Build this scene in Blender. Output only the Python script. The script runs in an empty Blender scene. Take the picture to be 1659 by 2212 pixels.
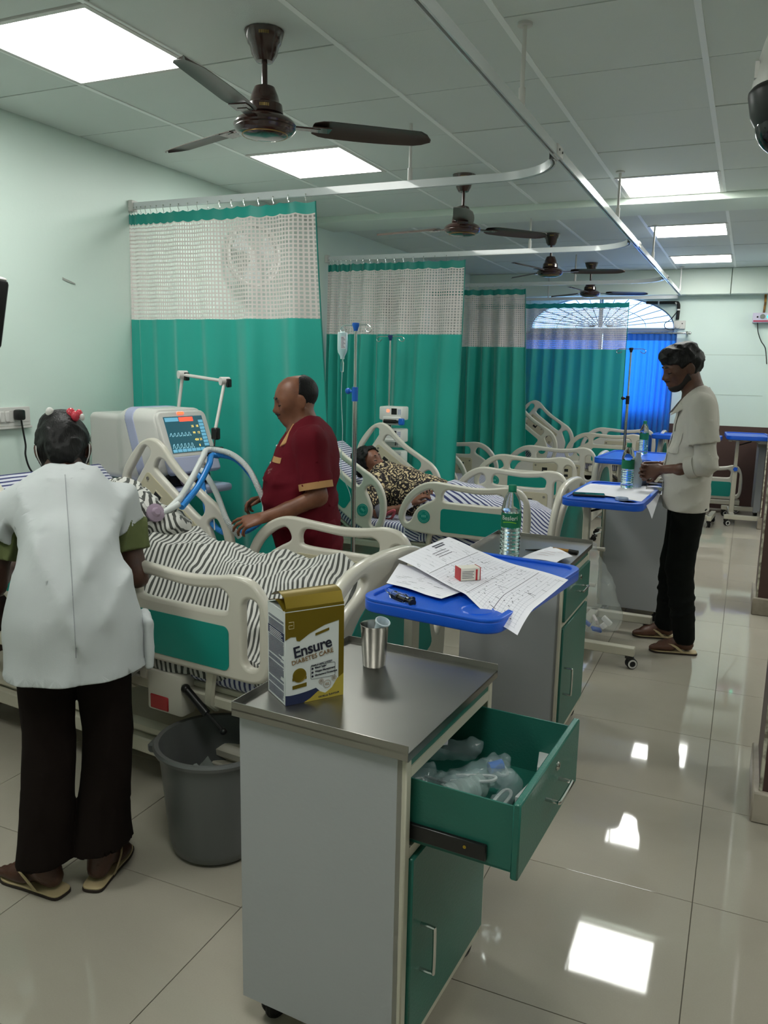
import bpy, bmesh, math, random
import numpy as np
import openvdb as vdb
from mathutils import Vector, Matrix, Euler

random.seed(7); np.random.seed(7)
SC = bpy.context.scene
COL = SC.collection
PI = math.pi
R = math.radians

# ------------------------------------------------------------------ camera
FPX = 1746.405
cd = bpy.data.cameras.new('camera')
cam = bpy.data.objects.new('camera', cd)
COL.objects.link(cam)
SC.camera = cam
cd.sensor_fit = 'HORIZONTAL'
cd.sensor_width = 36.0
cd.lens = FPX * 36.0 / 1659.0
cd.clip_start = 0.05
cd.clip_end = 200
yaw, pitch, roll = 0.416764, 0.177712, 0.0194416
_f = Vector((-math.sin(yaw) * math.cos(pitch), math.cos(yaw) * math.cos(pitch), -math.sin(pitch)))
_r = Vector((math.cos(yaw), math.sin(yaw), 0))
_u = _r.cross(_f)
_r2 = math.cos(roll) * _r + math.sin(roll) * _u
_u2 = -math.sin(roll) * _r + math.cos(roll) * _u
M = Matrix.Identity(4)
for i in range(3):
    M[i][0] = _r2[i]; M[i][1] = _u2[i]; M[i][2] = -_f[i]
M.translation = Vector((3.3036, 0.0, 1.5596))
cam.matrix_world = M

# ------------------------------------------------------------------ world, exposure
HC = 2.708                      # ceiling height
PANEL_EMIT = 9.0                # ceiling light panels
SKY = (0.50, 0.72, 1.0, 1.0)
w = bpy.data.worlds.new('overcast_sky')
SC.world = w
w.use_nodes = True
bg = w.node_tree.nodes['Background']
bg.inputs[0].default_value = SKY
bg.inputs[1].default_value = 2.6
SC.view_settings.view_transform = 'Standard'
SC.view_settings.look = 'None'
SC.view_settings.gamma = 1.0
SC.view_settings.use_curve_mapping = False
SC.view_settings.exposure = 1.1

# ------------------------------------------------------------------ helpers
def lin(h):
    h = h.lstrip('#')
    o = []
    for i in (0, 2, 4):
        c = int(h[i:i + 2], 16) / 255
        o.append(c / 12.92 if c <= 0.04045 else ((c + 0.055) / 1.055) ** 2.4)
    return (o[0], o[1], o[2], 1.0)

class NT:
    """tiny node-tree helper"""
    def __init__(self, m):
        m.use_nodes = True
        self.t = m.node_tree; self.n = self.t.nodes; self.l = self.t.links
        self.b = self.n.get('Principled BSDF')
    def add(self, typ, **kw):
        nd = self.n.new(typ)
        for k, v in kw.items():
            if k.startswith('i_'):
                nd.inputs[int(k[2:])].default_value = v
            else:
                setattr(nd, k, v)
        return nd
    def link(self, a, b): self.l.new(a, b)
    def math(self, op, a, b=None, clamp=False):
        nd = self.n.new('ShaderNodeMath'); nd.operation = op; nd.use_clamp = clamp
        for i, x in enumerate((a, b)):
            if x is None: continue
            if isinstance(x, (int, float)): nd.inputs[i].default_value = x
            else: self.l.new(x, nd.inputs[i])
        return nd.outputs[0]
    def mix(self, fac, a, b):
        nd = self.n.new('ShaderNodeMix'); nd.data_type = 'RGBA'
        for s, x in ((nd.inputs[0], fac), (nd.inputs[6], a), (nd.inputs[7], b)):
            if isinstance(x, (int, float, tuple)): s.default_value = x
            else: self.l.new(x, s)
        return nd.outputs[2]

def mat(name, col, rough=0.5, metal=0.0, var=0.06, vscale=6.0, bump=0.0, bscale=60.0, spec=0.5,
        trans=0.0, alpha=1.0, ior=1.45, sheen=0.0, coat=0.0, sss=0.0, rvar=0.0, stretch=None, col2=None):
    m = bpy.data.materials.new(name)
    k = NT(m); b = k.b
    c = lin(col) if isinstance(col, str) else col
    tc = k.add('ShaderNodeTexCoord')
    vec = tc.outputs['Object']
    if stretch:
        mp = k.add('ShaderNodeMapping'); mp.inputs['Scale'].default_value = stretch
        k.link(vec, mp.inputs[0]); vec = mp.outputs[0]
    nz = k.add('ShaderNodeTexNoise'); nz.inputs['Scale'].default_value = vscale
    nz.inputs['Detail'].default_value = 5
    k.link(vec, nz.inputs['Vector'])
    if col2 is not None:
        c2 = lin(col2)
        rp = k.add('ShaderNodeMapRange'); rp.inputs[1].default_value = 0.42; rp.inputs[2].default_value = 0.62
        k.link(nz.outputs[0], rp.inputs[0])
        o = k.mix(rp.outputs[0], c, c2)
    else:
        lo = tuple(x * (1 - var) for x in c[:3]) + (1,); hi = tuple(min(1, x * (1 + var)) for x in c[:3]) + (1,)
        o = k.mix(nz.outputs[0], lo, hi)
    k.link(o, b.inputs['Base Color'])
    b.inputs['Roughness'].default_value = rough
    if rvar:
        k.link(k.math('ADD', k.math('MULTIPLY', nz.outputs[0], rvar), rough - rvar / 2), b.inputs['Roughness'])
    b.inputs['Metallic'].default_value = metal
    b.inputs['Specular IOR Level'].default_value = spec
    b.inputs['IOR'].default_value = ior
    b.inputs['Transmission Weight'].default_value = trans
    b.inputs['Alpha'].default_value = alpha
    b.inputs['Sheen Weight'].default_value = sheen
    b.inputs['Coat Weight'].default_value = coat
    if sss:
        b.inputs['Subsurface Weight'].default_value = sss
        b.inputs['Subsurface Radius'].default_value = (0.01, 0.004, 0.002)
        b.inputs['Subsurface Scale'].default_value = 0.5
    if bump:
        n2 = k.add('ShaderNodeTexNoise'); n2.inputs['Scale'].default_value = bscale; n2.inputs['Detail'].default_value = 4
        k.link(vec, n2.inputs['Vector'])
        bp = k.add('ShaderNodeBump'); bp.inputs['Strength'].default_value = min(1.0, bump)
        bp.inputs['Distance'].default_value = 0.002 * max(1.0, bump)
        k.link(n2.outputs[0], bp.inputs['Height']); k.link(bp.outputs[0], b.inputs['Normal'])
    return m

def emat(name, col, strength):
    m = bpy.data.materials.new(name); k = NT(m)
    c = lin(col)
    k.b.inputs['Base Color'].default_value = c
    k.b.inputs['Emission Color'].default_value = c
    k.b.inputs['Emission Strength'].default_value = strength
    return m

class MB:
    """collects shapes into one mesh"""
    def __init__(self): self.v = []; self.f = []; self.uv = {}; self.mi = []
    def add(self, vs, fs, Mx=None, mi=0):
        o = len(self.v)
        if Mx is not None: vs = [Mx @ Vector(p) for p in vs]
        self.v.extend([tuple(p) for p in vs])
        self.f.extend([tuple(i + o for i in f) for f in fs])
        self.mi.extend([mi] * len(fs))
        return self
    def bm(self, bm, Mx=None, mi=0):
        bm.verts.ensure_lookup_table()
        self.add([v.co.copy() for v in bm.verts], [[v.index for v in f.verts] for f in bm.faces], Mx, mi)
        bm.free(); return self
    def box(self, x0, x1, y0, y1, z0, z1, bev=0.0, seg=1, Mx=None, mi=0):
        if bev <= 0:
            vs = [(x, y, z) for x in (x0, x1) for y in (y0, y1) for z in (z0, z1)]
            fs = [(0, 1, 3, 2), (4, 6, 7, 5), (0, 4, 5, 1), (2, 3, 7, 6), (0, 2, 6, 4), (1, 5, 7, 3)]
            return self.add(vs, fs, Mx, mi)
        bm = bmesh.new(); bmesh.ops.create_cube(bm, size=1)
        for v in bm.verts:
            v.co = Vector(((x0 + x1) / 2 + v.co.x * (x1 - x0), (y0 + y1) / 2 + v.co.y * (y1 - y0), (z0 + z1) / 2 + v.co.z * (z1 - z0)))
        bmesh.ops.bevel(bm, geom=list(bm.edges), offset=bev, segments=seg, affect='EDGES', profile=0.5)
        bm.verts.index_update()
        return self.bm(bm, Mx, mi)
    def cyl(self, a, b, r0, r1=None, n=16, Mx=None, mi=0, caps=True):
        if r1 is None: r1 = r0
        return self.tube([a, b], [r0, r1], n, Mx=Mx, mi=mi, caps=caps)
    def tube(self, path, rad, n=10, closed=False, Mx=None, mi=0, caps=True):
        P = [Vector(p) for p in path]; k = len(P)
        if not hasattr(rad, '__len__'): rad = [rad] * k
        T = []
        for i in range(k):
            if closed: d = P[(i + 1) % k] - P[i - 1]
            else: d = P[min(i + 1, k - 1)] - P[max(i - 1, 0)]
            T.append(d.normalized() if d.length > 1e-9 else Vector((0, 0, 1)))
        up = Vector((0, 0, 1)) if abs(T[0].z) < 0.9 else Vector((1, 0, 0))
        nrm = (up - T[0] * up.dot(T[0])).normalized()
        vs = []
        for i in range(k):
            if i:
                nrm = nrm - T[i] * nrm.dot(T[i])
                nrm = nrm.normalized() if nrm.length > 1e-6 else Vector((1, 0, 0))
            bi = T[i].cross(nrm)
            for j in range(n):
                a = 2 * PI * j / n
                vs.append(P[i] + (nrm * math.cos(a) + bi * math.sin(a)) * rad[i])
        fs = []
        for i in range(k if closed else k - 1):
            for j in range(n):
                i2 = (i + 1) % k
                fs.append((i * n + j, i * n + (j + 1) % n, i2 * n + (j + 1) % n, i2 * n + j))
        if not closed and caps:
            fs.append(tuple(range(n - 1, -1, -1))); fs.append(tuple((k - 1) * n + j for j in range(n)))
        return self.add(vs, fs, Mx, mi)
    def lathe(self, prof, n=24, Mx=None, mi=0):
        vs = []; fs = []
        for r, z in prof:
            for j in range(n):
                a = 2 * PI * j / n
                vs.append((r * math.cos(a), r * math.sin(a), z))
        for i in range(len(prof) - 1):
            for j in range(n):
                fs.append((i * n + j, i * n + (j + 1) % n, (i + 1) * n + (j + 1) % n, (i + 1) * n + j))
        if prof[0][0] > 1e-5: fs.append(tuple(range(n - 1, -1, -1)))
        if prof[-1][0] > 1e-5: fs.append(tuple((len(prof) - 1) * n + j for j in range(n)))
        return self.add(vs, fs, Mx, mi)
    def ball(self, c, r, sx=1, sy=1, sz=1, n=14, Mx=None, mi=0):
        prof = [(max(1e-6, math.sin(PI * i / (n // 2 + 1))), -math.cos(PI * i / (n // 2 + 1))) for i in range(n // 2 + 2)]
        T = Matrix.Translation(Vector(c)) @ Matrix.Diagonal((r * sx, r * sy, r * sz, 1))
        if Mx is not None: T = Mx @ T
        return self.lathe(prof, n, T, mi)
    def prism(self, poly, z0, z1, Mx=None, mi=0):
        n = len(poly)
        vs = [(x, y, z0) for x, y in poly] + [(x, y, z1) for x, y in poly]
        fs = [tuple(range(n - 1, -1, -1)), tuple(range(n, 2 * n))] + [(i, (i + 1) % n, n + (i + 1) % n, n + i) for i in range(n)]
        return self.add(vs, fs, Mx, mi)
    def grid(self, fn, nu, nv, Mx=None, mi=0, uvfn=None):
        o = len(self.v)
        vs = [fn(i / nu, j / nv) for j in range(nv + 1) for i in range(nu + 1)]
        fs = [(j * (nu + 1) + i, j * (nu + 1) + i + 1, (j + 1) * (nu + 1) + i + 1, (j + 1) * (nu + 1) + i) for j in range(nv) for i in range(nu)]
        self.add(vs, fs, Mx, mi)
        for j in range(nv + 1):
            for i in range(nu + 1):
                u, v = i / nu, j / nv
                self.uv[o + j * (nu + 1) + i] = uvfn(u, v) if uvfn else (u, v)
        return self
    def mesh(self, name, mats, smooth=40):
        me = bpy.data.meshes.new(name)
        me.from_pydata([tuple(p) for p in self.v], [], self.f)
        for m in (mats if isinstance(mats, (list, tuple)) else [mats]): me.materials.append(m)
        if any(self.mi): me.polygons.foreach_set('material_index', self.mi)
        if self.uv:
            ul = me.uv_layers.new(name='UVMap')
            li = np.zeros(len(me.loops), dtype=np.int32); me.loops.foreach_get('vertex_index', li)
            arr = np.zeros((len(me.vertices), 2), dtype=np.float32)
            for k, q in self.uv.items(): arr[k] = q
            ul.data.foreach_set('uv', arr[li].ravel())
        me.update()
        if smooth:
            me.shade_smooth()
            me.set_sharp_from_angle(angle=R(smooth))
        return me

def obj(name, mb, m=None, parent=None, loc=None, rot=None, smooth=40):
    me = mb if isinstance(mb, bpy.types.Mesh) else mb.mesh(name, m, smooth)
    o = bpy.data.objects.new(name, me); COL.objects.link(o)
    if parent is not None: o.parent = parent
    if loc is not None: o.location = loc
    if rot is not None: o.rotation_euler = rot
    return o
def tag(o, label=None, cat=None, group=None, kind=None):
    if label: o['label'] = label
    if cat: o['category'] = cat
    if group: o['group'] = group
    if kind: o['kind'] = kind
    return o
def thing(name, label, cat, loc=(0, 0, 0), rz=0.0, group=None):
    o = bpy.data.objects.new(name, None); COL.objects.link(o)
    o.empty_display_size = 0.05
    o.location = loc; o.rotation_euler = (0, 0, rz)
    return tag(o, label, cat, group)
def copy_tree(o, parent=None):
    c = o.copy(); COL.objects.link(c)
    if parent is not None: c.parent = parent
    for ch in o.children: copy_tree(ch, c)
    return c
def struct(name, mb, m=None, parent=None, smooth=40):
    o = obj(name, mb, m, parent, smooth=smooth)
    if parent is None: o['kind'] = 'structure'
    return o

def spline(pts, n=8, closed=False):
    """Catmull-Rom through points of any dimension"""
    P = [np.array(p, float) for p in pts]; k = len(P); out = []
    rng = range(k) if closed else range(k - 1)
    for i in rng:
        if closed: a, b, c, d = P[i - 1], P[i], P[(i + 1) % k], P[(i + 2) % k]
        else:
            b, c = P[i], P[i + 1]
            a = P[i - 1] if i else 2 * b - c
            d = P[i + 2] if i + 2 < k else 2 * c - b
        for j in range(n):
            t = j / n
            out.append(0.5 * ((2 * b) + (-a + c) * t + (2 * a - 5 * b + 4 * c - d) * t * t + (-a + 3 * b - 3 * c + d) * t ** 3))
    if not closed: out.append(P[-1])
    return [tuple(float(x) for x in q) for q in out]
def rrect(x0, x1, y0, y1, r, n=5):
    o = []
    for cx, cy, a0 in ((x1 - r, y0 + r, -90), (x1 - r, y1 - r, 0), (x0 + r, y1 - r, 90), (x0 + r, y0 + r, 180)):
        for i in range(n + 1):
            a = R(a0 + 90 * i / n); o.append((cx + r * math.cos(a), cy + r * math.sin(a)))
    return o
def plate(outlines, depth, bev=0.0, res=2):
    """flat plate with holes from closed 2-D outlines (x,y), centred on z=0, rounded rims; returns an MB"""
    cu = bpy.data.curves.new('tmp', 'CURVE'); cu.dimensions = '2D'; cu.fill_mode = 'BOTH'
    cu.extrude = max(1e-5, depth / 2 - bev); cu.bevel_depth = bev; cu.bevel_resolution = res
    if bev: cu.offset = -bev
    for ol in outlines:
        s = cu.splines.new('POLY'); s.points.add(len(ol) - 1); s.use_cyclic_u = True
        for p, q in zip(s.points, ol): p.co = (q[0], q[1], 0, 1)
    o = bpy.data.objects.new('tmp', cu)
    me = bpy.data.meshes.new_from_object(o)
    mb = MB(); mb.add([v.co.copy() for v in me.vertices], [tuple(p.vertices) for p in me.polygons])
    bpy.data.objects.remove(o); bpy.data.curves.remove(cu); bpy.data.meshes.remove(me)
    return mb
def text_mesh(s, size, depth=0.0002, align='CENTER', bold=0.0, shear=0.0, spacing=1.0, res=3):
    cu = bpy.data.curves.new('tmp', 'FONT'); cu.body = s; cu.size = size; cu.extrude = depth; cu.align_x = align; cu.align_y = 'CENTER'
    cu.offset = bold; cu.shear = shear; cu.space_character = spacing; cu.resolution_u = res
    o = bpy.data.objects.new('tmp', cu)
    me = bpy.data.meshes.new_from_object(o)
    mb = MB(); mb.add([v.co.copy() for v in me.vertices], [tuple(p.vertices) for p in me.polygons])
    bpy.data.objects.remove(o); bpy.data.curves.remove(cu); bpy.data.meshes.remove(me)
    return mb
def addmb(dst, src, Mx=None, mi=0):
    dst.add(src.v, src.f, Mx, mi); return dst
def frame(o, x, y):
    """matrix with origin o, local x and y directions (orthonormalised), z = x cross y"""
    x = Vector(x).normalized(); y = Vector(y); y = (y - x * y.dot(x)).normalized(); z = x.cross(y)
    m_ = Matrix.Identity(4)
    for i in range(3): m_[i][0] = x[i]; m_[i][1] = y[i]; m_[i][2] = z[i]
    m_.translation = Vector(o); return m_

# ------------------------------------------------------------------ signed-distance modelling (bodies, cloth over bodies)
def _nz(X, Y, Z, sc, seed=0):
    s = seed * 1.7
    return (np.sin(X * sc * 1.0 + 1.3 * np.sin(Y * sc * 0.8 + s) + s) + np.sin(Y * sc * 1.13 + 1.1 * np.sin(Z * sc * 0.9 + 2 * s) + 2.1 + s)
            + np.sin(Z * sc * 1.21 + 1.2 * np.sin(X * sc * 1.07 + s) + 4.2)) / 3
class SDF:
    def __init__(self, lo, hi, h):
        self.h = h; self.lo = np.array(lo, float); self.n = np.ceil((np.array(hi) - self.lo) / h).astype(int) + 1
        self.d = np.full(self.n, 0.2, dtype=np.float32)
    def _win(self, lo, hi, pad):
        a = np.maximum(0, np.floor((np.array(lo) - pad - self.lo) / self.h).astype(int))
        b = np.minimum(self.n, np.ceil((np.array(hi) + pad - self.lo) / self.h).astype(int) + 1)
        if (b <= a).any(): return None
        sl = tuple(slice(int(i), int(j)) for i, j in zip(a, b))
        ax = [(np.arange(a[i], b[i]) * self.h + self.lo[i]).astype(np.float32) for i in range(3)]
        return sl, ax[0][:, None, None], ax[1][None, :, None], ax[2][None, None, :]
    def _comb(self, sl, v, k, op):
        D = self.d[sl]
        v = np.broadcast_to(v, D.shape).astype(np.float32)
        if op == 'add':
            if k > 0:
                hh = np.maximum(k - np.abs(D - v), 0) / k
                self.d[sl] = np.minimum(D, v) - hh * hh * k * 0.25
            else: self.d[sl] = np.minimum(D, v)
        elif op == 'sub':
            v = -v
            if k > 0:
                hh = np.maximum(k - np.abs(D - v), 0) / k
                self.d[sl] = np.maximum(D, v) + hh * hh * k * 0.25
            else: self.d[sl] = np.maximum(D, v)
    def cone(self, a, b, ra, rb, k=0.02, op='add', flat=None, fs=1.0):
        """tapered capsule; flat = direction squashed by fs (<1 thinner)"""
        a = np.array(a, float); b = np.array(b, float); rm = max(ra, rb)
        w_ = self._win(np.minimum(a, b) - rm, np.maximum(a, b) + rm, k + 3 * self.h)
        if w_ is None: return self
        sl, X, Y, Z = w_
        ab = b - a; L2 = max(1e-12, ab @ ab)
        px, py, pz = X - a[0], Y - a[1], Z - a[2]
        t = np.clip((px * ab[0] + py * ab[1] + pz * ab[2]) / L2, 0, 1)
        qx, qy, qz = px - t * ab[0], py - t * ab[1], pz - t * ab[2]
        if flat is not None:
            n_ = np.array(flat, float); n_ /= np.linalg.norm(n_)
            q = qx * n_[0] + qy * n_[1] + qz * n_[2]
            g = (1 / fs - 1) * q
            r_ = np.sqrt((qx + n_[0] * g) ** 2 + (qy + n_[1] * g) ** 2 + (qz + n_[2] * g) ** 2)
            grad = np.sqrt(1 + (1 / fs ** 2 - 1) * (q * q / np.maximum(qx * qx + qy * qy + qz * qz, 1e-9)))
            v = (r_ - (ra + (rb - ra) * t)) / grad
        else:
            v = np.sqrt(qx * qx + qy * qy + qz * qz) - (ra + (rb - ra) * t)
        self._comb(sl, v, k, op); return self
    def chain(self, pts, rs, k=0.02, **kw):
        for i in range(len(pts) - 1): self.cone(pts[i], pts[i + 1], rs[i], rs[i + 1], k, **kw)
        return self
    def ell(self, c, r, k=0.02, op='add', B=None):
        """ellipsoid, radii r along the rows of B"""
        c = np.array(c, float); r = np.array(r, float); rm = r.max()
        w_ = self._win(c - rm, c + rm, k + 3 * self.h)
        if w_ is None: return self
        sl, X, Y, Z = w_
        px, py, pz = X - c[0], Y - c[1], Z - c[2]
        if B is None: q = (px, py, pz)
        else: q = [px * B[i][0] + py * B[i][1] + pz * B[i][2] for i in range(3)]
        k0 = np.sqrt((q[0] / r[0]) ** 2 + (q[1] / r[1]) ** 2 + (q[2] / r[2]) ** 2)
        k1 = np.sqrt((q[0] / r[0] ** 2) ** 2 + (q[1] / r[1] ** 2) ** 2 + (q[2] / r[2] ** 2) ** 2)
        v = k0 * (k0 - 1) / np.maximum(k1, 1e-6)
        self._comb(sl, v, k, op); return self
    def rbox(self, c, hs, rad, k=0.01, op='add', B=None):
        c = np.array(c, float); hs = np.array(hs, float); rm = np.linalg.norm(hs)
        w_ = self._win(c - rm, c + rm, k + 3 * self.h)
        if w_ is None: return self
        sl, X, Y, Z = w_
        px, py, pz = X - c[0], Y - c[1], Z - c[2]
        if B is None: q = (px, py, pz)
        else: q = [px * B[i][0] + py * B[i][1] + pz * B[i][2] for i in range(3)]
        e = [np.abs(q[i]) - hs[i] + rad for i in range(3)]
        v = np.sqrt(sum(np.maximum(x, 0) ** 2 for x in e)) + np.minimum(np.maximum(np.maximum(e[0], e[1]), e[2]), 0) - rad
        self._comb(sl, v, k, op); return self
    def full(self):
        ax = [(np.arange(self.n[i]) * self.h + self.lo[i]).astype(np.float32) for i in range(3)]
        return ax[0][:, None, None], ax[1][None, :, None], ax[2][None, None, :]
    def cut(self, p, n_, k=0.0):
        """keep the side opposite to n"""
        X, Y, Z = self.full(); n_ = np.array(n_, float); n_ /= np.linalg.norm(n_)
        v = (X - p[0]) * n_[0] + (Y - p[1]) * n_[1] + (Z - p[2]) * n_[2]
        self.d = np.maximum(self.d, v).astype(np.float32); return self
    def disp(self, fn):
        X, Y, Z = self.full(); self.d = (self.d + fn(X, Y, Z)).astype(np.float32); return self
    def wrinkle(self, amp, sc, seed=0, lo=None, hi=None):
        X, Y, Z = self.full()
        q = _nz(X, Y, Z, sc, seed)
        q = 1 - np.abs(q) * 2.2
        self.d = (self.d - amp * q).astype(np.float32); return self
    def folds(self, amp, wl, along=(0, 0, 1), stretch=4.0, seed=0, mask=None, vs=None):
        """cloth folds: ridges of wavelength wl, drawn out along a direction"""
        X, Y, Z = self.full(); n_ = np.array(along, float); n_ /= np.linalg.norm(n_)
        rs = np.random.RandomState(int(seed * 7) + 1)
        for i in range(3):                       # three fold families, each present only in patches
            v = rs.normal(size=3); v -= n_ * (v @ n_); v /= np.linalg.norm(v); v = v + n_ * rs.uniform(-0.5, 0.5) / stretch * 2
            if vs is not None: v = np.array(vs[i % len(vs)], float); v /= np.linalg.norm(v)
            k = 2 * np.pi / (wl * rs.uniform(0.8, 1.3))
            ph = (X * v[0] + Y * v[1] + Z * v[2]) * k + 1.1 * _nz(X, Y, Z, 7, seed + i)
            f = 0.5 + 0.5 * np.sin(ph); f = f * f * f
            w = np.clip(1.6 * _nz(X, Y, Z, 8.0, seed + 5 * i + 2) + 0.4, 0, 1)
            a = 1.5 * amp if mask is None else amp * mask
            self.d = (self.d - a * f * w).astype(np.float32)
        return self
    def mesh(self, name, m, adapt=0.0, smooth=0):
        g = vdb.FloatGrid(1.0); d = self.d.copy()
        b = 6 * self.h
        d = np.clip(d, -b, b)
        d[0], d[-1] = b, b; d[:, 0], d[:, -1] = b, b; d[:, :, 0], d[:, :, -1] = b, b
        g.copyFromArray(d.astype(np.float32), tolerance=0.0)
        P, T, Q = g.convertToPolygons(isovalue=0.0, adaptivity=adapt)
        P = np.asarray(P) * self.h + self.lo
        me = bpy.data.meshes.new(name)
        fs = [tuple(int(i) for i in q[::-1]) for q in Q] + [tuple(int(i) for i in t[::-1]) for t in T]
        me.from_pydata(P.tolist(), [], fs)
        me.materials.append(m); me.update(); me.shade_smooth()
        return me

# ------------------------------------------------------------------ materials
def wall_paint(name, col, rough=0.75):
    m = mat(name, col, rough, var=0.035, vscale=1.3, bump=0.25, bscale=45)
    return m
M_wall = wall_paint('wall_paint_pale_green', '#d6e6de', 0.42)
M_wallw = wall_paint('soffit_paint', '#dbe6dc', 0.6)
M_dado = mat('dado_brown_paint', '#4f3a35', 0.45, var=0.1, vscale=3)
M_plinth = mat('plinth_stone', '#b5ab9c', 0.4, col2='#8f8678', vscale=5)
M_ctile = mat('ceiling_tile_vinyl', '#d3dad5', 0.6, var=0.03, vscale=2, bump=0.3, bscale=220)
M_cbar = mat('ceiling_grid_steel', '#eef2ef', 0.4, var=0.03)
M_dark = mat('dark_gap', '#1c1e1d', 0.9)
M_alu = mat('rail_white_aluminium', '#d3d8da', 0.25, metal=0.0, var=0.02, coat=0.5)
M_black = mat('black_plastic', '#141414', 0.35, var=0.1)
M_rubber = mat('black_rubber', '#1a1a1a', 0.7)
M_white = mat('white_plastic', '#cfcdc9', 0.35, var=0.03)
M_abs = mat('bed_abs_cream', '#c9c4b7', 0.3, var=0.03, vscale=3, coat=0.25)
M_latch = mat('latch_beige_plastic', '#b5ad92', 0.4, var=0.08, vscale=9)
M_frame = mat('cream_powder_coat', '#bfbaa9', 0.35, var=0.05, vscale=5)
M_teal = mat('teal_laminate', '#12887c', 0.35, var=0.06, vscale=3)
M_tealp = mat('teal_painted_steel', '#246558', 0.33, var=0.05, vscale=7, bump=0.3, bscale=180)
M_chrome = mat('chrome', '#c9c9c6', 0.16, metal=1.0, var=0.05)
M_steel = mat('brushed_stainless', '#9a9893', 0.33, metal=1.0, var=0.10, vscale=7, rvar=0.12, bump=0.0)
M_steel2 = mat('polished_stainless', '#aaa8a4', 0.2, metal=1.0, var=0.08, vscale=30)
M_whitep = mat('white_painted_steel', '#a6a8aa', 0.45, var=0.025, vscale=2, bump=0.2, bscale=90)
M_blue = mat('blue_abs_plastic', '#1659cf', 0.3, var=0.05, vscale=9, bump=0.3, bscale=300)
M_lav = mat('lavender_plastic', '#a9aecb', 0.35, var=0.03)
M_clear = mat('clear_plastic', '#eef4f4', 0.08, trans=1.0, ior=1.25, var=0.0)
M_screw = mat('screw_metal', '#8a867b', 0.35, metal=0.8)
M_paper = mat('paper', '#e9e8f0', 0.85, var=0.02, vscale=20)
M_ink = mat('ink', '#4c4c58', 0.8)
M_inkl = mat('faint_ink', '#a6a7b6', 0.8)
M_glow = emat('panel_diffuser', '#fafcf6', PANEL_EMIT)

def floor_mat():
    m = bpy.data.materials.new('vitrified_floor_tile'); k = NT(m)
    g = k.add('ShaderNodeNewGeometry')
    n1 = k.add('ShaderNodeTexNoise'); n1.inputs['Scale'].default_value = 1.6; n1.inputs['Detail'].default_value = 6; n1.inputs['Roughness'].default_value = 0.6
    n1.inputs['Distortion'].default_value = 1.0
    k.link(g.outputs['Position'], n1.inputs['Vector'])
    n2 = k.add('ShaderNodeTexNoise'); n2.inputs['Scale'].default_value = 240
    k.link(g.outputs['Position'], n2.inputs['Vector'])
    a = k.mix(n1.outputs[0], lin('#a39c8e'), lin('#b8b1a4'))
    b = k.mix(k.math('MULTIPLY', n2.outputs[0], 0.25), a, lin('#8c857a'))
    k.link(b, k.b.inputs['Base Color'])
    k.link(k.math('ADD', k.math('MULTIPLY', n1.outputs[0], 0.05), 0.015), k.b.inputs['Roughness'])
    k.b.inputs['Specular IOR Level'].default_value = 0.55
    bp = k.add('ShaderNodeBump'); bp.inputs['Strength'].default_value = 0.03; bp.inputs['Distance'].default_value = 0.003
    n3 = k.add('ShaderNodeTexNoise'); n3.inputs['Scale'].default_value = 5
    k.link(g.outputs['Position'], n3.inputs['Vector']); k.link(n3.outputs[0], bp.inputs['Height']); k.link(bp.outputs[0], k.b.inputs['Normal'])
    return m
M_floor = floor_mat()
M_grout = mat('grout', '#6c665c', 0.8)

# ------------------------------------------------------------------ room shell
X1, Y0, Y1 = 7.3, -1.5, 10.15
T = 0.6096
fl = struct('floor', MB().box(-0.15, X1 + 0.15, Y0 - 0.15, Y1 + 0.15, -0.1, -0.0035), M_grout)
def edges(a, b, start, step):
    k0 = math.ceil((a - start) / step - 1e-6); o = [a]
    x = start + k0 * step
    while x < b - 1e-4:
        if x > a + 1e-4: o.append(x)
        x += step
    o.append(b); return o
cache = {}
def slab(name, parent, x0, x1, y0, y1, z0, z1, m, gx=0.0012, gy=0.0012, bev=0.0, tilt=0.0):
    key = (name, round(x1 - x0, 3), round(y1 - y0, 3))
    if key not in cache:
        hx, hy = (x1 - x0) / 2 - gx, (y1 - y0) / 2 - gy
        cache[key] = MB().box(-hx, hx, -hy, hy, z0, z1, bev).mesh(name, m, 30)
    o = bpy.data.objects.new(name, cache[key]); COL.objects.link(o); o.parent = parent
    o.location = ((x0 + x1) / 2, (y0 + y1) / 2, random.uniform(0, tilt))
    return o
ex = edges(0, X1, 2.0864, 0.6); ey = edges(Y0, Y1, 1.7746, 0.6)
for i in range(len(ex) - 1):
    for j in range(len(ey) - 1):
        slab('floor_tile', fl, ex[i], ex[i + 1], ey[j], ey[j + 1], -0.0035, 0.0, M_floor, bev=0.0006)

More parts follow.
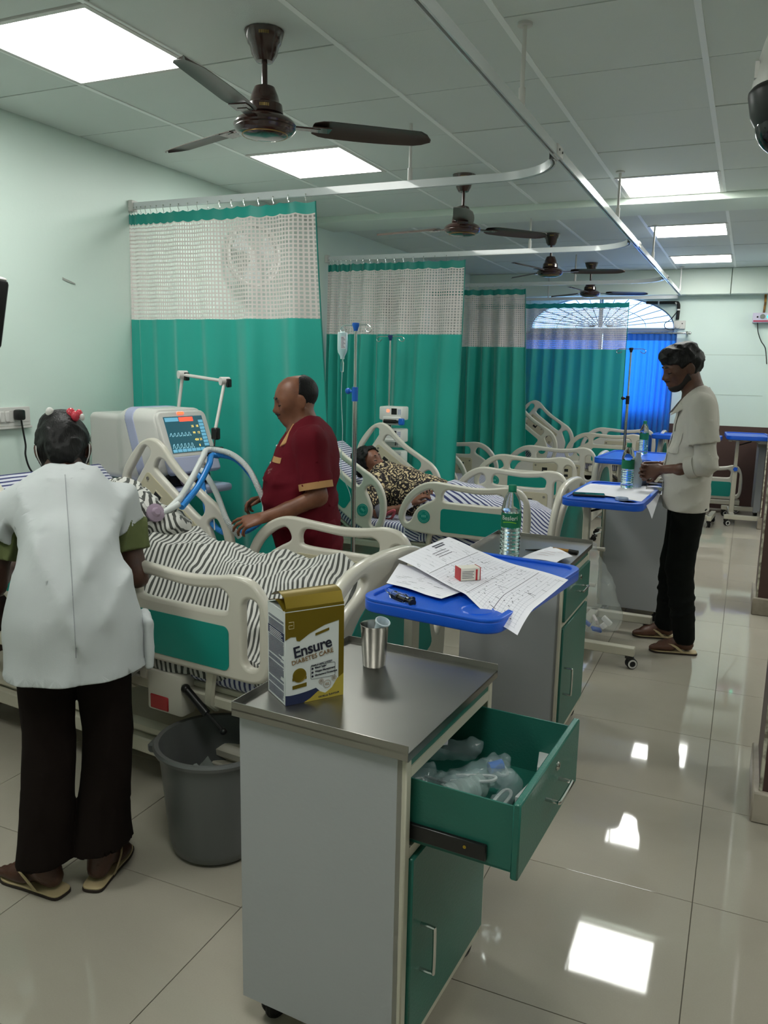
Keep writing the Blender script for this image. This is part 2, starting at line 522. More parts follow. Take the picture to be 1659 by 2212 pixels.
ce = struct('ceiling', MB().box(-0.15, X1 + 0.15, Y0 - 0.15, Y1 + 0.15, HC + 0.05, HC + 0.15), M_dark)
cx = edges(0, X1, 0, T)
BEAM0, BEAM1 = 5.881, 6.30
cy = [y for y in edges(Y0, 5.9, 2.8334, T) if y < BEAM0 - 0.05] + [BEAM0]
cy2 = edges(BEAM1, 10.0, 7.05, T)
lights = {(1, 2.22), (1, 4.05), (4, 5.27), (4, 7.05), (4, 8.88), (4, 0.39), (1, 0.39), (7, 1.61), (9, 3.44), (7, 5.27), (9, 7.05), (7, 8.88)}  # near-camera and right-hand panels out of view are added for extra light
def is_light(i, y):
    for (a, b) in lights:
        if a == i and abs(b - y) < 0.2: return True
    return False
LMESH = None
LLAB = {(1, 2.2): 'square ceiling light panel nearest the camera, above the bent white-coated helper',
        (1, 4.1): 'square ceiling light panel right behind the near ceiling fan',
        (4, 5.3): 'square ceiling light panel in front of the ceiling beam, right of the long curtain rail',
        (4, 7.0): 'first ceiling light panel beyond the ceiling beam',
        (4, 8.9): 'farthest ceiling light panel, close to the back wall'}
for ys in (cy, cy2):
    for i in range(len(cx) - 1):
        for j in range(len(ys) - 1):
            a, b = ys[j], ys[j + 1]
            if is_light(i, a) and (b - a) > 0.55:
                lab = None
                for k_, v_ in LLAB.items():
                    if k_[0] == i and abs(k_[1] - a) < 0.15: lab = v_
                L = thing('ceiling_light', lab or 'square ceiling light panel added out of view for extra light', 'ceiling light', (cx[i] + T / 2, (a + b) / 2, HC), 0,
                          'ceiling light panels' if lab else 'added ceiling light panels out of frame')
                h = T / 2 - 0.004; q = h - 0.022
                mb = MB()
                mb.box(-h, h, -h, -q, -0.004, 0.012).box(-h, h, q, h, -0.004, 0.012).box(-h, -q, -q, q, -0.004, 0.012).box(q, h, -q, q, -0.004, 0.012)
                obj('light_frame', mb, M_white, L)
                obj('diffuser', MB().box(-q, q, -q, q, 0.001, 0.010), M_glow, L)
            else:
                slab('ceiling_tile', ce, cx[i], cx[i + 1], a, b, HC, HC + 0.010, M_ctile, gx=0.006, gy=0.0032, tilt=0.003)
for x in cx[1:-1]:
    for a, b in ((Y0, BEAM0), (BEAM1, 10.0)):
        o = obj('ceiling_grid_bar', MB().box(x - 0.011, x + 0.011, a, b, HC - 0.002, HC + 0.012), M_cbar, ce)
struct('trim_1', MB().box(0, X1, BEAM0, BEAM1, HC - 0.045, HC + 0.05, 0.003), M_wallw)

wl = struct('wall_left', MB().box(-0.15, 0, Y0 - 0.15, Y1 + 0.15, 0, HC + 0.06), M_wall)
obj('dado', MB().box(0, 0.004, Y0, Y1, 0.0, 0.945), M_dado, wl)
wf = struct('wall_front', MB().box(0, X1, Y0 - 0.15, Y0, 0, HC + 0.06), M_wall)
wr = struct('wall_right', MB().box(X1, X1 + 0.15, Y0 - 0.15, Y1 + 0.15, 0, HC + 0.06), M_wall)
obj('dado', MB().box(X1 - 0.004, X1, Y0, Y1, 0.0, 0.945), M_dado, wr)
struct('baseboard_left', MB().box(0.004, 0.016, Y0, Y1, 0, 0.10, 0.002), M_plinth)

# back wall with the arched window opening
AX, AW, AZ, AH = 1.60, 0.85, 2.075, 0.372
arc = [(AX + AW * math.cos(t), AZ + AH * math.sin(t)) for t in np.linspace(0, PI, 33)]
hole = [(AX + AW, 1.05)] + arc + [(AX - AW, 1.05)]
mbk = plate([[(-0.15, 0), (X1 + 0.15, 0), (X1 + 0.15, HC + 0.06), (-0.15, HC + 0.06)], hole], 0.2)
Mb = frame((0, Y1 + 0.1, 0), (1, 0, 0), (0, 0, 1))
wb = struct('wall_back', MB().add(mbk.v, mbk.f, Mb), M_wall)
obj('dado', MB().box(0, 0.74, Y1 - 0.004, Y1, 0, 0.965), M_dado, wb)
obj('dado', MB().box(2.46, X1, Y1 - 0.004, Y1, 0, 0.965), M_dado, wb)
obj('dado', MB().box(0.74, 2.46, Y1 - 0.004, Y1, 0, 0.965), M_dado, wb)
struct('trim_2', MB().box(0, 3.02, 9.99, Y1, 2.428, HC, 0.004).box(3.026, X1, 9.985, Y1, 2.428, HC, 0.004), M_wallw)
# shallow raised plaster panels on the back wall (faint horizontal joints, painted a little darker)
for zj in (1.767, 1.317): obj('wall_joint', MB().box(2.78, 3.45, Y1 - 0.002, Y1, zj - 0.002, zj + 0.002), mat('joint_paint', '#a9b5ab', 0.8), wb)

M_alum_dark = mat('window_frame_grey', '#8b949c', 0.4, metal=0.3)
win = struct('window_1', MB().tube([(x, Y1 + 0.03, z) for x, z in arc], 0.017, 8).box(AX - AW, AX + AW, Y1 + 0.01, Y1 + 0.06, AZ - 0.07, AZ - 0.005)
             .box(AX - 0.03, AX + 0.03, Y1 + 0.02, Y1 + 0.05, 1.05, AZ - 0.07).box(AX - AW, AX + AW, Y1 + 0.01, Y1 + 0.06, 1.05, 1.10)
             .box(AX - AW, AX - AW + 0.04, Y1 + 0.01, Y1 + 0.06, 1.10, AZ - 0.07).box(AX + AW - 0.04, AX + AW, Y1 + 0.01, Y1 + 0.06, 1.10, AZ - 0.07), M_alum_dark)
for s in range(1, 16):
    t = PI * s / 16
    obj('grille_bar', MB().cyl((AX + 0.08 * math.cos(t), Y1 + 0.05, AZ + 0.03 * math.sin(t)), (AX + AW * math.cos(t), Y1 + 0.05, AZ + AH * math.sin(t)), 0.0055, n=6), M_alum_dark, win)
for q in (0.35, 0.62):
    obj('grille_ring', MB().tube([(AX + q * AW * math.cos(t), Y1 + 0.045, AZ + q * AH * math.sin(t)) for t in np.linspace(0, PI, 25)], 0.004, 6), M_alum_dark, win)
obj('mullion', MB().box(AX - 0.022, AX + 0.022, Y1 + 0.015, Y1 + 0.06, AZ, AZ + AH), M_alum_dark, win)
M_glass = mat('window_glass_frosted', '#cfe2ff', 0.35, trans=1.0, ior=1.1, var=0.02)
gl = [(AX + AW * math.cos(t), AZ + AH * math.sin(t)) for t in np.linspace(0, PI, 33)]
pm = plate([gl], 0.006); obj('pane', MB().add(pm.v, pm.f, frame((0, Y1 + 0.08, 0), (1, 0, 0), (0, 0, 1))), M_glass, win)
M_navy = mat('clear_window_glass', '#dfe8ff', 0.1, trans=1.0, ior=1.05, var=0.0)
for a, b in ((AX - AW + 0.04, AX - 0.03), (AX + 0.03, AX + AW - 0.04)):
    obj('pane', MB().box(a, b, Y1 + 0.03, Y1 + 0.036, 1.10, AZ - 0.07), M_navy, win)

# pillars along the aisle
PLAB = [(3.47, 2.96, 3.34), (3.475, 5.70, 6.10), (3.53, 8.98, 9.38)]
M_pedge = mat('worn_pillar_corner', '#c9c7b4', 0.6, col2='#6f675a', vscale=30)
for n_, (px, a, b) in enumerate(PLAB):
    p = struct('trim_%d' % (n_ + 3), MB().box(px, px + 0.40, a, b, 0.0, HC + 0.04, 0.004), M_wall)
    obj('dado', MB().box(px - 0.006, px + 0.406, a - 0.006, b + 0.006, 0.10, 0.95, 0.003), M_dado, p)
    obj('plinth', MB().box(px - 0.028, px + 0.43, a - 0.028, b + 0.028, 0.0, 0.115, 0.006), M_plinth, p)
    obj('corner_edge', MB().box(px - 0.009, px + 0.004, a - 0.009, a + 0.004, 0.115, 0.95, 0.002), M_pedge, p)

# ------------------------------------------------------------------ curtain rails
RZ = 2.43
def rail_piece(name, path, parent):
    P = spline(path, 1) if len(path) == 2 else path
    mb = MB(); k = len(P); vs = []
    hw, hh = 0.011, 0.018
    for i in range(k):
        a = Vector(P[max(0, i - 1)]); b = Vector(P[min(k - 1, i + 1)]); d = (b - a).normalized(); s = Vector((-d.y, d.x, 0)); p = Vector(P[i])
        for sx, sz in ((-hw, -hh), (-0.0045, -hh), (-0.0045, hh - 0.006), (0.0045, hh - 0.006), (0.0045, -hh), (hw, -hh), (hw, hh), (-hw, hh)):
            vs.append(p + s * sx + Vector((0, 0, sz)))
    fs = []
    for i in range(k - 1):
        for j in range(8):
            fs.append((i * 8 + j, i * 8 + (j + 1) % 8, (i + 1) * 8 + (j + 1) % 8, (i + 1) * 8 + j))
    mb.add(vs, fs)
    return obj(name, mb, M_alu, parent, smooth=35)
def rods(par, pts):
    for x, y in pts:
        d = obj('drop_rod', MB().cyl((x, y, RZ + 0.018), (x, y, HC - 0.002), 0.0075, n=10).cyl((x, y, RZ + 0.016), (x, y, RZ + 0.075), 0.012, n=10), M_white, par)
        obj('ceiling_flange', MB().lathe([(0.026, HC - 0.008), (0.026, HC), (0.0, HC)], 14, Matrix.Translation((x, y, 0))), M_white, par)
XR = 2.505
lr = thing('curtain_rail', 'long white aluminium curtain rail running down the ward along the aisle', 'curtain rail', (XR, 5.5, RZ), 0, 'ceiling-hung curtain rails')
LR0 = Matrix.Translation((-XR, -5.5, -RZ))
rail_piece('rail', [(0, -5.3, 0), (0, -2.0, 0), (0, 0.6, 0), (0, 2.7, 0), (0, 4.45, 0)], lr)
for x, y in ((0.0, -2.6), (0.0, -0.38), (0.0, 1.53), (0.0, 4.3), (0, -4.4)):
    obj('drop_rod', MB().cyl((x, y, 0.018), (x, y, HC - RZ - 0.002), 0.0075, n=10).cyl((x, y, 0.016), (x, y, 0.075), 0.012, n=10), M_white, lr)
    obj('ceiling_flange', MB().lathe([(0.026, -0.008), (0.026, 0.0), (0.0, 0.0)], 14, Matrix.Translation((x, y, HC - RZ))), M_white, lr)
for y in (3.47, 6.10, 8.23):
    obj('joint_bracket', MB().box(-0.016, 0.016, y - 5.5 - 0.05, y - 5.5 + 0.05, -0.016, 0.024, 0.002), M_white, lr)
    for s in (-0.028, 0.028):
        obj('bracket_screw', MB().cyl((0.0165, y - 5.5 + s, 0.004), (0.019, y - 5.5 + s, 0.004), 0.005, n=8), M_dark, lr)
CR = [(3.82, 3.47, 1.716, 'nearest'), (6.17, 6.10 - 0.28, 1.718, 'second'), (8.50, 8.23 - 0.25, 1.60, 'third')]
crl = ['white curtain rail over the nearest green curtain, curving into the long rail', 'white curtain rail over the second green curtain, passing under a ceiling fan rod',
       'white curtain rail over the third green curtain, near the back wall']
crj = (3.47, 5.84, 8.03)
for n_, (yw, yj, xr, nm) in enumerate(CR):
    c = thing('curtain_rail', crl[n_], 'curtain rail', (0, yw, RZ), 0, 'ceiling-hung curtain rails')
    rr = 0.33
    pth = [(0.0, 0, 0), (0.8, 0, 0), (XR - 0.024 - rr, 0, 0)] + [(XR - 0.024 - rr + rr * math.sin(t), -rr + rr * math.cos(t), 0) for t in np.linspace(0.12, PI / 2, 12)]
    rail_piece('rail', pth, c)
    obj('drop_rod', MB().cyl((xr, 0, 0.018), (xr, 0, HC - RZ - (0.047 if n_ == 1 else 0.002)), 0.0075, n=10).cyl((xr, 0, 0.016), (xr, 0, 0.075), 0.012, n=10), M_white, c)
    obj('wall_bracket', MB().box(0, 0.03, -0.025, 0.025, -0.03, 0.03, 0.004), M_white, c)
c = thing('curtain_rail', 'white curtain rail in front of the arched window', 'curtain rail', (0, 9.96, RZ - 0.03), 0, 'ceiling-hung curtain rails')
rail_piece('rail', [(0.0, 0, 0), (1.2, 0, 0), (2.48, 0, 0)], c)
obj('wall_bracket', MB().box(0, 0.03, -0.025, 0.025, -0.03, 0.03, 0.004), M_white, c)
obj('drop_rod', MB().cyl((1.0, 0, 0.018), (1.0, 0, HC - RZ + 0.028), 0.006, n=8), M_white, c)

# ------------------------------------------------------------------ curtains
def satin(name, col, trl=0.12):
    m = mat(name, col, 0.42, var=0.05, vscale=3, sheen=0.4, bump=0.15, bscale=500)
    k = NT(m)
    tr = k.add('ShaderNodeBsdfTranslucent'); tr.inputs[0].default_value = lin(col)
    mx = k.add('ShaderNodeMixShader'); mx.inputs[0].default_value = trl
    out = [n for n in k.n if n.type == 'OUTPUT_MATERIAL'][0]
    k.link(k.b.outputs[0], mx.inputs[1]); k.link(tr.outputs[0], mx.inputs[2]); k.link(mx.outputs[0], out.inputs[0])
    return m
def net_mat(name, cell, thread, col='#e4dcd8'):
    m = bpy.data.materials.new(name); k = NT(m)
    uv = k.add('ShaderNodeUVMap'); sp = k.add('ShaderNodeSeparateXYZ'); k.link(uv.outputs[0], sp.inputs[0])
    fx = k.math('FRACT', k.math('DIVIDE', sp.outputs[0], cell)); fy = k.math('FRACT', k.math('DIVIDE', sp.outputs[1], cell))
    t = thread / cell
    th = k.math('MAXIMUM', k.math('LESS_THAN', fx, t), k.math('LESS_THAN', fy, t))
    # fine voile between the threads
    al = k.math('ADD', k.math('MULTIPLY', th, 0.72), 0.24)
    c = lin(col)
    k.b.inputs['Base Color'].default_value = c; k.b.inputs['Roughness'].default_value = 0.8
    k.link(al, k.b.inputs['Alpha'])
    return m
M_cur = satin('curtain_teal_satin', '#25ab9c'); M_curh = satin('curtain_teal_header', '#128c80'); M_net = net_mat('curtain_net', 0.0215, 0.0085)
M_bcur = satin('curtain_blue_cloth', '#2b86e0', 0.5); M_bhead = satin('curtain_blue_header', '#1a58a0', 0.2)
HOOK = MB().tube([(0, 0, 0.0), (0.004, 0, 0.008), (0.0, 0, 0.016), (-0.003, 0, 0.026), (0, 0, 0.038)], 0.0016, 5).ball((0, 0, 0.04), 0.004, n=6).mesh('hook', M_chrome)
def curtain(name, label, y, x0, x1, ztop, znet, zbot, gather, lean=0.0, amp=0.045, waves=9, hooks=13, seed=1, mats=None, group='hospital bay curtains', cat='curtain', left_gather=True):
    rnd = random.Random(seed)
    ph = [rnd.uniform(0, 6.28) for _ in range(8)]
    W = x1 - x0
    def warp(u):                       # many folds crowded at the wall end
        return (gather * (1 - (1 - u) ** 2.2) * 0 + u ** (1.0 + gather)) if left_gather else 1 - (1 - u) ** (1.0 + gather)
    def P(u, z):
        s = (ztop - z) / (ztop - zbot)
        x = x0 + W * warp(u) + lean * s ** 1.2 * warp(u)
        a = amp * (0.35 + 0.65 * min(1, s * 2.5)) * (0.6 + 0.4 * math.sin(3 * u + ph[4]))
        yy = a * math.sin(2 * PI * waves * u + ph[0] + 0.6 * math.sin(3 * s + ph[1])) + a * 0.45 * math.sin(2 * PI * waves * 0.37 * u + ph[2] + 1.2 * s)
        yy += 0.10 * a * math.sin(2 * PI * waves * 2.3 * u + ph[3])
        x += 0.012 * math.sin(2 * PI * waves * u + ph[5]) * s
        zz = z
        if s < 0.03: zz -= 0.008 * abs(math.sin(PI * hooks * u))
        return (x, yy, zz)
    t = thing(name, label, cat, (0, y, 0), 0, group)
    nu = 220; clothw = W * (1.0 + 0.35 + gather * 0.35)
    def band(pname, za, zb, nv, m):
        mb = MB()
        mb.grid(lambda u, v: P(u, za + (zb - za) * v), nu, nv, uvfn=lambda u, v: (u * clothw, (za + (zb - za) * v)))
        return obj(pname, mb, m, t, smooth=180)
    mm = mats or (M_curh, M_net, M_cur)
    hb = 0.10 if not znet else 0.055
    band('header_band', ztop, ztop - hb, 3, mm[0])
    if znet: band('net_panel', ztop - 0.055, znet, 14, mm[1])
    lp = band('lower_panel', znet or ztop - hb, zbot, 40, mm[2])
    mb = MB().tube([P(1, ztop - (ztop - zbot) * i / 40) for i in range(41)], 0.004, 5); obj('side_hem', mb, mm[0], t)
    for i in range(hooks):
        u = (i + 0.5) / hooks
        p = P(u, ztop)
        o = bpy.data.objects.new('hook', HOOK); COL.objects.link(o); o.parent = t; o.location = (p[0], p[1] * 0.3, ztop - 0.006)
        o.scale = (1, 1, 1.0)
    return t
curtain('bay_curtain', 'nearest green bay curtain with white net top, behind the man in maroon', 3.80, 0.0, 1.20, 2.385, 1.80, 0.33, 0.9, lean=0.12, waves=7, amp=0.055, hooks=22, seed=3)
curtain('bay_curtain', 'second green bay curtain with white net top, behind the reclining woman', 6.15, 0.03, 1.22, 2.385, 1.82, 0.33, 0.75, lean=-0.05, waves=9, hooks=20, seed=8)
curtain('bay_curtain', 'third green bay curtain with white net top, between second curtain and window', 8.48, 0.05, 1.10, 2.385, 1.79, 0.35, 0.1, lean=0.09, waves=7, hooks=12, seed=12)
curtain('bay_curtain', 'farthest green bay curtain with sheer net top, across the arched window', 9.945, 0.10, 1.95, 2.35, 1.81, 0.35, 0.1, lean=0.02, amp=0.03, waves=13, hooks=16, seed=21)
curtain('window_curtain', 'bright blue window curtain right of the green curtain, behind the standing man', 10.06, 1.66, 2.49, 2.02, None, 0.40, 0.05, waves=13, amp=0.022, hooks=0, seed=5, mats=(M_bhead, M_bcur, M_bcur), group='blue window curtains', left_gather=False)
curtain('window_curtain', 'blue window curtain behind the farthest green curtain, left of the other', 10.06, 0.70, 1.62, 2.02, None, 0.40, 0.05, waves=13, amp=0.022, hooks=0, seed=6, mats=(M_bhead, M_bcur, M_bcur), group='blue window curtains', left_gather=False)
cr = thing('curtain_rod', 'steel curtain rod holding the blue window curtains', 'curtain rod', (0, 10.06, 2.005))
obj('rod', MB().cyl((0.62, 0, 0), (2.62, 0, 0), 0.011, n=10), M_chrome, cr)
for x in (0.62, 2.60): obj('rod_bracket', MB().box(x - 0.012, x + 0.012, -0.02, 0.09, -0.02, 0.02, 0.003).ball((x + (0.03 if x > 1 else -0.03), 0, 0), 0.018), M_chrome, cr)

# ------------------------------------------------------------------ hospital beds
def stripe_mat(name, c1, c2, period, duty=0.5, rough=0.85, warp=0.0):
    m = bpy.data.materials.new(name); k = NT(m)
    uv = k.add('ShaderNodeUVMap'); sp = k.add('ShaderNodeSeparateXYZ'); k.link(uv.outputs[0], sp.inputs[0])
    u = sp.outputs[0]
    if warp:
        nz = k.add('ShaderNodeTexNoise'); nz.inputs['Scale'].default_value = 4.0; k.link(uv.outputs[0], nz.inputs['Vector'])
        u = k.math('ADD', u, k.math('MULTIPLY', nz.outputs[0], warp))
    fr = k.math('FRACT', k.math('DIVIDE', u, period))
    st = k.math('LESS_THAN', fr, duty)
    n2 = k.add('ShaderNodeTexNoise'); n2.inputs['Scale'].default_value = 160; k.link(uv.outputs[0], n2.inputs['Vector'])
    col = k.mix(st, lin(c1), lin(c2)); k.link(col, k.b.inputs['Base Color'])
    k.b.inputs['Roughness'].default_value = rough; k.b.inputs['Sheen Weight'].default_value = 0.2
    bp = k.add('ShaderNodeBump'); bp.inputs['Strength'].default_value = 0.3; bp.inputs['Distance'].default_value = 0.001
    k.link(n2.outputs[0], bp.inputs['Height']); k.link(bp.outputs[0], k.b.inputs['Normal'])
    return m
M_bw = stripe_mat('stripe_black_white', '#c9c8c3', '#3f413d', 0.0185, 0.46, warp=0.07)
M_bs = stripe_mat('stripe_blue_white', '#cccdd8', '#33396a', 0.021, 0.42, warp=0.01)
M_bsl = stripe_mat('stripe_blue_grey', '#b9b9c6', '#444a72', 0.021, 0.42, warp=0.01)

def rail_outline():
    o = [(0.02, 0.05), (0.0, 0.10), (0.018, 0.17), (0.065, 0.245), (0.14, 0.305), (0.23, 0.332), (0.36, 0.325), (0.50, 0.316), (0.62, 0.324), (0.71, 0.338),
         (0.785, 0.322), (0.832, 0.265), (0.85, 0.18), (0.85, 0.09), (0.832, 0.03), (0.79, 0.004), (0.70, 0.0), (0.45, 0.0), (0.20, 0.002), (0.06, 0.02)]
    h1 = [(0.042, 0.085), (0.052, 0.14), (0.092, 0.205), (0.15, 0.255), (0.212, 0.283), (0.24, 0.265), (0.245, 0.23), (0.19, 0.198), (0.135, 0.163), (0.105, 0.12), (0.09, 0.085), (0.062, 0.066)]
    h2 = spline([(0.325, 0.215), (0.30, 0.235), (0.305, 0.27), (0.335, 0.288), (0.42, 0.283), (0.52, 0.277), (0.61, 0.283), (0.655, 0.288), (0.685, 0.27), (0.685, 0.235), (0.66, 0.215), (0.5, 0.213)], 5, True)
    h3 = rrect(0.742, 0.806, 0.05, 0.272, 0.031, 6)
    return [spline(o, 5, True), spline(h1, 5, True), h2, h3]
RO = rail_outline()
RPL = plate(RO, 0.034, 0.0115, 3)
RAIL_ME = RPL.mesh('side_rail', M_abs, 50)
def _pl(ol, d, b=0.0, z=0.0):
    p = plate(ol, d, b, 1); return MB().add(p.v, p.f, Matrix.Translation((0, 0, z)))
PANEL_ME = _pl([rrect(0.290, 0.690, 0.028, 0.172, 0.022)], 0.003, 0.0, 0.0178).mesh('teal_panel', M_teal, 30)
mb = _pl([[(0.178 + 0.042 * math.cos(t), 0.112 + 0.042 * math.sin(t)) for t in np.linspace(0, 2 * PI, 29)[:-1]]], 0.003, 0.0, 0.0178)
ROUND_ME = mb.mesh('roundel', M_teal, 30)
M_tealp_l = mat('roundel_print', '#5fb3a6', 0.5)
mb = MB()
for rr, a0, a1 in ((0.034, 0, 360), (0.026, 200, 340), (0.026, 20, 70), (0.026, 110, 160)):
    pts = [(0.178 + rr * math.cos(R(a)), 0.112 + rr * math.sin(R(a)), 0.0196) for a in np.linspace(a0, a1, 25)]
    mb.tube(pts, 0.0011, 5)
for dx in (-0.011, 0.0, 0.011): mb.box(0.178 + dx - 0.004, 0.178 + dx + 0.004, 0.108, 0.122, 0.0193, 0.0203)
RPRINT_ME = mb.mesh('roundel_print', M_tealp_l, 30)
LATCHPL_ME = _pl([rrect(0.275, 0.705, 0.018, 0.182, 0.02)], 0.006, 0.002, -0.0185).mesh('mounting_plate', M_latch, 30)
SCREW_ME = [MB().lathe([(0.009, 0), (0.009, 0.003), (0.004, 0.0035), (0.004, 0.001), (0, 0.001)], 10, Matrix.Translation((x, z, -0.0215)) @ Matrix.Rotation(PI, 4, 'X')).mesh('screw', M_screw, 30)
            for x, z in ((0.30, 0.155), (0.68, 0.155), (0.30, 0.045), (0.68, 0.045), (0.48, 0.10))]
def _lat(x):
    mb = MB().box(x - 0.03, x + 0.03, 0.06, 0.145, -0.0235, -0.019, 0.002)
    mb.box(x - 0.024, x + 0.024, 0.066, 0.138, -0.0245, -0.0232, mi=1).box(x - 0.012, x + 0.028, 0.088, 0.112, -0.032, -0.0232, 0.003)
    return mb.mesh('latch', [M_latch, M_dark], 30)
LATCH_ME = [_lat(0.385), _lat(0.575)]
def mesh_obj(name, me, parent):
    o = bpy.data.objects.new(name, me); COL.objects.link(o)
    o.parent = parent; return o
def side_rail(bed, P, th, near, head, sx=1.0):
    """P = lower inner corner in the bed's (x,z); near: -y side"""
    s = -1 if near else 1
    r = mesh_obj('head_side_rail' if head else 'foot_side_rail', RAIL_ME, bed)
    # local X -> along bed, local Y -> up, local Z -> outward
    X = Vector(((-1 if head else 1) * math.cos(th), 0, (1 if head else 0) * math.sin(th)))
    Yv = Vector((math.sin(th) if head else 0, 0, math.cos(th)))
    Z = Vector((0, s, 0))
    m_ = Matrix.Identity(4)
    for i in range(3): m_[i][0] = X[i] * sx; m_[i][1] = Yv[i]; m_[i][2] = Z[i]
    m_.translation = Vector((P[0], s * 0.458, P[1]))
    r.matrix_local = m_
    for nm, me in (('teal_panel', PANEL_ME), ('roundel', ROUND_ME), ('roundel_print', RPRINT_ME), ('mounting_plate', LATCHPL_ME), *[('screw', q) for q in SCREW_ME], ('latch', LATCH_ME[0]), ('latch', LATCH_ME[1])):
        mesh_obj(nm, me, r)
    return r
def caster(name, parent, x, y, rad=0.05, m_hub=None, wid=0.022, top=0.12, ang=0.0):
    c = obj(name, MB().box(-0.02, 0.02, -0.018, 0.018, rad * 1.7, rad * 2 + 0.012, 0.004)
            .prism([(rad * 0.75 * math.cos(a), rad * 0.75 * math.sin(a)) for a in np.linspace(-0.2, PI * 0.9, 10)] + [(-0.01, 0)], -wid / 2 - 0.006, wid / 2 + 0.006,
                   Matrix.Translation((0.012, 0, rad)) @ Matrix.Rotation(PI / 2, 4, 'X'))
            .cyl((0, 0, rad * 2), (0, 0, max(top, rad * 2 + 0.02)), 0.009, n=10), M_black, parent)
    c.location = (x, y, 0); c.rotation_euler = (0, 0, ang)
    Rm = Matrix.Translation((0.012, 0, rad)) @ Matrix.Rotation(PI / 2, 4, 'X')
    mbw = MB()
    for s in (-1, 1):
        z = s * (wid / 2 + 0.004)
        mbw.lathe([(0.001, z - 0.009), (rad * 0.8, z - 0.009), (rad, z - 0.004), (rad, z + 0.004), (rad * 0.8, z + 0.009), (0.001, z + 0.009)], 20, Rm)
    wv = obj('wheel', mbw, M_rubber, c)
    mbh = MB()
    for s in (-1, 1):
        z = s * (wid / 2 + 0.0135)
        mbh.lathe([(rad * 0.55, z - 0.0015), (rad * 0.82, z - 0.0015), (rad * 0.82, z + 0.0015), (rad * 0.55, z + 0.0015), (rad * 0.55, z - 0.0015)], 20, Rm)
    obj('wheel_ring', mbh, m_hub or M_white, c)
    return c
def board_outline(w, z0, z1):
    pts = [(-w + 0.012, z0), (-w, z0 + 0.06), (-w, z1 - 0.30), (-w + 0.035, z1 - 0.20), (-w + 0.11, z1 - 0.10), (-w + 0.21, z1 - 0.03), (-w + 0.32, z1), (0, z1 + 0.008)]
    pts = spline(pts, 6)
    return pts + [(-x, z) for x, z in reversed(pts[:-1])]
def end_board(name, bed, x, z0, z1, outward):
    w = 0.462
    ol = board_outline(w, z0, z1)
    hh = [(-w + 0.050, z1 - 0.36), (-w + 0.046, z1 - 0.30), (-w + 0.078, z1 - 0.215), (-w + 0.145, z1 - 0.13), (-w + 0.23, z1 - 0.072), (-w + 0.30, z1 - 0.05), (-w + 0.325, z1 - 0.072), (-w + 0.29, z1 - 0.105), (-w + 0.20, z1 - 0.155), (-w + 0.135, z1 - 0.23), (-w + 0.105, z1 - 0.33), (-w + 0.078, z1 - 0.385)]
    hl = spline(hh, 5, True); hr = [(-a, b) for a, b in hl]
    p = plate([ol, hl, hr], 0.040, 0.015, 3)
    m_ = frame((x, 0, 0), (0, 1, 0), (0, 0, 1))          # normal = +x
    o = obj(name, MB().add(p.v, p.f, m_), M_abs, bed, smooth=50)
    s = outward
    pp = plate([spline([(-0.30, z0 + 0.08), (-0.32, z0 + 0.15), (-0.26, z0 + 0.26), (-0.12, z1 - 0.14), (0.12, z1 - 0.14), (0.26, z0 + 0.26), (0.32, z0 + 0.15), (0.30, z0 + 0.08), (0, z0 + 0.07)], 5, True)], 0.004)
    mm = m_ @ Matrix.Translation((0, 0, 0.021 * s))
    obj('teal_panel', MB().add(pp.v, pp.f, mm), M_teal, o)
    return o
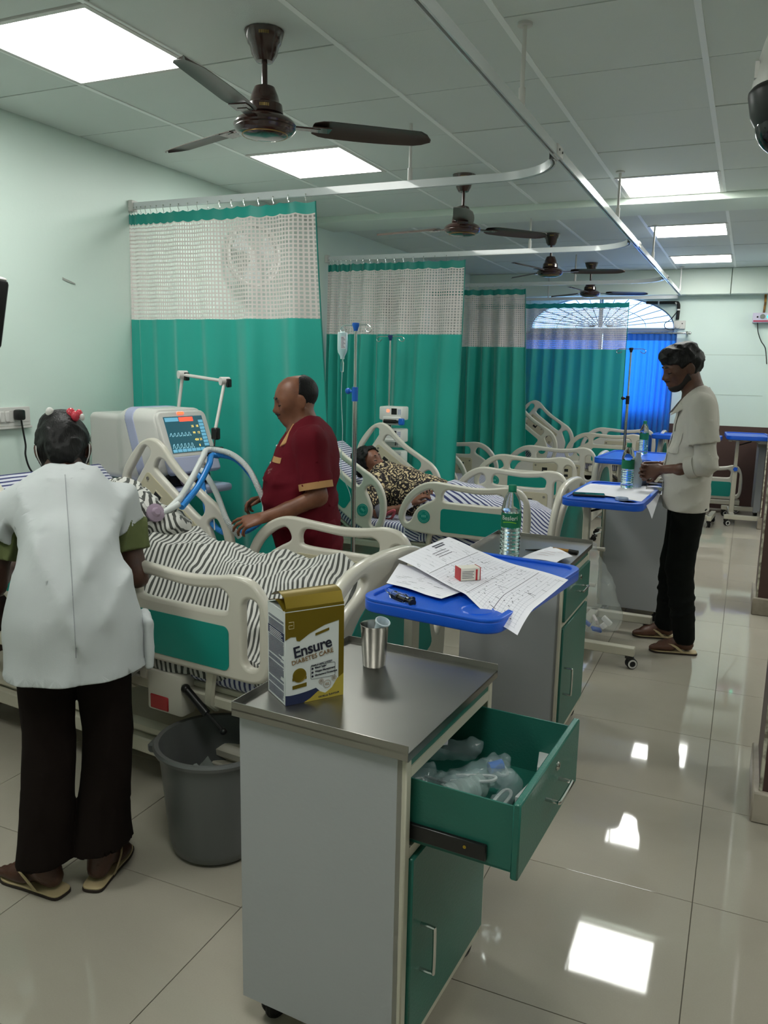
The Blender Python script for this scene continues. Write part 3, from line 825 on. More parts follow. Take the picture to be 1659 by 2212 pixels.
def make_bed(label, loc, th, smat, zb=0.0, extras=True, mat_len=2.18, rz=0.0):
    """th = backrest angle; zb raises the whole sleeping deck"""
    b = thing('hospital_bed', label, 'hospital bed', loc, rz, 'hospital beds in the ward')
    d = 0.50 + zb
    obj('base_frame', MB().box(0.25, 2.10, -0.36, -0.30, 0.15, 0.21, 0.006).box(0.25, 2.10, 0.30, 0.36, 0.15, 0.21, 0.006)
        .box(0.25, 0.31, -0.36, 0.36, 0.15, 0.21, 0.006).box(2.04, 2.10, -0.36, 0.36, 0.15, 0.21, 0.006).box(0.36, 1.98, -0.345, 0.345, 0.21, 0.27, 0.02), M_frame, b)
    for x in (0.62, 1.72):
        obj('lift_column', MB().box(x - 0.07, x + 0.07, -0.20, 0.20, 0.21, d - 0.06, 0.01).box(x - 0.045, x + 0.045, -0.30, 0.30, d - 0.13, d - 0.06, 0.01), M_frame, b)
    for x in (0.28, 2.07):
        for y in (-0.33, 0.33): caster('caster', b, x, y, 0.062, top=0.15, ang=0.3 + y)
    obj('deck_frame', MB().box(0.12, 2.23, -0.43, -0.39, d - 0.06, d - 0.02, 0.006).box(0.12, 2.23, 0.39, 0.43, d - 0.06, d - 0.02, 0.006)
        .box(0.12, 0.17, -0.42, 0.42, d - 0.06, d - 0.02, 0.006).box(2.18, 2.23, -0.42, 0.42, d - 0.06, d - 0.02, 0.006).box(1.0, 2.2, -0.40, 0.40, d - 0.02, d, 0.004), M_frame, b)
    ct, st = math.cos(th), math.sin(th)
    hx, hz = 0.98, d
    B = Matrix.Translation((hx, 0, hz)) @ Matrix.Rotation(th, 4, 'Y')      # rotates -x upward
    obj('backrest', MB().box(-0.78, 0.0, -0.40, 0.40, -0.02, 0.0, 0.004, Mx=B).box(-0.5, -0.44, -0.35, 0.35, -0.06, -0.02, 0.004, Mx=B), M_frame, b)
    # mattress: one bent slab
    prof = []
    for i in range(11): prof.append((hx + 0.02 + (mat_len - hx - 0.02) * (1 - i / 10), d, 0.0))
    for i in range(1, 10): prof.append((hx - 0.78 * i / 9 * ct, hz + 0.78 * i / 9 * st, 1.0))
    mb = MB(); tk = 0.11; nv = 14
    vs = []; n = len(prof)
    def nrm(i):
        a = prof[max(0, i - 1)]; c = prof[min(n - 1, i + 1)]
        dx, dz = c[0] - a[0], c[1] - a[1]; L = math.hypot(dx, dz); return (dz / L, -dx / L)
    sec = rrect(-0.415, 0.415, 0.0, tk, 0.035, 3)
    acc = 0
    for i in range(n):
        if i: acc += math.hypot(prof[i][0] - prof[i - 1][0], prof[i][1] - prof[i - 1][1])
        nx, nz_ = nrm(i)
        for (yy, q) in sec:
            mb.v.append((prof[i][0] + nx * q, yy, prof[i][1] + nz_ * q)); mb.uv[len(mb.v) - 1] = (acc, yy)
    k = len(sec)
    for i in range(n - 1):
        for j in range(k):
            mb.f.append((i * k + j, (i + 1) * k + j, (i + 1) * k + (j + 1) % k, i * k + (j + 1) % k)); mb.mi.append(0)
    mb.f.append(tuple(range(k))); mb.f.append(tuple((n - 1) * k + j for j in range(k - 1, -1, -1))); mb.mi += [0, 0]
    obj('mattress', mb, smat, b, smooth=60)
    end_board('headboard', b, 0.12, 0.47 + zb, 1.00 + zb, -1)
    end_board('footboard', b, 2.26, 0.42 + zb, 0.93 + zb, 1)
    for near in (True, False):
        side_rail(b, (1.29, 0.575 + zb), 0.0, near, False)
        if th > 0.1: side_rail(b, (1.11, 0.50 + zb), th, near, True, 0.93)
        else: side_rail(b, (1.235, 0.575 + zb), 0.0, near, True, 0.93)
        s = -1 if near else 1
        for x in (1.48, 1.86):
            obj('rail_bracket', MB().tube([(x, s * 0.40, d - 0.07), (x, s * 0.435, d - 0.04), (x + 0.01, s * 0.438, d + 0.03), (x + 0.02, s * 0.437, d + 0.09)], [0.017] * 4, 8), M_frame, b)
    # crank handles at the foot
    for n_, y in enumerate((-0.22, 0.0, 0.22)):
        if extras == 2 and n_ == 2: continue
        c = obj('crank', MB().cyl((2.10, y, d - 0.09), (2.31, y, d - 0.09), 0.010, n=10).cyl((2.27, y, d - 0.09), (2.31, y, d - 0.09), 0.014, n=12)
                .tube([(2.31, y, d - 0.09), (2.335, y, d - 0.09), (2.352, y, d - 0.078), (2.372, y, d - 0.02), (2.384, y, d + 0.0), (2.40, y, d + 0.006)] if extras == 2 and n_ == 1 else
                      [(2.31, y, d - 0.09), (2.335, y, d - 0.09), (2.352, y, d - 0.10), (2.37, y, d - 0.15), (2.385, y, d - 0.165), (2.40, y, d - 0.17)], 0.006, 8), M_chrome, b)
        z = d + 0.006 if (extras == 2 and n_ == 1) else d - 0.17
        obj('crank_grip', MB().lathe([(0.008, 0), (0.012, 0.004), (0.0115, 0.05), (0.013, 0.10), (0.0, 0.104)], 12, Matrix.Translation((2.39, y, z)) @ Matrix.Rotation(PI / 2, 4, 'Y')), M_abs, c)
    # side release housing with red lever, and gas strut (near side)
    y = -0.47
    rb = obj('release_housing', MB().box(1.60, 1.76, y + 0.01, y + 0.08, d - 0.115, d + 0.03, 0.012, 2).box(1.55, 1.60, y + 0.02, y + 0.07, d - 0.02, d + 0.05, 0.01), M_abs, b)
    obj('red_lever', MB().box(1.618, 1.70, y + 0.006, y + 0.014, d - 0.105, d - 0.055, 0.003), mat('red_plastic', '#a81f24', 0.4), rb)
    obj('gas_strut', MB().cyl((1.77, y + 0.02, d - 0.01), (1.86, y + 0.02, d - 0.075), 0.014, n=12).cyl((1.85, y + 0.02, d - 0.068), (1.93, y + 0.02, d - 0.12), 0.006, n=8).ball((1.77, y + 0.02, d - 0.01), 0.016).ball((1.93, y + 0.02, d - 0.12), 0.012), M_black, b)
    return b
B1LOC, B1RZ = (-0.02, 2.68, 0), R(-6)
make_bed('nearest hospital bed with raised backrest and covered patient under black and white striped sheet', B1LOC, R(37), M_bs, 0.01, extras=1, rz=B1RZ)
make_bed('second hospital bed, holding the woman in printed gown, backrest raised', (0.09, 5.14, 0), R(35), M_bs, -0.035, extras=2, rz=R(-2.5))
make_bed('third hospital bed lying flat and empty under blue striped sheet', (-0.01, 6.87, 0), 0.0, M_bsl, -0.03)
make_bed('farthest hospital bed with raised backrest, in front of the arched window', (0.24, 9.30, 0), R(37), M_bsl, 0.0)

# ------------------------------------------------------------------ sheets as wrinkled cloth
def fold_noise(x, y, seed=0, f=1.0):
    v = 0
    for i, (a, fr, am) in enumerate(((0.5, 7, 0.5), (1.4, 11, 0.36), (2.3, 17, 0.26), (0.9, 27, 0.16), (2.8, 41, 0.09))):
        c, s = math.cos(a + seed), math.sin(a + seed)
        q = (x * c + y * s) * fr * f + 1.6 * math.sin((x * s - y * c) * fr * f * 0.45 + i * 2.1 + seed) + seed * i
        v += am * (1 - 2 * abs(math.sin(q)) ** 0.8)
    return v
def sheet(name, label, m, x0, x1, ya, yb, hfun, nx=150, ny=110, drape_near=0.0, drape_far=0.0, wr=0.014, seed=0, group=None, uvrot=0.0, cat='sheet'):
    """cloth over a height function z=hfun(x,y); edges hang down by the drape lengths"""
    mb = MB()
    tot = (yb - ya) + drape_near + drape_far
    def P(u, v):
        x = x0 + (x1 - x0) * u; s = v * tot
        if s < drape_near:
            dn = drape_near - s; xx = x
            y = ya - 0.012 - 0.02 * math.sin(14 * x + 3) * min(1, dn * 6); z = hfun(x, ya) - dn
            y += wr * 0.7 * fold_noise(x, dn, seed)
            return (xx, y, z)
        if s > drape_near + (yb - ya):
            dn = s - drape_near - (yb - ya)
            return (x, yb + 0.012 + wr * 0.7 * fold_noise(x, dn, seed + 2), hfun(x, yb) - dn)
        y = ya + (s - drape_near)
        return (x, y, hfun(x, y) + wr * fold_noise(x, y, seed))
    mb.grid(P, nx, ny, uvfn=lambda u, v: ((x1 - x0) * u * math.cos(uvrot) + v * tot * math.sin(uvrot) + 0.022 * math.sin(5 * u + 7 * v), v * tot))
    o = obj(name, mb, m, smooth=180)
    return tag(o, label, cat, group)
def bump(x, y, cx, cy, sx, sy, h): return h * math.exp(-((x - cx) / sx) ** 2 - ((y - cy) / sy) ** 2)
def h1(x, y):
    z = 0.64
    t = abs(y)
    z += 0.20 * math.exp(-(t / 0.27) ** 4) * (1.0 if x < 1.5 else 1.0 - 0.2 * min(1, (x - 1.5) / 0.6))
    z += bump(x, y, 1.78, 0.10, 0.22, 0.13, 0.05) + bump(x, y, 1.98, -0.07, 0.20, 0.14, 0.035) + bump(x, y, 2.02, 0.14, 0.1, 0.1, 0.05)
    z += bump(x, y, 1.20, 0.0, 0.24, 0.22, 0.09)
    if x < 1.02: z += (1.02 - x) * 0.5
    if x > 2.1: z -= (x - 2.1) * 0.8
    return z
o = sheet('striped_bedsheet', 'crumpled black and white striped sheet spread over the patient in the nearest bed', M_bw, 0.99, 2.21, -0.405, 0.405, h1, 190, 130, drape_near=0.10, drape_far=0.10, wr=0.026, seed=1.0, uvrot=0.35, cat='bedsheet')
o.location = B1LOC; o.rotation_euler = (0, 0, B1RZ)
# corner of the sheet hanging down under the near side rail
def hang(u, v):
    x = 1.36 + 0.32 * u * (1 - 0.35 * v) - 0.02 * v; z = 0.60 - 0.25 * v * (1 - 0.65 * u ** 1.5) + 0.02 * math.sin(6 * u)
    return (x, -0.492 - 0.012 * math.sin(15 * u + 3 * v) - 0.01 * v, z)
o2 = obj('hanging_corner', MB().grid(hang, 40, 30, uvfn=lambda u, v: (0.30 * u + 0.10 * v, 0.26 * v)), M_bw, o, smooth=180)
# striped cloth bundle wrapped over the patient's head on the raised backrest
s_ = SDF((0.80, -0.30, 0.74), (1.42, 0.30, 1.22), 0.007)
s_.ell((1.02, -0.02, 0.965), (0.12, 0.12, 0.12), 0.03).ell((1.13, -0.05, 0.95), (0.10, 0.12, 0.085), 0.05).ell((1.23, 0.03, 0.91), (0.08, 0.09, 0.06), 0.05)
s_.wrinkle(0.010, 42, 2).wrinkle(0.005, 90, 3)
me = s_.mesh('head_cloth', M_bw, 0.1)
def box_uv(me, sc=1.0, ax=(1, 0.3, 0.6), ay=(0, 1, 0.4)):
    ul = me.uv_layers.new(name='UVMap'); n = len(me.loops)
    li = np.zeros(n, dtype=np.int32); me.loops.foreach_get('vertex_index', li)
    co = np.zeros(len(me.vertices) * 3, dtype=np.float32); me.vertices.foreach_get('co', co); co = co.reshape(-1, 3)
    uv = np.stack([co @ np.array(ax, dtype=np.float32), co @ np.array(ay, dtype=np.float32)], 1)[li] * sc
    ul.data.foreach_set('uv', uv.ravel().astype(np.float32))
box_uv(me)
hc = mesh_obj('head_cloth', me, None); hc.location = B1LOC; hc.rotation_euler = (0, 0, B1RZ)
tag(hc, 'bunched striped cloth covering the head of the patient in the nearest bed', 'cloth')

# second bed: blanket over the woman's legs
def h2(x, y):
    z = 0.575
    z += 0.20 * math.exp(-((y + 0.02) / 0.20) ** 4) * (1.0 - 0.5 * max(0, min(1, (x - 1.45) / 0.7)))
    z += bump(x, y, 1.62, 0.05, 0.16, 0.14, 0.06) + bump(x, y, 2.0, -0.05, 0.14, 0.22, 0.05) + bump(x, y, 1.42, 0.02, 0.12, 0.2, 0.03)
    return z
o = sheet('striped_blanket', 'blue and white striped blanket over the legs of the woman in the second bed', M_bs, 1.32, 2.20, -0.405, 0.405, h2, 110, 90, drape_near=0.10, drape_far=0.10, wr=0.013, seed=4.0, uvrot=1.2, cat='blanket')
o.location = (0.09, 5.14, 0); o.rotation_euler = (0, 0, R(-2.5))

# ------------------------------------------------------------------ bedside lockers
def locker(label, loc, rz, open_by=0.0, group='bedside lockers'):
    L = thing('bedside_locker', label, 'locker', loc, rz, group)
    D, W, H = 0.415, 0.50, 0.80                      # x depth, y width
    x0, x1, y0, y1 = -D / 2, D / 2, -W / 2, W / 2
    zb = 0.07
    obj('side_panel', MB().box(x0, x1 - 0.004, y0, y0 + 0.012, zb, H, 0.002), M_whitep, L)
    obj('side_panel', MB().box(x0, x1 - 0.004, y1 - 0.012, y1, zb, H, 0.002), M_whitep, L)
    obj('back_panel', MB().box(x0, x0 + 0.01, y0 + 0.012, y1 - 0.012, zb, H), M_whitep, L)
    obj('inner_shelf', MB().box(x0 + 0.01, x1 - 0.02, y0 + 0.012, y1 - 0.012, zb, zb + 0.01).box(x0 + 0.01, x1 - 0.02, y0 + 0.012, y1 - 0.012, 0.545, 0.555), M_frame, L)
    f = MB()
    f.box(x1 - 0.02, x1 + 0.004, y0, y0 + 0.024, zb, H, 0.003).box(x1 - 0.02, x1 + 0.004, y1 - 0.024, y1, zb, H, 0.003)
    for a, b in ((zb, zb + 0.03), (0.552, 0.575), (0.735, 0.758)): f.box(x1 - 0.02, x1 + 0.003, y0 + 0.024, y1 - 0.024, a, b)
    obj('front_frame', f, M_frame, L)
    obj('top_fascia', MB().box(x1 - 0.008, x1 + 0.0, y0 + 0.024, y1 - 0.024, 0.758, H), M_tealp, L)
    d = obj('door', MB().box(x1 - 0.004, x1 + 0.012, y0 + 0.026, y1 - 0.026, zb + 0.032, 0.549, 0.003), M_tealp, L)
    yy = y0 + 0.075
    obj('door_handle', MB().tube(spline([(x1 + 0.01, yy, 0.37), (x1 + 0.040, yy, 0.37), (x1 + 0.045, yy, 0.36), (x1 + 0.045, yy, 0.27), (x1 + 0.040, yy, 0.26), (x1 + 0.01, yy, 0.26)], 4), 0.0045, 8), M_chrome, d)
    # drawer
    dr = thing('drawer', None, None, (open_by, 0, 0)); dr.parent = L
    a, b = y0 + 0.028, y1 - 0.028
    obj('drawer_front', MB().box(x1 - 0.002, x1 + 0.014, a - 0.003, b + 0.003, 0.575, 0.737, 0.003), M_tealp, dr)
    t = 0.004
    bx = MB().box(x1 - 0.36, x1 - 0.002, a + 0.014, a + 0.014 + t, 0.582, 0.722).box(x1 - 0.36, x1 - 0.002, b - 0.014 - t, b - 0.014, 0.582, 0.722)
    bx.box(x1 - 0.36, x1 - 0.356, a + 0.014, b - 0.014, 0.582, 0.715).box(x1 - 0.36, x1 - 0.002, a + 0.014, b - 0.014, 0.580, 0.584)
    obj('drawer_tray', bx, M_tealp, dr)
    for s, yq in ((-1, a + 0.014), (1, b - 0.014)):
        obj('slide', MB().box(x1 - 0.36, x1 - 0.055, min(yq, yq + s * 0.011), max(yq, yq + s * 0.011), 0.592, 0.626, 0.002), M_black, dr)
        if s < 0:
            obj('slide_rivet', MB().lathe([(0.0035, 0), (0.0035, 0.001), (0.002, 0.001), (0.002, 0)], 10, Matrix.Translation((x1 - 0.10, yq - 0.011, 0.612)) @ Matrix.Rotation(PI / 2, 4, 'X')), mat('brass', '#c9b04a', 0.3, metal=1.0), dr)
    obj('lock', MB().lathe([(0.011, 0), (0.011, 0.003), (0.008, 0.006), (0.003, 0.006), (0.003, 0.003), (0, 0.003)], 16, Matrix.Translation((x1 + 0.0135, 0.03, 0.705)) @ Matrix.Rotation(PI / 2, 4, 'Y')), M_chrome, dr)
    z = 0.665; q = 0.05
    obj('drawer_handle', MB().tube(spline([(x1 + 0.012, -q, z), (x1 + 0.040, -q, z), (x1 + 0.045, -q + 0.006, z), (x1 + 0.045, q - 0.006, z), (x1 + 0.040, q, z), (x1 + 0.012, q, z)], 4), 0.0045, 8), M_chrome, dr)
    # stainless tray top
    e = 0.012; tx0, tx1, ty0, ty1 = x0 - e, x1 + e, y0 - e, y1 + e
    tp = MB().box(tx0, tx1, ty0, ty1, H, H + 0.004)
    tp.box(tx0, tx1, ty0, ty0 + 0.0022, H - 0.014, H + 0.020, 0.0008).box(tx0, tx1, ty1 - 0.0022, ty1, H - 0.014, H + 0.020, 0.0008)
    tp.box(tx0, tx0 + 0.0022, ty0, ty1, H - 0.014, H + 0.020, 0.0008).box(tx1 - 0.002, tx1, ty0, ty1, H - 0.016, H + 0.004, 0.0008)
    obj('tray_top', tp, M_steel, L)
    for x in (x0 + 0.045, x1 - 0.045):
        for y in (y0 + 0.045, y1 - 0.045): caster('caster', L, x, y, 0.026, m_hub=M_black, wid=0.014, top=0.072, ang=1.2 + x)
    return L
LK1 = (2.548, 1.665, 0); LK1R = R(-3.5)
l1 = locker('nearest bedside locker with its green drawer pulled open', LK1, LK1R, 0.222)
locker('second bedside locker, closed, with a water bottle on its steel tray', (2.505, 3.335, 0), R(-1.5), 0.0)
locker('third bedside locker, behind the overbed table beside the standing man', (2.745, 5.44, 0), R(178), 0.0)
locker('farthest bedside locker by the back wall, behind the last pillar', (3.66, 9.84, 0), R(2), 0.0)

# ------------------------------------------------------------------ overbed tables
def ot_outline(L, W, r, ch):
    return rrect(-W / 2, W / 2, -L / 2, L / 2, r, 6)
def overbed(label, loc, rz, z=0.86, L=0.80, W=0.42, group='blue overbed tables', bx=0.0, by=0.0):
    t = thing('overbed_table', label, 'overbed table', loc, rz, group)
    ol = ot_outline(L, W, 0.06, 0)
    p = plate([ol], 0.034, 0.006, 2)
    top = obj('table_top', MB().add(p.v, p.f, Matrix.Translation((0, 0, z + 0.014))), M_blue, t)
    inn = rrect(-W / 2 + 0.022, W / 2 - 0.022, -L / 2 + 0.022, L / 2 - 0.022, 0.05, 6)
    rim = plate([ol, inn], 0.010, 0.003, 1)
    obj('raised_rim', MB().add(rim.v, rim.f, Matrix.Translation((0, 0, z + 0.034))), M_blue, top)
    mb = MB().lathe([(0.042, 0.0), (0.046, 0.003), (0.050, 0.0)], 28, Matrix.Translation((0.12, -L / 2 + 0.10, z + 0.031)))
    obj('cup_recess', mb, M_blue, top)
    xs = -0.09 + bx
    obj('support_bracket', MB().box(-0.16, 0.10, -0.10, -0.06, z - 0.028, z - 0.003, 0.003).box(-0.16, 0.10, 0.10, 0.14, z - 0.028, z - 0.003, 0.003).box(xs - 0.03, xs + 0.03, -0.10, 0.14, z - 0.03, z - 0.004, 0.003)
        .box(-0.18, -0.145, -0.105, -0.055, z - 0.035, z - 0.003, 0.004).box(0.085, 0.12, -0.105, -0.055, z - 0.035, z - 0.003, 0.004), M_frame, t)
    yc = -0.08 + by
    obj('inner_column', MB().box(xs - 0.017, xs + 0.017, yc - 0.024, yc + 0.024, 0.42, z - 0.02, 0.003), M_frame, t)
    obj('outer_column', MB().box(xs - 0.024, xs + 0.024, yc - 0.031, yc + 0.031, 0.115, 0.56, 0.004), M_frame, t)
    obj('release_lever', MB().tube([(xs + 0.02, yc, z - 0.07), (xs + 0.06, yc - 0.01, z - 0.055), (xs + 0.13, yc - 0.02, z - 0.028)], 0.006, 8), M_dark, t)
    k = obj('height_knob', MB().lathe([(0.012, 0.0), (0.012, 0.012), (0.0, 0.012)], 12, Matrix.Translation((xs, yc - 0.031, 0.575)) @ Matrix.Rotation(PI / 2, 4, 'X'))
        .prism([((0.026 if i % 2 else 0.019) * math.cos(i * PI / 5), (0.026 if i % 2 else 0.019) * math.sin(i * PI / 5)) for i in range(10)], 0.012, 0.028, Matrix.Translation((xs, yc - 0.031, 0.575)) @ Matrix.Rotation(PI / 2, 4, 'X')), M_blue, t)
    obj('base_crossbar', MB().box(xs - 0.024, xs + 0.024, -0.30, 0.34, 0.085, 0.118, 0.004), M_frame, t)
    for yl in (-0.30, 0.32):
        obj('base_leg', MB().box(-0.17 + bx, 0.25 + bx, yl - 0.024, yl + 0.024, 0.072, 0.118, 0.004), M_frame, t)
        for xl in (-0.145 + bx, 0.225 + bx): caster('caster', t, xl, yl, 0.029, m_hub=M_white, wid=0.016, top=0.074, ang=0.5)
    return t
OT1 = (2.572, 2.42, 0); OT2 = (2.67, 4.60, 0)
overbed('nearest blue overbed table, covered with printed patient charts', OT1, R(-7), 0.855, 0.76, 0.44, bx=-0.11)
overbed('blue overbed table between second locker and the standing man, with phone on it', OT2, R(-2), 0.862, 0.78, 0.42, bx=-0.035)
overbed('blue overbed table beyond the standing man, at the foot of the third bed', (2.53, 6.68, 0), R(-4), 0.865, 0.76, 0.50)
overbed('far blue overbed table at the right, beside the last pillar', (3.33, 9.32, 0), R(4), 0.895, 0.62, 0.42)
overbed('far blue overbed table behind the standing man, near the blue curtain', (2.76, 8.95, 0), R(86), 0.885, 0.66, 0.42)

# ------------------------------------------------------------------ ceiling fans
M_fan = mat('fan_brown_enamel', '#3a2420', 0.22, var=0.08, vscale=8, coat=0.6)
M_fanb = mat('fan_blade_brown', '#463a35', 0.35, var=0.08, vscale=12)
M_gold = mat('gold_print', '#9a7f4e', 0.35, metal=0.7)
def fan(label, x, y, zm, ang, tilt=0.0):
    f = thing('ceiling_fan', label, 'ceiling fan', (x, y, 0), 0, 'brown ceiling fans')
    can = obj('canopy', MB().lathe([(0.012, HC - 0.100), (0.030, HC - 0.098), (0.045, HC - 0.075), (0.052, HC - 0.045), (0.058, HC - 0.040), (0.068, HC - 0.008), (0.070, HC), (0.0, HC)], 28), M_fan, f)
    top = zm + 0.135
    obj('down_rod', MB().cyl((0, 0, top - 0.01), (0, 0, HC - 0.09), 0.0105, n=14), M_fan, f)
    cp = obj('coupling_cover', MB().lathe([(0.055, zm + 0.034), (0.066, zm + 0.040), (0.062, zm + 0.070), (0.053, zm + 0.078), (0.048, zm + 0.10), (0.036, zm + 0.128), (0.020, top), (0.0, top)], 28), M_fan, f)
    mo = obj('motor', MB().lathe([(0.0, zm - 0.042), (0.05, zm - 0.040), (0.075, zm - 0.034), (0.085, zm - 0.028), (0.095, zm - 0.026), (0.104, zm - 0.018), (0.110, zm - 0.010), (0.107, zm - 0.004), (0.112, zm + 0.002),
        (0.108, zm + 0.010), (0.098, zm + 0.020), (0.070, zm + 0.034), (0.0, zm + 0.036)], 36), M_fan, f)
    obj('motor_trim_ring', MB().tube([(0.080 * math.cos(t), 0.080 * math.sin(t), zm - 0.031) for t in np.linspace(0, 2 * PI, 37)[:-1]], 0.0022, 6, closed=True), M_gold, mo)
    for rr_, zz, par in ((0.0665, HC - 0.022, can), (0.0645, zm + 0.056, cp)):
        lab = MB()
        a0 = math.atan2(-y, 3.30 - x) - 0.25
        for s in range(5):
            a = a0 + s * 0.11
            lab.box(-0.0028, 0.0028, -0.0008, 0.0008, -0.005, 0.005, Mx=Matrix.Translation((rr_ * math.cos(a), rr_ * math.sin(a), zz)) @ Matrix.Rotation(a + PI / 2, 4, 'Z'))
        o = obj('maker_label', lab, M_gold, par); o['kind'] = 'stuff'
    for k in range(3):
        a = R(ang + 120 * k)
        B = Matrix.Rotation(a, 4, 'Z') @ Matrix.Translation((0, 0, zm + 0.004))
        arm = obj('blade_arm', MB().box(0.09, 0.20, -0.018, 0.018, -0.003, 0.003, 0.001, Mx=B).box(0.17, 0.24, -0.032, 0.032, -0.001, 0.004, 0.001, Mx=B), M_fan, f)
        bl = MB(); n = 16; pts = []
        for i in range(n + 1):
            t = i / n; xx = 0.175 + 0.455 * t
            w0 = -0.058 + 0.006 * t; w1 = 0.058 + 0.012 * math.sin(PI * t) - 0.01 * t
            if t > 0.86: q = (t - 0.86) / 0.14; w1 = w1 - 0.03 * q * q; w0 = w0 + 0.06 * q * q
            if t < 0.08: q = 1 - t / 0.08; w0 += 0.02 * q; w1 -= 0.02 * q
            pts.append((xx, w0, w1))
        vs = []
        for (xx, w0, w1) in pts:
            for j in range(7):
                s = j / 6; yy = w0 + (w1 - w0) * s; zz = 0.006 - 0.22 * yy + 0.010 * math.sin(PI * s)
                vs.append((xx, yy, zz)); vs.append((xx, yy, zz - 0.0016))
        fs = []
        for i in range(n):
            for j in range(6):
                a_ = (i * 7 + j) * 2; b_ = a_ + 2; c_ = a_ + 14; d_ = c_ + 2
                fs.append((a_, c_, d_, b_)); fs.append((a_ + 1, b_ + 1, d_ + 1, c_ + 1))
            for j in (0, 6):
                a_ = (i * 7 + j) * 2; c_ = a_ + 14
                fs.append((a_, a_ + 1, c_ + 1, c_) if j == 0 else (a_, c_, c_ + 1, a_ + 1))
        for i in (0, n):
            for j in range(6):
                a_ = (i * 7 + j) * 2; fs.append((a_, a_ + 2, a_ + 3, a_ + 1))
        bl.add(vs, fs, B); obj('blade', bl, M_fanb, f)
    return f
fan('brown ceiling fan nearest the camera, above the ventilator', 1.64, 2.64, 2.398, 40)
fan('brown ceiling fan in front of the ceiling beam, one blade towards the camera', 1.62, 4.90, 2.395, 49)
fan('brown ceiling fan beyond the beam, hanging over the third bed', 1.645, 7.19, 2.39, 15)
fan('farthest brown ceiling fan, in front of the arched window', 1.63, 9.20, 2.385, 22)

# ------------------------------------------------------------------ ventilator
V = thing('ventilator', 'white and lavender ventilator with lit screen on lavender trolley beside nearest bed', 'ventilator', (0.50, 3.34, 0), 0)
VR = Matrix.Rotation(R(-10), 4, 'Z')
obj('trolley_shelf', MB().box(-0.36, 0.38, -0.20, 0.20, 0.915, 0.955, 0.015, 2, Mx=VR), M_lav, V)
obj('trolley_column', MB().box(-0.06, 0.06, -0.06, 0.06, 0.14, 0.92, 0.01, Mx=VR).box(-0.26, 0.26, -0.03, 0.03, 0.09, 0.14, 0.01, Mx=VR).box(-0.03, 0.03, -0.22, 0.22, 0.09, 0.14, 0.01, Mx=VR), M_lav, V)
for x, y in ((-0.24, 0), (0.24, 0), (0, -0.2), (0, 0.2)): caster('caster', V, x, y, 0.035, top=0.10)
s = SDF((-0.36, -0.25, 0.93), (0.36, 0.25, 1.40), 0.005)
s.rbox((-0.06, 0, 1.135), (0.25, 0.155, 0.165), 0.03, 0.0).rbox((0.10, 0, 1.155), (0.17, 0.165, 0.18), 0.06, 0.03)
s.cut((0.27, 0, 1.15), (0.93, 0, 0.36)).cut((-0.1, 0, 1.325), (-0.14, 0, 1.0))
me = s.mesh('housing', M_white, 0.0); o = mesh_obj('housing', me, V); o.matrix_local = VR
SF = VR @ frame((0.272, 0, 1.145), (0, 1, 0), (-0.36, 0, 0.93))   # front face frame: x = y-dir, y = up the face, z = outward
obj('bezel', MB().add(*(lambda p: (p.v, p.f))(plate([rrect(-0.16, 0.16, -0.055, 0.185, 0.035)], 0.03, 0.008)), SF @ Matrix.Translation((0, 0, 0.004))), M_white, V)
s.d = (s.d - 0.0025).astype(np.float32); s.cut((0.125, 0, 1.1), (0.95, 0, 0.3)).cut((0.06, 0, 1.1), (-0.95, 0, -0.3)); o = mesh_obj('lavender_band', s.mesh('lavender_band', M_lav, 0.0), V); o.matrix_local = VR
obj('control_strip', MB().add(*(lambda p: (p.v, p.f))(plate([rrect(-0.165, 0.165, -0.135, -0.045, 0.02)], 0.036, 0.01)), SF @ Matrix.Translation((0, 0, 0.002))), M_lav, V)
M_scr = emat('screen_dark_teal', '#173c46', 0.7); M_scr.node_tree.nodes['Principled BSDF'].inputs['Roughness'].default_value = 0.15
sc = obj('screen', MB().box(-0.125, 0.125, -0.03, 0.155, 0.018, 0.0215, Mx=SF), M_scr, V)
def em(n_, c, s_=1.0): return emat(n_, c, s_)
M_sr = em('screen_red', '#e8402c', 1.1); M_sc = em('screen_cyan', '#8fc4d0', 0.8); M_sy = em('screen_yellow', '#d9c05a', 0.8); M_sb = em('screen_key_blue', '#4c7f94', 0.7)
obj('alarm_banner', MB().box(-0.03, 0.06, 0.128, 0.150, 0.0215, 0.0222, Mx=SF), M_sr, sc)
mb = MB()
for i in range(8): mb.box(0.092, 0.122, 0.118 - i * 0.0175, 0.132 - i * 0.0175, 0.0215, 0.0222, Mx=SF)
for i in range(7): mb.box(-0.12 + i * 0.030, -0.094 + i * 0.030, -0.027, -0.012, 0.0215, 0.0222, Mx=SF)
mb.box(-0.12, -0.035, 0.130, 0.150, 0.0215, 0.0222, Mx=SF)
obj('touch_keys', mb, M_sb, sc)['kind'] = 'stuff'
mb = MB()
for r_ in range(2):
    yb = 0.055 - 0.062 * r_; pp = []
    for i in range(60):
        t = i / 59; xx = -0.118 + 0.14 * t; h = 0.02 * (1 if (i % 10) in (3, 4, 5, 6) else 0) * (0.7 + 0.3 * r_) + 0.003 * math.sin(i * 1.3)
        pp.append(SF @ Vector((xx, yb + h, 0.0222)))
    mb.tube(pp, 0.0006, 4)
obj('waveform_trace', mb, M_sc, sc)['kind'] = 'stuff'
mb = MB()
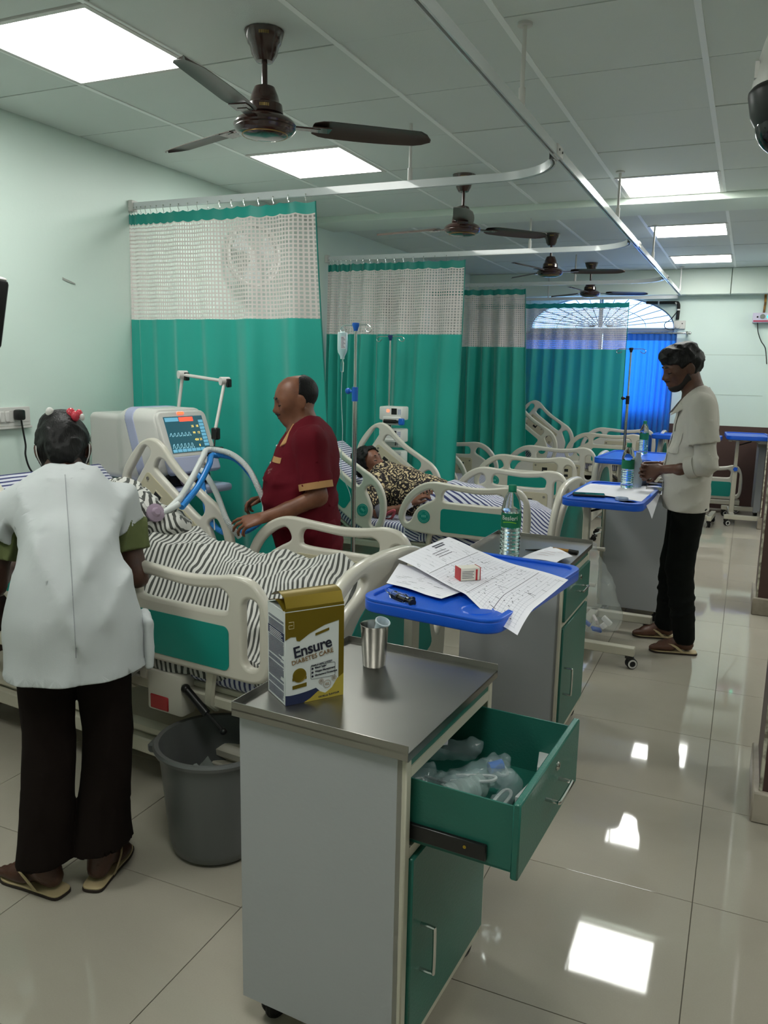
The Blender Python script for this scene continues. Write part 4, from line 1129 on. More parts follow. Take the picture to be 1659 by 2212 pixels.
for i, (tx, a, b) in enumerate((('35', 0.045, 0.10), ('18', 0.075, 0.10), ('99', 0.045, 0.066), ('12', 0.075, 0.066), ('450', 0.05, 0.03), ('21', 0.078, 0.03), ('8', 0.06, 0.0))):
    tm = text_mesh(tx, 0.017, 0.0002); mb.add(tm.v, tm.f, SF @ Matrix.Translation((a, b, 0.0222)))
obj('numeric_readout', mb, M_sy, sc)['kind'] = 'stuff'
obj('alarm_light', MB().add(*(lambda p: (p.v, p.f))(plate([rrect(-0.03, 0.012, 0.166, 0.178, 0.006)], 0.006)), SF @ Matrix.Translation((0, 0, 0.02))), em('alarm_red', '#ff3a20', 3.0), V)
kn = obj('rotary_knob', MB().lathe([(0.030, 0), (0.030, 0.006), (0.024, 0.010), (0.016, 0.012), (0.015, 0.026), (0.012, 0.030), (0, 0.030)], 24, SF @ Matrix.Translation((0.045, -0.09, 0.02))), M_white, V)
obj('lower_port_panel', MB().box(0.16, 0.29, -0.14, 0.14, 0.955, 1.02, 0.02, 2, Mx=VR), M_black, V)
M_mauve = mat('mauve_filter_plastic', '#b9a3b8', 0.2, trans=0.35, var=0.05)
obj('outlet_filter', MB().cyl((0.26, -0.03, 0.995), (0.35, -0.06, 0.985), 0.026, n=20, Mx=VR).cyl((0.285, -0.04, 0.99), (0.31, -0.05, 0.988), 0.033, n=20, Mx=VR), M_mauve, V)
obj('gas_inlet', MB().cyl((-0.30, -0.10, 1.15), (-0.345, -0.10, 1.15), 0.022, n=14, Mx=VR).cyl((-0.335, -0.10, 1.15), (-0.35, -0.10, 1.15), 0.03, n=14, Mx=VR), M_chrome, V)
obj('gas_hose', MB().tube(spline([(-0.348, -0.10, 1.15), (-0.39, -0.10, 1.13), (-0.40, -0.10, 1.05), (-0.40, -0.10, 0.90), (-0.38, -0.08, 0.6), (-0.42, 0.05, 0.35)], 8), 0.009, 8, Mx=VR), mat('beige_hose', '#b8b08f', 0.5), V)
# jointed support arm carrying the breathing tubes
def W2(o, p): return Vector(p) - o.location
pA, pB, pC, pD, pE = (0.58, 3.43, 0.95), (0.645, 3.42, 1.50), (0.945, 3.36, 1.475), (0.985, 3.22, 1.245), (0.992, 3.20, 1.17)
obj('support_arm', MB().tube([W2(V, p) for p in (pA, (0.605, 3.425, 1.30), pB)], [0.009, 0.009, 0.0085], 10), M_white, V)
obj('support_arm', MB().tube([W2(V, p) for p in (pB, pC)], 0.0085, 10), M_white, V)
obj('support_arm', MB().tube([W2(V, p) for p in (pC, pD)], 0.008, 10), M_white, V)
for p in (pB, pC):
    q = W2(V, p)
    obj('arm_joint', MB().cyl(q + Vector((-0.012, -0.02, 0)), q + Vector((0.012, 0.02, 0)), 0.021, n=16).ball(q, 0.018), M_white, V)
    obj('arm_joint_knob', MB().box(q.x + 0.012, q.x + 0.03, q.y - 0.01, q.y + 0.02, q.z - 0.03, q.z + 0.012, 0.004), M_black, V)
q = W2(V, pD); q2 = W2(V, pE)
obj('tube_clip', MB().box(q.x - 0.016, q.x + 0.02, q.y - 0.016, q.y + 0.016, q.z - 0.045, q.z + 0.012, 0.005).cyl(q, q2, 0.004, n=8).box(q2.x - 0.035, q2.x + 0.04, q2.y - 0.02, q2.y + 0.02, q2.z - 0.012, q2.z - 0.002, 0.003)
    .box(q2.x - 0.035, q2.x - 0.015, q2.y - 0.02, q2.y + 0.0, q2.z - 0.05, q2.z - 0.004, 0.003).box(q2.x + 0.012, q2.x + 0.036, q2.y - 0.02, q2.y + 0.0, q2.z - 0.055, q2.z - 0.004, 0.003), M_black, V)
# corrugated breathing tubes
def corr(path, r, n=10, per=0.006, amp=0.0016, sub=14):
    P = [Vector(p) for p in spline(path, sub)]
    d = [0]
    for i in range(1, len(P)): d.append(d[-1] + (P[i] - P[i - 1]).length)
    k = int(d[-1] / (per / 2)); out = []; rr = []; j = 0
    for i in range(k + 1):
        s = d[-1] * i / k
        while j < len(d) - 2 and d[j + 1] < s: j += 1
        t = (s - d[j]) / max(1e-6, d[j + 1] - d[j]); out.append(P[j].lerp(P[j + 1], t)); rr.append(r + (amp if i % 2 else 0))
    return MB().tube(out, rr, n)
M_tubew = mat('white_corrugated_tube', '#dfe3e2', 0.35, trans=0.25, var=0.04)
M_tubeb = mat('blue_corrugated_tube', '#2f8fe0', 0.3, trans=0.15, var=0.05)
T_ = [(1.245, 2.62, 1.00), (1.265, 2.72, 1.05), (1.26, 2.85, 1.115), (1.20, 3.02, 1.165), (1.09, 3.13, 1.175), (1.17, 3.10, 1.160), (1.27, 3.06, 1.11), (1.34, 3.05, 1.04), (1.335, 3.08, 0.95), (1.22, 3.14, 0.93)]
ct = corr([(1.235, 2.60, 0.995), (1.20, 2.75, 1.07), (1.10, 2.98, 1.145), (1.01, 3.14, 1.163), (1.13, 3.16, 1.14), (1.25, 3.14, 1.07), (1.31, 3.12, 0.99), (1.33, 3.14, 0.88)], 0.0125).mesh('breathing_tube', M_tubew)
bt = thing('breathing_circuit', 'white and blue corrugated breathing tubes looping from the ventilator to the nearest bed', 'breathing tubes', (1.0, 3.0, 0))
def tube_part(name, path, r, m):
    return obj(name, corr([Vector(p) - bt.location for p in path], r), m, bt)
tube_part('white_tube', [(1.235, 2.60, 0.995), (1.20, 2.74, 1.07), (1.10, 2.96, 1.14), (1.00, 3.14, 1.158), (1.10, 3.17, 1.145), (1.20, 3.16, 1.09), (1.27, 3.14, 1.01), (1.30, 3.16, 0.90), (1.22, 3.20, 0.80)], 0.0125, M_tubew)
tube_part('blue_tube', [(1.252, 2.61, 0.985), (1.22, 2.76, 1.045), (1.12, 2.98, 1.11), (1.02, 3.15, 1.132), (1.11, 3.19, 1.12), (1.20, 3.18, 1.06), (1.27, 3.17, 0.975), (1.30, 3.18, 0.88), (1.24, 3.10, 0.80), (1.16, 3.02, 0.80), (1.06, 3.05, 0.86), (1.0, 3.10, 0.97), (0.93, 3.16, 1.03), (0.86, 3.22, 1.02)], 0.0125, M_tubeb)
tube_part('white_tube', [(0.84, 3.24, 1.00), (0.92, 3.18, 1.05), (1.0, 3.12, 1.04), (1.10, 3.06, 0.97), (1.20, 3.00, 0.86), (1.24, 3.04, 0.78)], 0.0125, M_tubew)
obj('sampling_line', MB().tube([Vector(p) - bt.location for p in spline([(1.04, 3.06, 0.98), (1.07, 3.03, 0.90), (1.11, 3.02, 0.86), (1.13, 3.0, 0.81)], 6)], 0.003, 6), M_tubew, bt)
yj = obj('y_connector', MB().cyl(Vector((1.25, 2.60, 1.0)) - bt.location, Vector((1.215, 2.52, 0.965)) - bt.location, 0.013, n=14).cyl(Vector((1.235, 2.63, 1.02)) - bt.location, Vector((1.225, 2.55, 0.975)) - bt.location, 0.013, n=14), M_tubew, bt)
Fx = frame(Vector((1.185, 2.475, 0.985)) - bt.location, (0, 0, 1), (1, 0.3, 0))
obj('filter_disc', MB().lathe([(0.0, -0.020), (0.012, -0.019), (0.020, -0.012), (0.036, -0.008), (0.037, 0.008), (0.020, 0.012), (0.012, 0.024), (0.0, 0.024)], 26, Matrix.Translation(Vector((1.21, 2.50, 0.975)) - bt.location) @ Matrix.Rotation(R(65), 4, 'Y') @ Matrix.Rotation(R(20), 4, 'X')), M_mauve, bt)
obj('green_ring', MB().cyl(Vector((1.185, 2.485, 0.963)) - bt.location, Vector((1.165, 2.475, 0.950)) - bt.location, 0.0135, n=14).cyl(Vector((1.085, 2.46, 0.938)) - bt.location, Vector((1.07, 2.46, 0.938)) - bt.location, 0.0125, n=14), mat('green_plastic_ring', '#3fa394', 0.3), bt)
obj('elbow_tube', MB().tube([Vector(p) - bt.location for p in spline([(1.175, 2.48, 0.957), (1.145, 2.47, 0.942), (1.10, 2.46, 0.938), (1.02, 2.46, 0.938)], 6)], 0.0105, 12), M_tubew, bt)

# ------------------------------------------------------------------ drip stands, drip bottle, syringe pumps
def stand(label, x, y, ztop, split, span, ang, knobcol, wheels=True):
    t = thing('drip_stand', label, 'drip stand', (x, y, 0), ang, 'steel drip stands')
    obj('lower_pole', MB().cyl((0, 0, 0.10), (0, 0, split), 0.0125, n=14), M_chrome, t)
    obj('upper_pole', MB().cyl((0, 0, split), (0, 0, ztop), 0.008, n=12), M_chrome, t)
    obj('clamp_collar', MB().cyl((0, 0, split - 0.045), (0, 0, split + 0.03), 0.0165, n=14).cyl((0, 0, split + 0.005), (-0.035, 0, split + 0.005), 0.007, n=8).ball((-0.045, 0, split + 0.008), 0.017), knobcol, t)
    obj('hook_hub', MB().lathe([(0.010, ztop - 0.03), (0.014, ztop - 0.015), (0.020, ztop), (0.018, ztop + 0.012), (0.0, ztop + 0.014)], 16), knobcol, t)
    for s in (-1, 1):
        pth = [(0, 0, ztop), (s * span * 0.6, 0, ztop + 0.002), (s * span * 0.85, 0, ztop - 0.002), (s * span, 0, ztop - 0.018), (s * span * 0.93, 0, ztop - 0.036), (s * span * 0.75, 0, ztop - 0.034), (s * span * 0.62, 0, ztop - 0.02)]
        obj('hook_arm', MB().tube(spline(pth, 6), 0.003, 8), M_chrome, t)
    for k in range(5):
        a = 2 * PI * k / 5 + 0.3
        leg = obj('base_leg', MB().tube([(0.0, 0, 0.11), (0.10 * math.cos(a), 0.10 * math.sin(a), 0.09), (0.25 * math.cos(a), 0.25 * math.sin(a), 0.062)], [0.013, 0.012, 0.010], 10), M_chrome, t)
        caster('caster', t, 0.25 * math.cos(a), 0.25 * math.sin(a), 0.022, m_hub=M_black, wid=0.012, top=0.06, ang=a)
    return t
M_bluek = mat('blue_knob_plastic', '#2067c9', 0.3); M_navyk = mat('navy_knob_plastic', '#243a6b', 0.35)
stand('drip stand with bright blue clamp, behind the man in maroon', 1.385, 3.92, 1.772, 1.42, 0.10, R(-10), M_bluek)
stand('drip stand behind the far side of the reclining woman, carrying syringe pumps', 0.735, 5.86, 1.79, 1.02, 0.125, R(-8), M_navyk)
stand('thin drip stand between the third and fourth beds, with black clamp knob', 2.30, 7.72, 1.76, 1.31, 0.135, R(-12), M_black)
db = thing('drip_bottle', 'plastic saline drip bottle hanging from the drip stand with blue clamp', 'drip bottle', (1.30, 3.935, 1.60))
M_saline = mat('saline_bottle_plastic', '#d5ecf0', 0.25, trans=0.45, ior=1.2, var=0.03)
obj('bottle', MB().lathe([(0.0, 0.140), (0.010, 0.139), (0.024, 0.134), (0.027, 0.125), (0.027, 0.045), (0.024, 0.032), (0.012, 0.010), (0.011, -0.004), (0.0, -0.004)], 24), M_saline, db)
obj('hanger_loop', MB().tube(spline([(-0.008, 0, 0.138), (-0.006, 0, 0.155), (0.0, 0, 0.162), (0.006, 0, 0.155), (0.008, 0, 0.138)], 4), 0.002, 6), M_saline, db)
obj('printed_label', MB().box(-0.013, 0.013, -0.0285, -0.0268, 0.05, 0.115, Mx=Matrix.Rotation(R(35), 4, 'Z')), M_paper, db)
mb = MB()
for i in range(9): mb.box(-0.011, 0.010 - 0.004 * (i % 3), -0.0289, -0.0285, 0.055 + i * 0.0066, 0.0575 + i * 0.0066, Mx=Matrix.Rotation(R(35), 4, 'Z'))
obj('label_print', mb, M_ink, db)['kind'] = 'stuff'
obj('drip_chamber', MB().lathe([(0.003, -0.075), (0.008, -0.070), (0.009, -0.025), (0.005, -0.015), (0.005, -0.002)], 14), M_clear, db)
obj('drip_line', MB().tube(spline([(0, 0, -0.072), (-0.004, 0, -0.20), (0.006, 0, -0.40), (0.0, 0.0, -0.60), (0.03, 0.05, -0.74), (0.02, 0.10, -0.86), (-0.05, 0.3, -0.92)], 8), 0.0022, 6), M_saline, db)
sp = thing('syringe_pump_stack', 'stack of white syringe pumps on the drip stand behind the reclining woman', 'syringe pump', (0.80, 5.80, 0))
M_pump = mat('pump_housing', '#dcdcd8', 0.35, var=0.03)
for i, z in enumerate((1.155, 0.985, 0.815)):
    pm_ = obj('pump_housing', MB().box(-0.09, 0.105, -0.075, 0.06, z, z + 0.105, 0.012, 2).box(-0.05, 0.10, -0.10, -0.075, z - 0.035, z + 0.03, 0.008), M_pump, sp)
    obj('pump_screen', MB().box(0.015, 0.06, -0.0775, -0.074, z + 0.045, z + 0.092, 0.001), M_black, pm_)
    obj('pump_display', MB().box(-0.025, -0.002, -0.0775, -0.074, z + 0.062, z + 0.084, 0.001), em('pump_led', '#e8674c', 1.2) if i == 0 else M_dark, pm_)
    mb = MB()
    for a in range(2):
        for b in range(3): mb.box(0.070 + a * 0.014, 0.080 + a * 0.014, -0.0775, -0.074, z + 0.048 + b * 0.014, z + 0.057 + b * 0.014)
    obj('keypad', mb, M_lav, pm_)['kind'] = 'stuff'
    obj('syringe', MB().cyl((-0.03, -0.112, z - 0.005), (0.07, -0.112, z - 0.005), 0.015, n=16).cyl((0.07, -0.112, z - 0.005), (0.115, -0.112, z - 0.005), 0.010, n=12), M_clear if i else M_black, pm_)
    obj('plunger_clamp', MB().box(0.095, 0.135, -0.13, -0.09, z - 0.03, z + 0.02, 0.006), M_bluek if i == 0 else M_white, pm_)
obj('clamp', MB().box(-0.075, -0.05, -0.02, 0.075, 0.90, 1.20, 0.004), M_dark, sp)
ln = tag(obj('infusion_line', MB().tube(spline([(0.93, 5.68, 0.82), (1.0, 5.66, 0.70), (1.05, 5.62, 0.66), (1.10, 5.62, 0.70), (1.06, 5.62, 0.74), (1.02, 5.60, 0.69), (1.12, 5.50, 0.63)], 8), 0.0025, 6), M_saline), 'coiled clear infusion line hanging by the far rail of the second bed', 'tubing')

# ------------------------------------------------------------------ waste bin
bn = thing('waste_bin', 'round grey plastic waste bin beside the nearest locker', 'bin', (1.835, 2.015, 0))
M_bin = mat('bin_grey_plastic', '#5f6160', 0.35, var=0.05, vscale=5)
obj('bucket', MB().lathe([(0.0, 0.0), (0.125, 0.0), (0.145, 0.014), (0.155, 0.05), (0.176, 0.30), (0.182, 0.345), (0.195, 0.350), (0.199, 0.362), (0.194, 0.370), (0.180, 0.368), (0.173, 0.33), (0.152, 0.06), (0.140, 0.020), (0.0, 0.014)], 48), M_bin, bn)
for a in (R(195), R(15)):
    obj('handle_lug', MB().box(0.178, 0.225, -0.03, 0.03, 0.31, 0.345, 0.008, Mx=Matrix.Rotation(a, 4, 'Z')), M_bin, bn)
for i, (x, y, z, a, b) in enumerate(((0.03, -0.03, 0.25, 0.5, 0.5), (-0.03, -0.06, 0.24, -0.3, 0.2), (0.08, -0.02, 0.24, 0.9, -0.3), (-0.04, 0.05, 0.22, 0.2, 0.1))):
    Mx = Matrix.Translation((x, y, z)) @ Euler((b, 0.3 + 0.1 * i, a)).to_matrix().to_4x4()
    g = MB().grid(lambda u, v: (0.11 * (u - 0.5), 0.06 * (v - 0.5), 0.012 * math.sin(5 * u + i) + 0.006 * math.sin(9 * v)), 10, 6, Mx=Mx)
    g.grid(lambda u, v: (0.11 * (u - 0.5), 0.06 * (v - 0.5), -0.003 + 0.012 * math.sin(5 * u + i) + 0.006 * math.sin(9 * v)), 10, 6, Mx=Mx)
    o = tag(obj('discarded_wrapper', g, mat('grey_wrapper', '#8d948f', 0.6, var=0.15, vscale=30), smooth=180, loc=bn.location), ['largest crumpled grey wrapper inside the round grey bin, tilted up', 'flat grey wrapper at the front wall inside the grey bin', 'grey wrapper half hidden by the locker inside the grey bin', 'lowest grey wrapper at the far side inside the grey bin'][i], 'wrapper', 'wrappers in the bin')
lin_ = tag(obj('bin_contents', MB().lathe([(0.0, 0.205), (0.05, 0.215), (0.10, 0.20), (0.15, 0.19)], 24, Matrix.Translation((1.835, 2.015, 0))), mat('dark_refuse', '#2c3130', 0.8, bump=3, bscale=40)), 'dark refuse filling the bottom of the grey bin', 'refuse', kind='stuff')

# ------------------------------------------------------------------ carton on the nearest locker
def to_world(loc, rz, p):
    c, s = math.cos(rz), math.sin(rz); return (loc[0] + c * p[0] - s * p[1], loc[1] + s * p[0] + c * p[1], p[2] if len(p) > 2 else 0)
BZ = 0.8045
bw_, bd_, bh_ = 0.135, 0.080, 0.205
# near vertical edge at (2.475,1.385); front face runs towards (2.562,1.487)
ca = math.atan2(0.103, 0.087)
CB = thing('supplement_carton', 'gold and white nutrition powder carton with open top on the nearest locker', 'carton', (2.416, 1.478, BZ), R(54))
CB.scale = (1.08, 1.28, 1.08)
M_gold2 = mat('gold_foil_card', '#7d6a1c', 0.32, metal=0.55, var=0.08, vscale=12)
M_card = mat('white_coated_card', '#ccd0cf', 0.4, var=0.03); M_navy2 = mat('navy_print', '#1b2548', 0.5); M_goldl = mat('light_gold_print', '#b7a443', 0.4, metal=0.3, var=0.1)
M_txt = mat('print_black', '#16182a', 0.6); M_brown = mat('print_bronze', '#7c5a2c', 0.5)
obj('carton_body', MB().box(0, bw_, 0, bd_, 0, bh_ - 0.002, 0.001), M_card, CB)
FM = frame((0, -0.0004, 0), (1, 0, 0), (0, 0, 1))      # front: x right, y up, z towards the camera
SM = frame((-0.0004, bd_, 0), (0, -1, 0), (0, 0, 1))   # narrow side seen at left
def dec(name, mb, m, Mx, par=CB):
    return obj(name, MB().add(mb.v, mb.f, Mx), m, par, smooth=0)
def poly(pts, d=0.0003): return MB().prism(pts, 0, d)
topg = [(0, bh_ - 0.004), (0, 0.142), (0.012, 0.148), (0.024, 0.147), (0.0245, 0.143), (0.0255, 0.138), (0.032, 0.136), (0.055, 0.150), (0.09, 0.164), (0.123, 0.170), (0.123, 0.02), (bw_, 0.02), (bw_, bh_ - 0.004)]
dec('gold_panel', plate([topg], 0.0006), M_gold2, FM)
dec('navy_wave', plate([[(0, 0.0), (0, 0.022)] + [(0.01 + 0.06 * t, 0.0205 + 0.007 * t * t) for t in np.linspace(0, 1, 8)] + [(0.078, 0.020), (0.066, 0.012), (0.05, 0.004), (0.04, 0.0)]], 0.0006), M_navy2, FM)
dec('gold_corner', plate([[(0.042, 0.0), (0.055, 0.006), (0.075, 0.02), (0.092, 0.012), (0.108, 0.022), (0.12, 0.04), (bw_, 0.05), (bw_, 0.0)]], 0.0007), M_goldl, FM)
dec('brand_lettering', text_mesh('Ensure', 0.034, 0.0003, bold=0.0006, spacing=0.95), M_txt, FM @ Matrix.Translation((0.062, 0.118, 0.0005)) @ Matrix.Rotation(R(9), 4, 'Z'))
dec('product_lettering', text_mesh('DIABETES CARE', 0.0138, 0.0003), M_brown, FM @ Matrix.Translation((0.062, 0.098, 0.0005)) @ Matrix.Rotation(R(9), 4, 'Z'))
dec('claim_lettering', text_mesh('TRIPLE CARE SYSTEM', 0.0052, 0.0003), M_txt, FM @ Matrix.Translation((0.083, 0.080, 0.0005)) @ Matrix.Rotation(R(6), 4, 'Z'))
mb = MB()
for i, s in enumerate(('Blood Sugar', 'Weight Management', 'Cholesterol Protection')):
    tm = text_mesh(s, 0.0056, 0.0003, align='LEFT', bold=0.0001); mb.add(tm.v, tm.f, Matrix.Translation((0.067, 0.0725 - i * 0.0085, 0)) @ Matrix.Rotation(R(4), 4, 'Z'))
    mb.add(*(lambda p: (p.v, p.f))(MB().lathe([(0.0024, 0), (0.0024, 0.0004), (0, 0.0004)], 12)), Matrix.Translation((0.0615, 0.0715 - i * 0.0085, 0)))
dec('benefit_lettering', mb, M_txt, FM @ Matrix.Translation((0, 0, 0.0005)))['kind'] = 'stuff'
rb = rrect(0.0575, 0.115, 0.048, 0.0785, 0.003); ri = rrect(0.058, 0.1145, 0.0485, 0.078, 0.003)
dec('benefit_box', plate([rb, ri], 0.0004), M_txt, FM @ Matrix.Translation((0, 0.0, 0.0003)))
dec('gold_medal', MB().lathe([(0.0155, 0), (0.0155, 0.0005), (0.012, 0.0012), (0.0, 0.0014)], 28, Matrix.Translation((0.032, 0.062, 0))).box(0.016, 0.048, 0.052, 0.058, 0, 0.0006), M_gold2, FM)
dec('gold_plaque', poly([(0.016, 0.033), (0.048, 0.036), (0.048, 0.044), (0.016, 0.041)], 0.0006), M_gold2, FM)
dec('gold_tab', poly([(0.068, 0.143), (0.10, 0.151), (0.10, 0.1565), (0.068, 0.1485)], 0.0006), M_gold2, FM)
dec('maker_mark', MB().tube([(0.008, 0.180, 0), (0.019, 0.180, 0), (0.019, 0.166, 0), (0.008, 0.166, 0), (0.008, 0.173, 0), (0.016, 0.173, 0)], 0.0008, 5), mat('pale_gold', '#c2b489', 0.4), FM)
dec('flavour_lettering', text_mesh('VANILLA FLAVOUR', 0.0058, 0.0003), M_navy2, FM @ Matrix.Translation((0.10, 0.007, 0.0006)) @ Matrix.Rotation(R(3), 4, 'Z'))
mb = MB()
for cx_, cy_, r_ in ((0.082, 0.040, 0.0055), (0.096, 0.032, 0.0085), (0.112, 0.043, 0.0055)):
    mb.tube([(cx_ + r_ * math.cos(t), cy_ + r_ * math.sin(t), 0.0006) for t in np.linspace(0, 2 * PI, 25)[:-1]], 0.0004, 4, closed=True)
    mb.box(cx_ - r_ * 0.5, cx_ + r_ * 0.5, cy_ + 0.001, cy_ + 0.002, 0.0004, 0.0008).box(cx_ - r_ * 0.6, cx_ + r_ * 0.6, cy_ - 0.002, cy_ - 0.001, 0.0004, 0.0008)
dec('seal_print', mb, M_brown, FM)['kind'] = 'stuff'
mb = MB()
rl = random.Random(3); yy = 0.178
while yy > 0.006:
    if not (0.135 < yy < 0.156): mb.box(0.006, 0.074 - rl.random() * 0.022 * (rl.random() < 0.35), yy, yy + 0.0011, 0, 0.0003)
    yy -= 0.0026 + (0.003 if rl.random() < 0.08 else 0)
dec('side_small_print', mb, M_navy2, SM)['kind'] = 'stuff'
dec('side_navy_band', poly([(0.004, 0.137), (0.076, 0.137), (0.076, 0.155), (0.004, 0.155)], 0.0003), M_navy2, SM)
mb = MB()
for i in range(4): mb.box(0.010, 0.07 - 0.006 * (i % 2), 0.139 + i * 0.0038, 0.1405 + i * 0.0038, 0.0003, 0.0005)
dec('side_band_print', mb, M_card, SM)['kind'] = 'stuff'
fp = MB()
fp.box(0, bw_, 0.0, 0.0008, bh_ - 0.002, bh_ + 0.004)
fp.grid(lambda u, v: (0.003 + (bw_ - 0.003) * u, 0.001 + 0.010 * v, bh_ + 0.001 + 0.024 * v), 6, 4)
fp.grid(lambda u, v: (0.003 + (bw_ - 0.003) * u, 0.011 + 0.058 * v, bh_ + 0.025 - 0.010 * v + 0.010 * math.sin(PI * v)), 10, 8)
fp.grid(lambda u, v: (0.003 + (bw_ - 0.003) * u, 0.0115 + 0.058 * v, bh_ + 0.0235 - 0.010 * v + 0.010 * math.sin(PI * v)), 10, 8)
fp.grid(lambda u, v: (-0.002 + 0.045 * v, 0.004 + (bd_ - 0.008) * u, bh_ - 0.001 + 0.014 * math.sin(PI * u) * (1 - v * 0.5)), 8, 5)
obj('open_top_flap', fp, M_gold2, CB)

# tumbler and measuring cup
tb = thing('steel_tumbler', 'stainless steel tumbler standing on the nearest locker', 'tumbler', (2.487, 1.800, BZ))
obj('cup', MB().lathe([(0.0, 0.0), (0.027, 0.0), (0.029, 0.003), (0.036, 0.107), (0.0375, 0.110), (0.0362, 0.1105), (0.0345, 0.106), (0.0275, 0.006), (0.0, 0.004)], 40), M_steel2, tb)
mc = tag(obj('measuring_cup', MB().lathe([(0.0, 0.0), (0.013, 0.0), (0.0165, 0.045), (0.0195, 0.047), (0.0198, 0.051), (0.0170, 0.052), (0.0155, 0.046), (0.012, 0.002), (0.0, 0.002)], 28, Matrix.Rotation(R(22), 4, 'Y') @ Matrix.Rotation(R(10), 4, 'X')),
    mat('frosted_plastic', '#dce8ee', 0.3, trans=0.5, ior=1.2), loc=(2.492, 1.806, BZ + 0.075)), 'small frosted measuring cup leaning inside the steel tumbler', 'measuring cup')

# ------------------------------------------------------------------ papers, box and syringe on the nearest overbed table
TZ = 0.855 + 0.040
def paper(name, label, corners, lift, m=M_paper, z0=0.0, nu=24, nv=20, par=None, marks=None, fold=None, cat='paper', group=None):
    A, B_, C_, D_ = [Vector(c) for c in corners]
    def P(u, v, dz=0):
        p = A.lerp(B_, u).lerp(D_.lerp(C_, u), v)
        return (p.x, p.y, p.z + lift(u, v) + dz)
    mb = MB().grid(lambda u, v: P(u, v), nu, nv)
    o = obj(name, mb, m, smooth=180)
    tag(o, label, cat, group)
    if marks:
        for nm, mk, mm in marks:
            q = MB()
            for (u0, v0, u1, v1, wd) in mk:
                n = max(1, int(math.hypot(u1 - u0, v1 - v0) * 22)); vs = []
                L = math.hypot(u1 - u0, v1 - v0) or 1; nx, ny = -(v1 - v0) / L * wd, (u1 - u0) / L * wd
                for i in range(n + 1):
                    t = i / n; u, v = u0 + (u1 - u0) * t, v0 + (v1 - v0) * t
                    vs.append(P(u + nx, v + ny, 0.0006)); vs.append(P(u - nx, v - ny, 0.0006))
                q.add(vs, [(2 * i, 2 * i + 2, 2 * i + 3, 2 * i + 1) for i in range(n)])
            obj(nm, q, mm, o, smooth=0)['kind'] = 'stuff'
    return o
rl = random.Random(11)
def chart_marks():
    a = []; h = []; hd = []
    for i in range(30): a.append((0.30, 0.03 + i * 0.030, 0.97, 0.03 + i * 0.030, 0.0007))
    for i in range(24): a.append((0.33 + i * 0.0275, 0.03, 0.33 + i * 0.0275, 0.93, 0.0006))
    for i in range(12): a.append((0.03, 0.10 + i * 0.07, 0.28, 0.10 + i * 0.07, 0.0008))
    for i in range(90):
        u, v = rl.uniform(0.03, 0.95), rl.uniform(0.03, 0.93); h.append((u, v, u + rl.uniform(0.01, 0.045), v + rl.uniform(-0.004, 0.004), 0.0020))
    for i in range(60):
        u, v = rl.uniform(0.36, 0.93), 0.045 + 0.03 * rl.randrange(28); h.append((u, v, u + 0.010, v, 0.0035))
    for k in range(2): hd.append((0.045 + k * 0.028, 0.56, 0.045 + k * 0.028, 0.78 - k * 0.03, 0.0085))
    for k in range(3): hd.append((0.13 + k * 0.03, 0.40, 0.13 + k * 0.03, 0.66, 0.003))
    hd.append((0.30, 0.02, 0.30, 0.95, 0.0018)); hd.append((0.62, 0.02, 0.62, 0.95, 0.0014)); hd.append((0.80, 0.02, 0.80, 0.95, 0.0014))
    return [('ruled_lines', a, M_inkl), ('handwriting', h, M_ink), ('printed_heading', hd, M_ink)]
def liftA(u, v):
    z = 0.004 + 0.006 * math.sin(3 * u + 2 * v) + 0.010 * max(0, 0.25 - u) * 4 * (0.6 + v) + 0.004 * math.sin(9 * u)
    if v < 0.28 and u > 0.62: z -= ((0.28 - v) / 0.28) ** 1.6 * 0.04 * min(1, (u - 0.62) / 0.2)
    return z
paper('patient_chart', 'large printed patient chart sheet draped over the right edge of nearest overbed table',
      [(2.265, 2.47, TZ + 0.012), (2.80, 2.03, TZ + 0.002), (2.83, 2.54, TZ + 0.004), (2.32, 2.83, TZ + 0.012)], liftA, nu=40, nv=30, marks=chart_marks(), cat='chart', group='patient chart sheets')
mk2 = [('ruled_lines', [(0.06, 0.1 + i * 0.06, 0.94, 0.1 + i * 0.06, 0.0012) for i in range(14)], M_inkl), ('handwriting', [(rl.uniform(0.05, 0.8), 0.08 + 0.06 * rl.randrange(14), 0, 0, 0) for i in range(1)][:0] +
        [(u, v, u + 0.07, v + 0.006, 0.003) for u, v in [(rl.uniform(0.05, 0.85), 0.085 + 0.06 * rl.randrange(14)) for _ in range(40)]], M_ink)]
paper('patient_chart', 'smaller chart sheet with ruled lines lying under the large chart, left edge', [(2.325, 2.24, TZ), (2.54, 2.15, TZ), (2.62, 2.42, TZ), (2.27, 2.47, TZ + 0.002)], lambda u, v: 0.001 + 0.003 * math.sin(4 * u) ** 2 + 0.02 * max(0, 0.2 - u) * (v), marks=mk2, cat='chart', group='patient chart sheets')
mb_ = thing('medicine_box', 'small red and white medicine box standing on the patient charts', 'medicine box', (2.55, 2.36, TZ + 0.014), R(42))
M_redp = mat('red_print_card', '#b3262c', 0.45)
obj('carton', MB().box(-0.033, 0.033, -0.021, 0.021, 0, 0.040, 0.0012), mat('ivory_card', '#e0dcd2', 0.5, var=0.03), mb_)
obj('red_end', MB().box(0.0325, 0.0345, -0.0218, 0.0218, -0.0005, 0.0408).box(0.018, 0.024, -0.0218, -0.0205, 0.0, 0.035).box(-0.0345, -0.0325, -0.0215, 0.0215, 0, 0.0405), M_redp, mb_)
obj('end_label', MB().box(0.0345, 0.0352, -0.017, 0.017, 0.006, 0.036), mat('pale_grey_print', '#c4c6cf', 0.5), mb_)
mbx = MB()
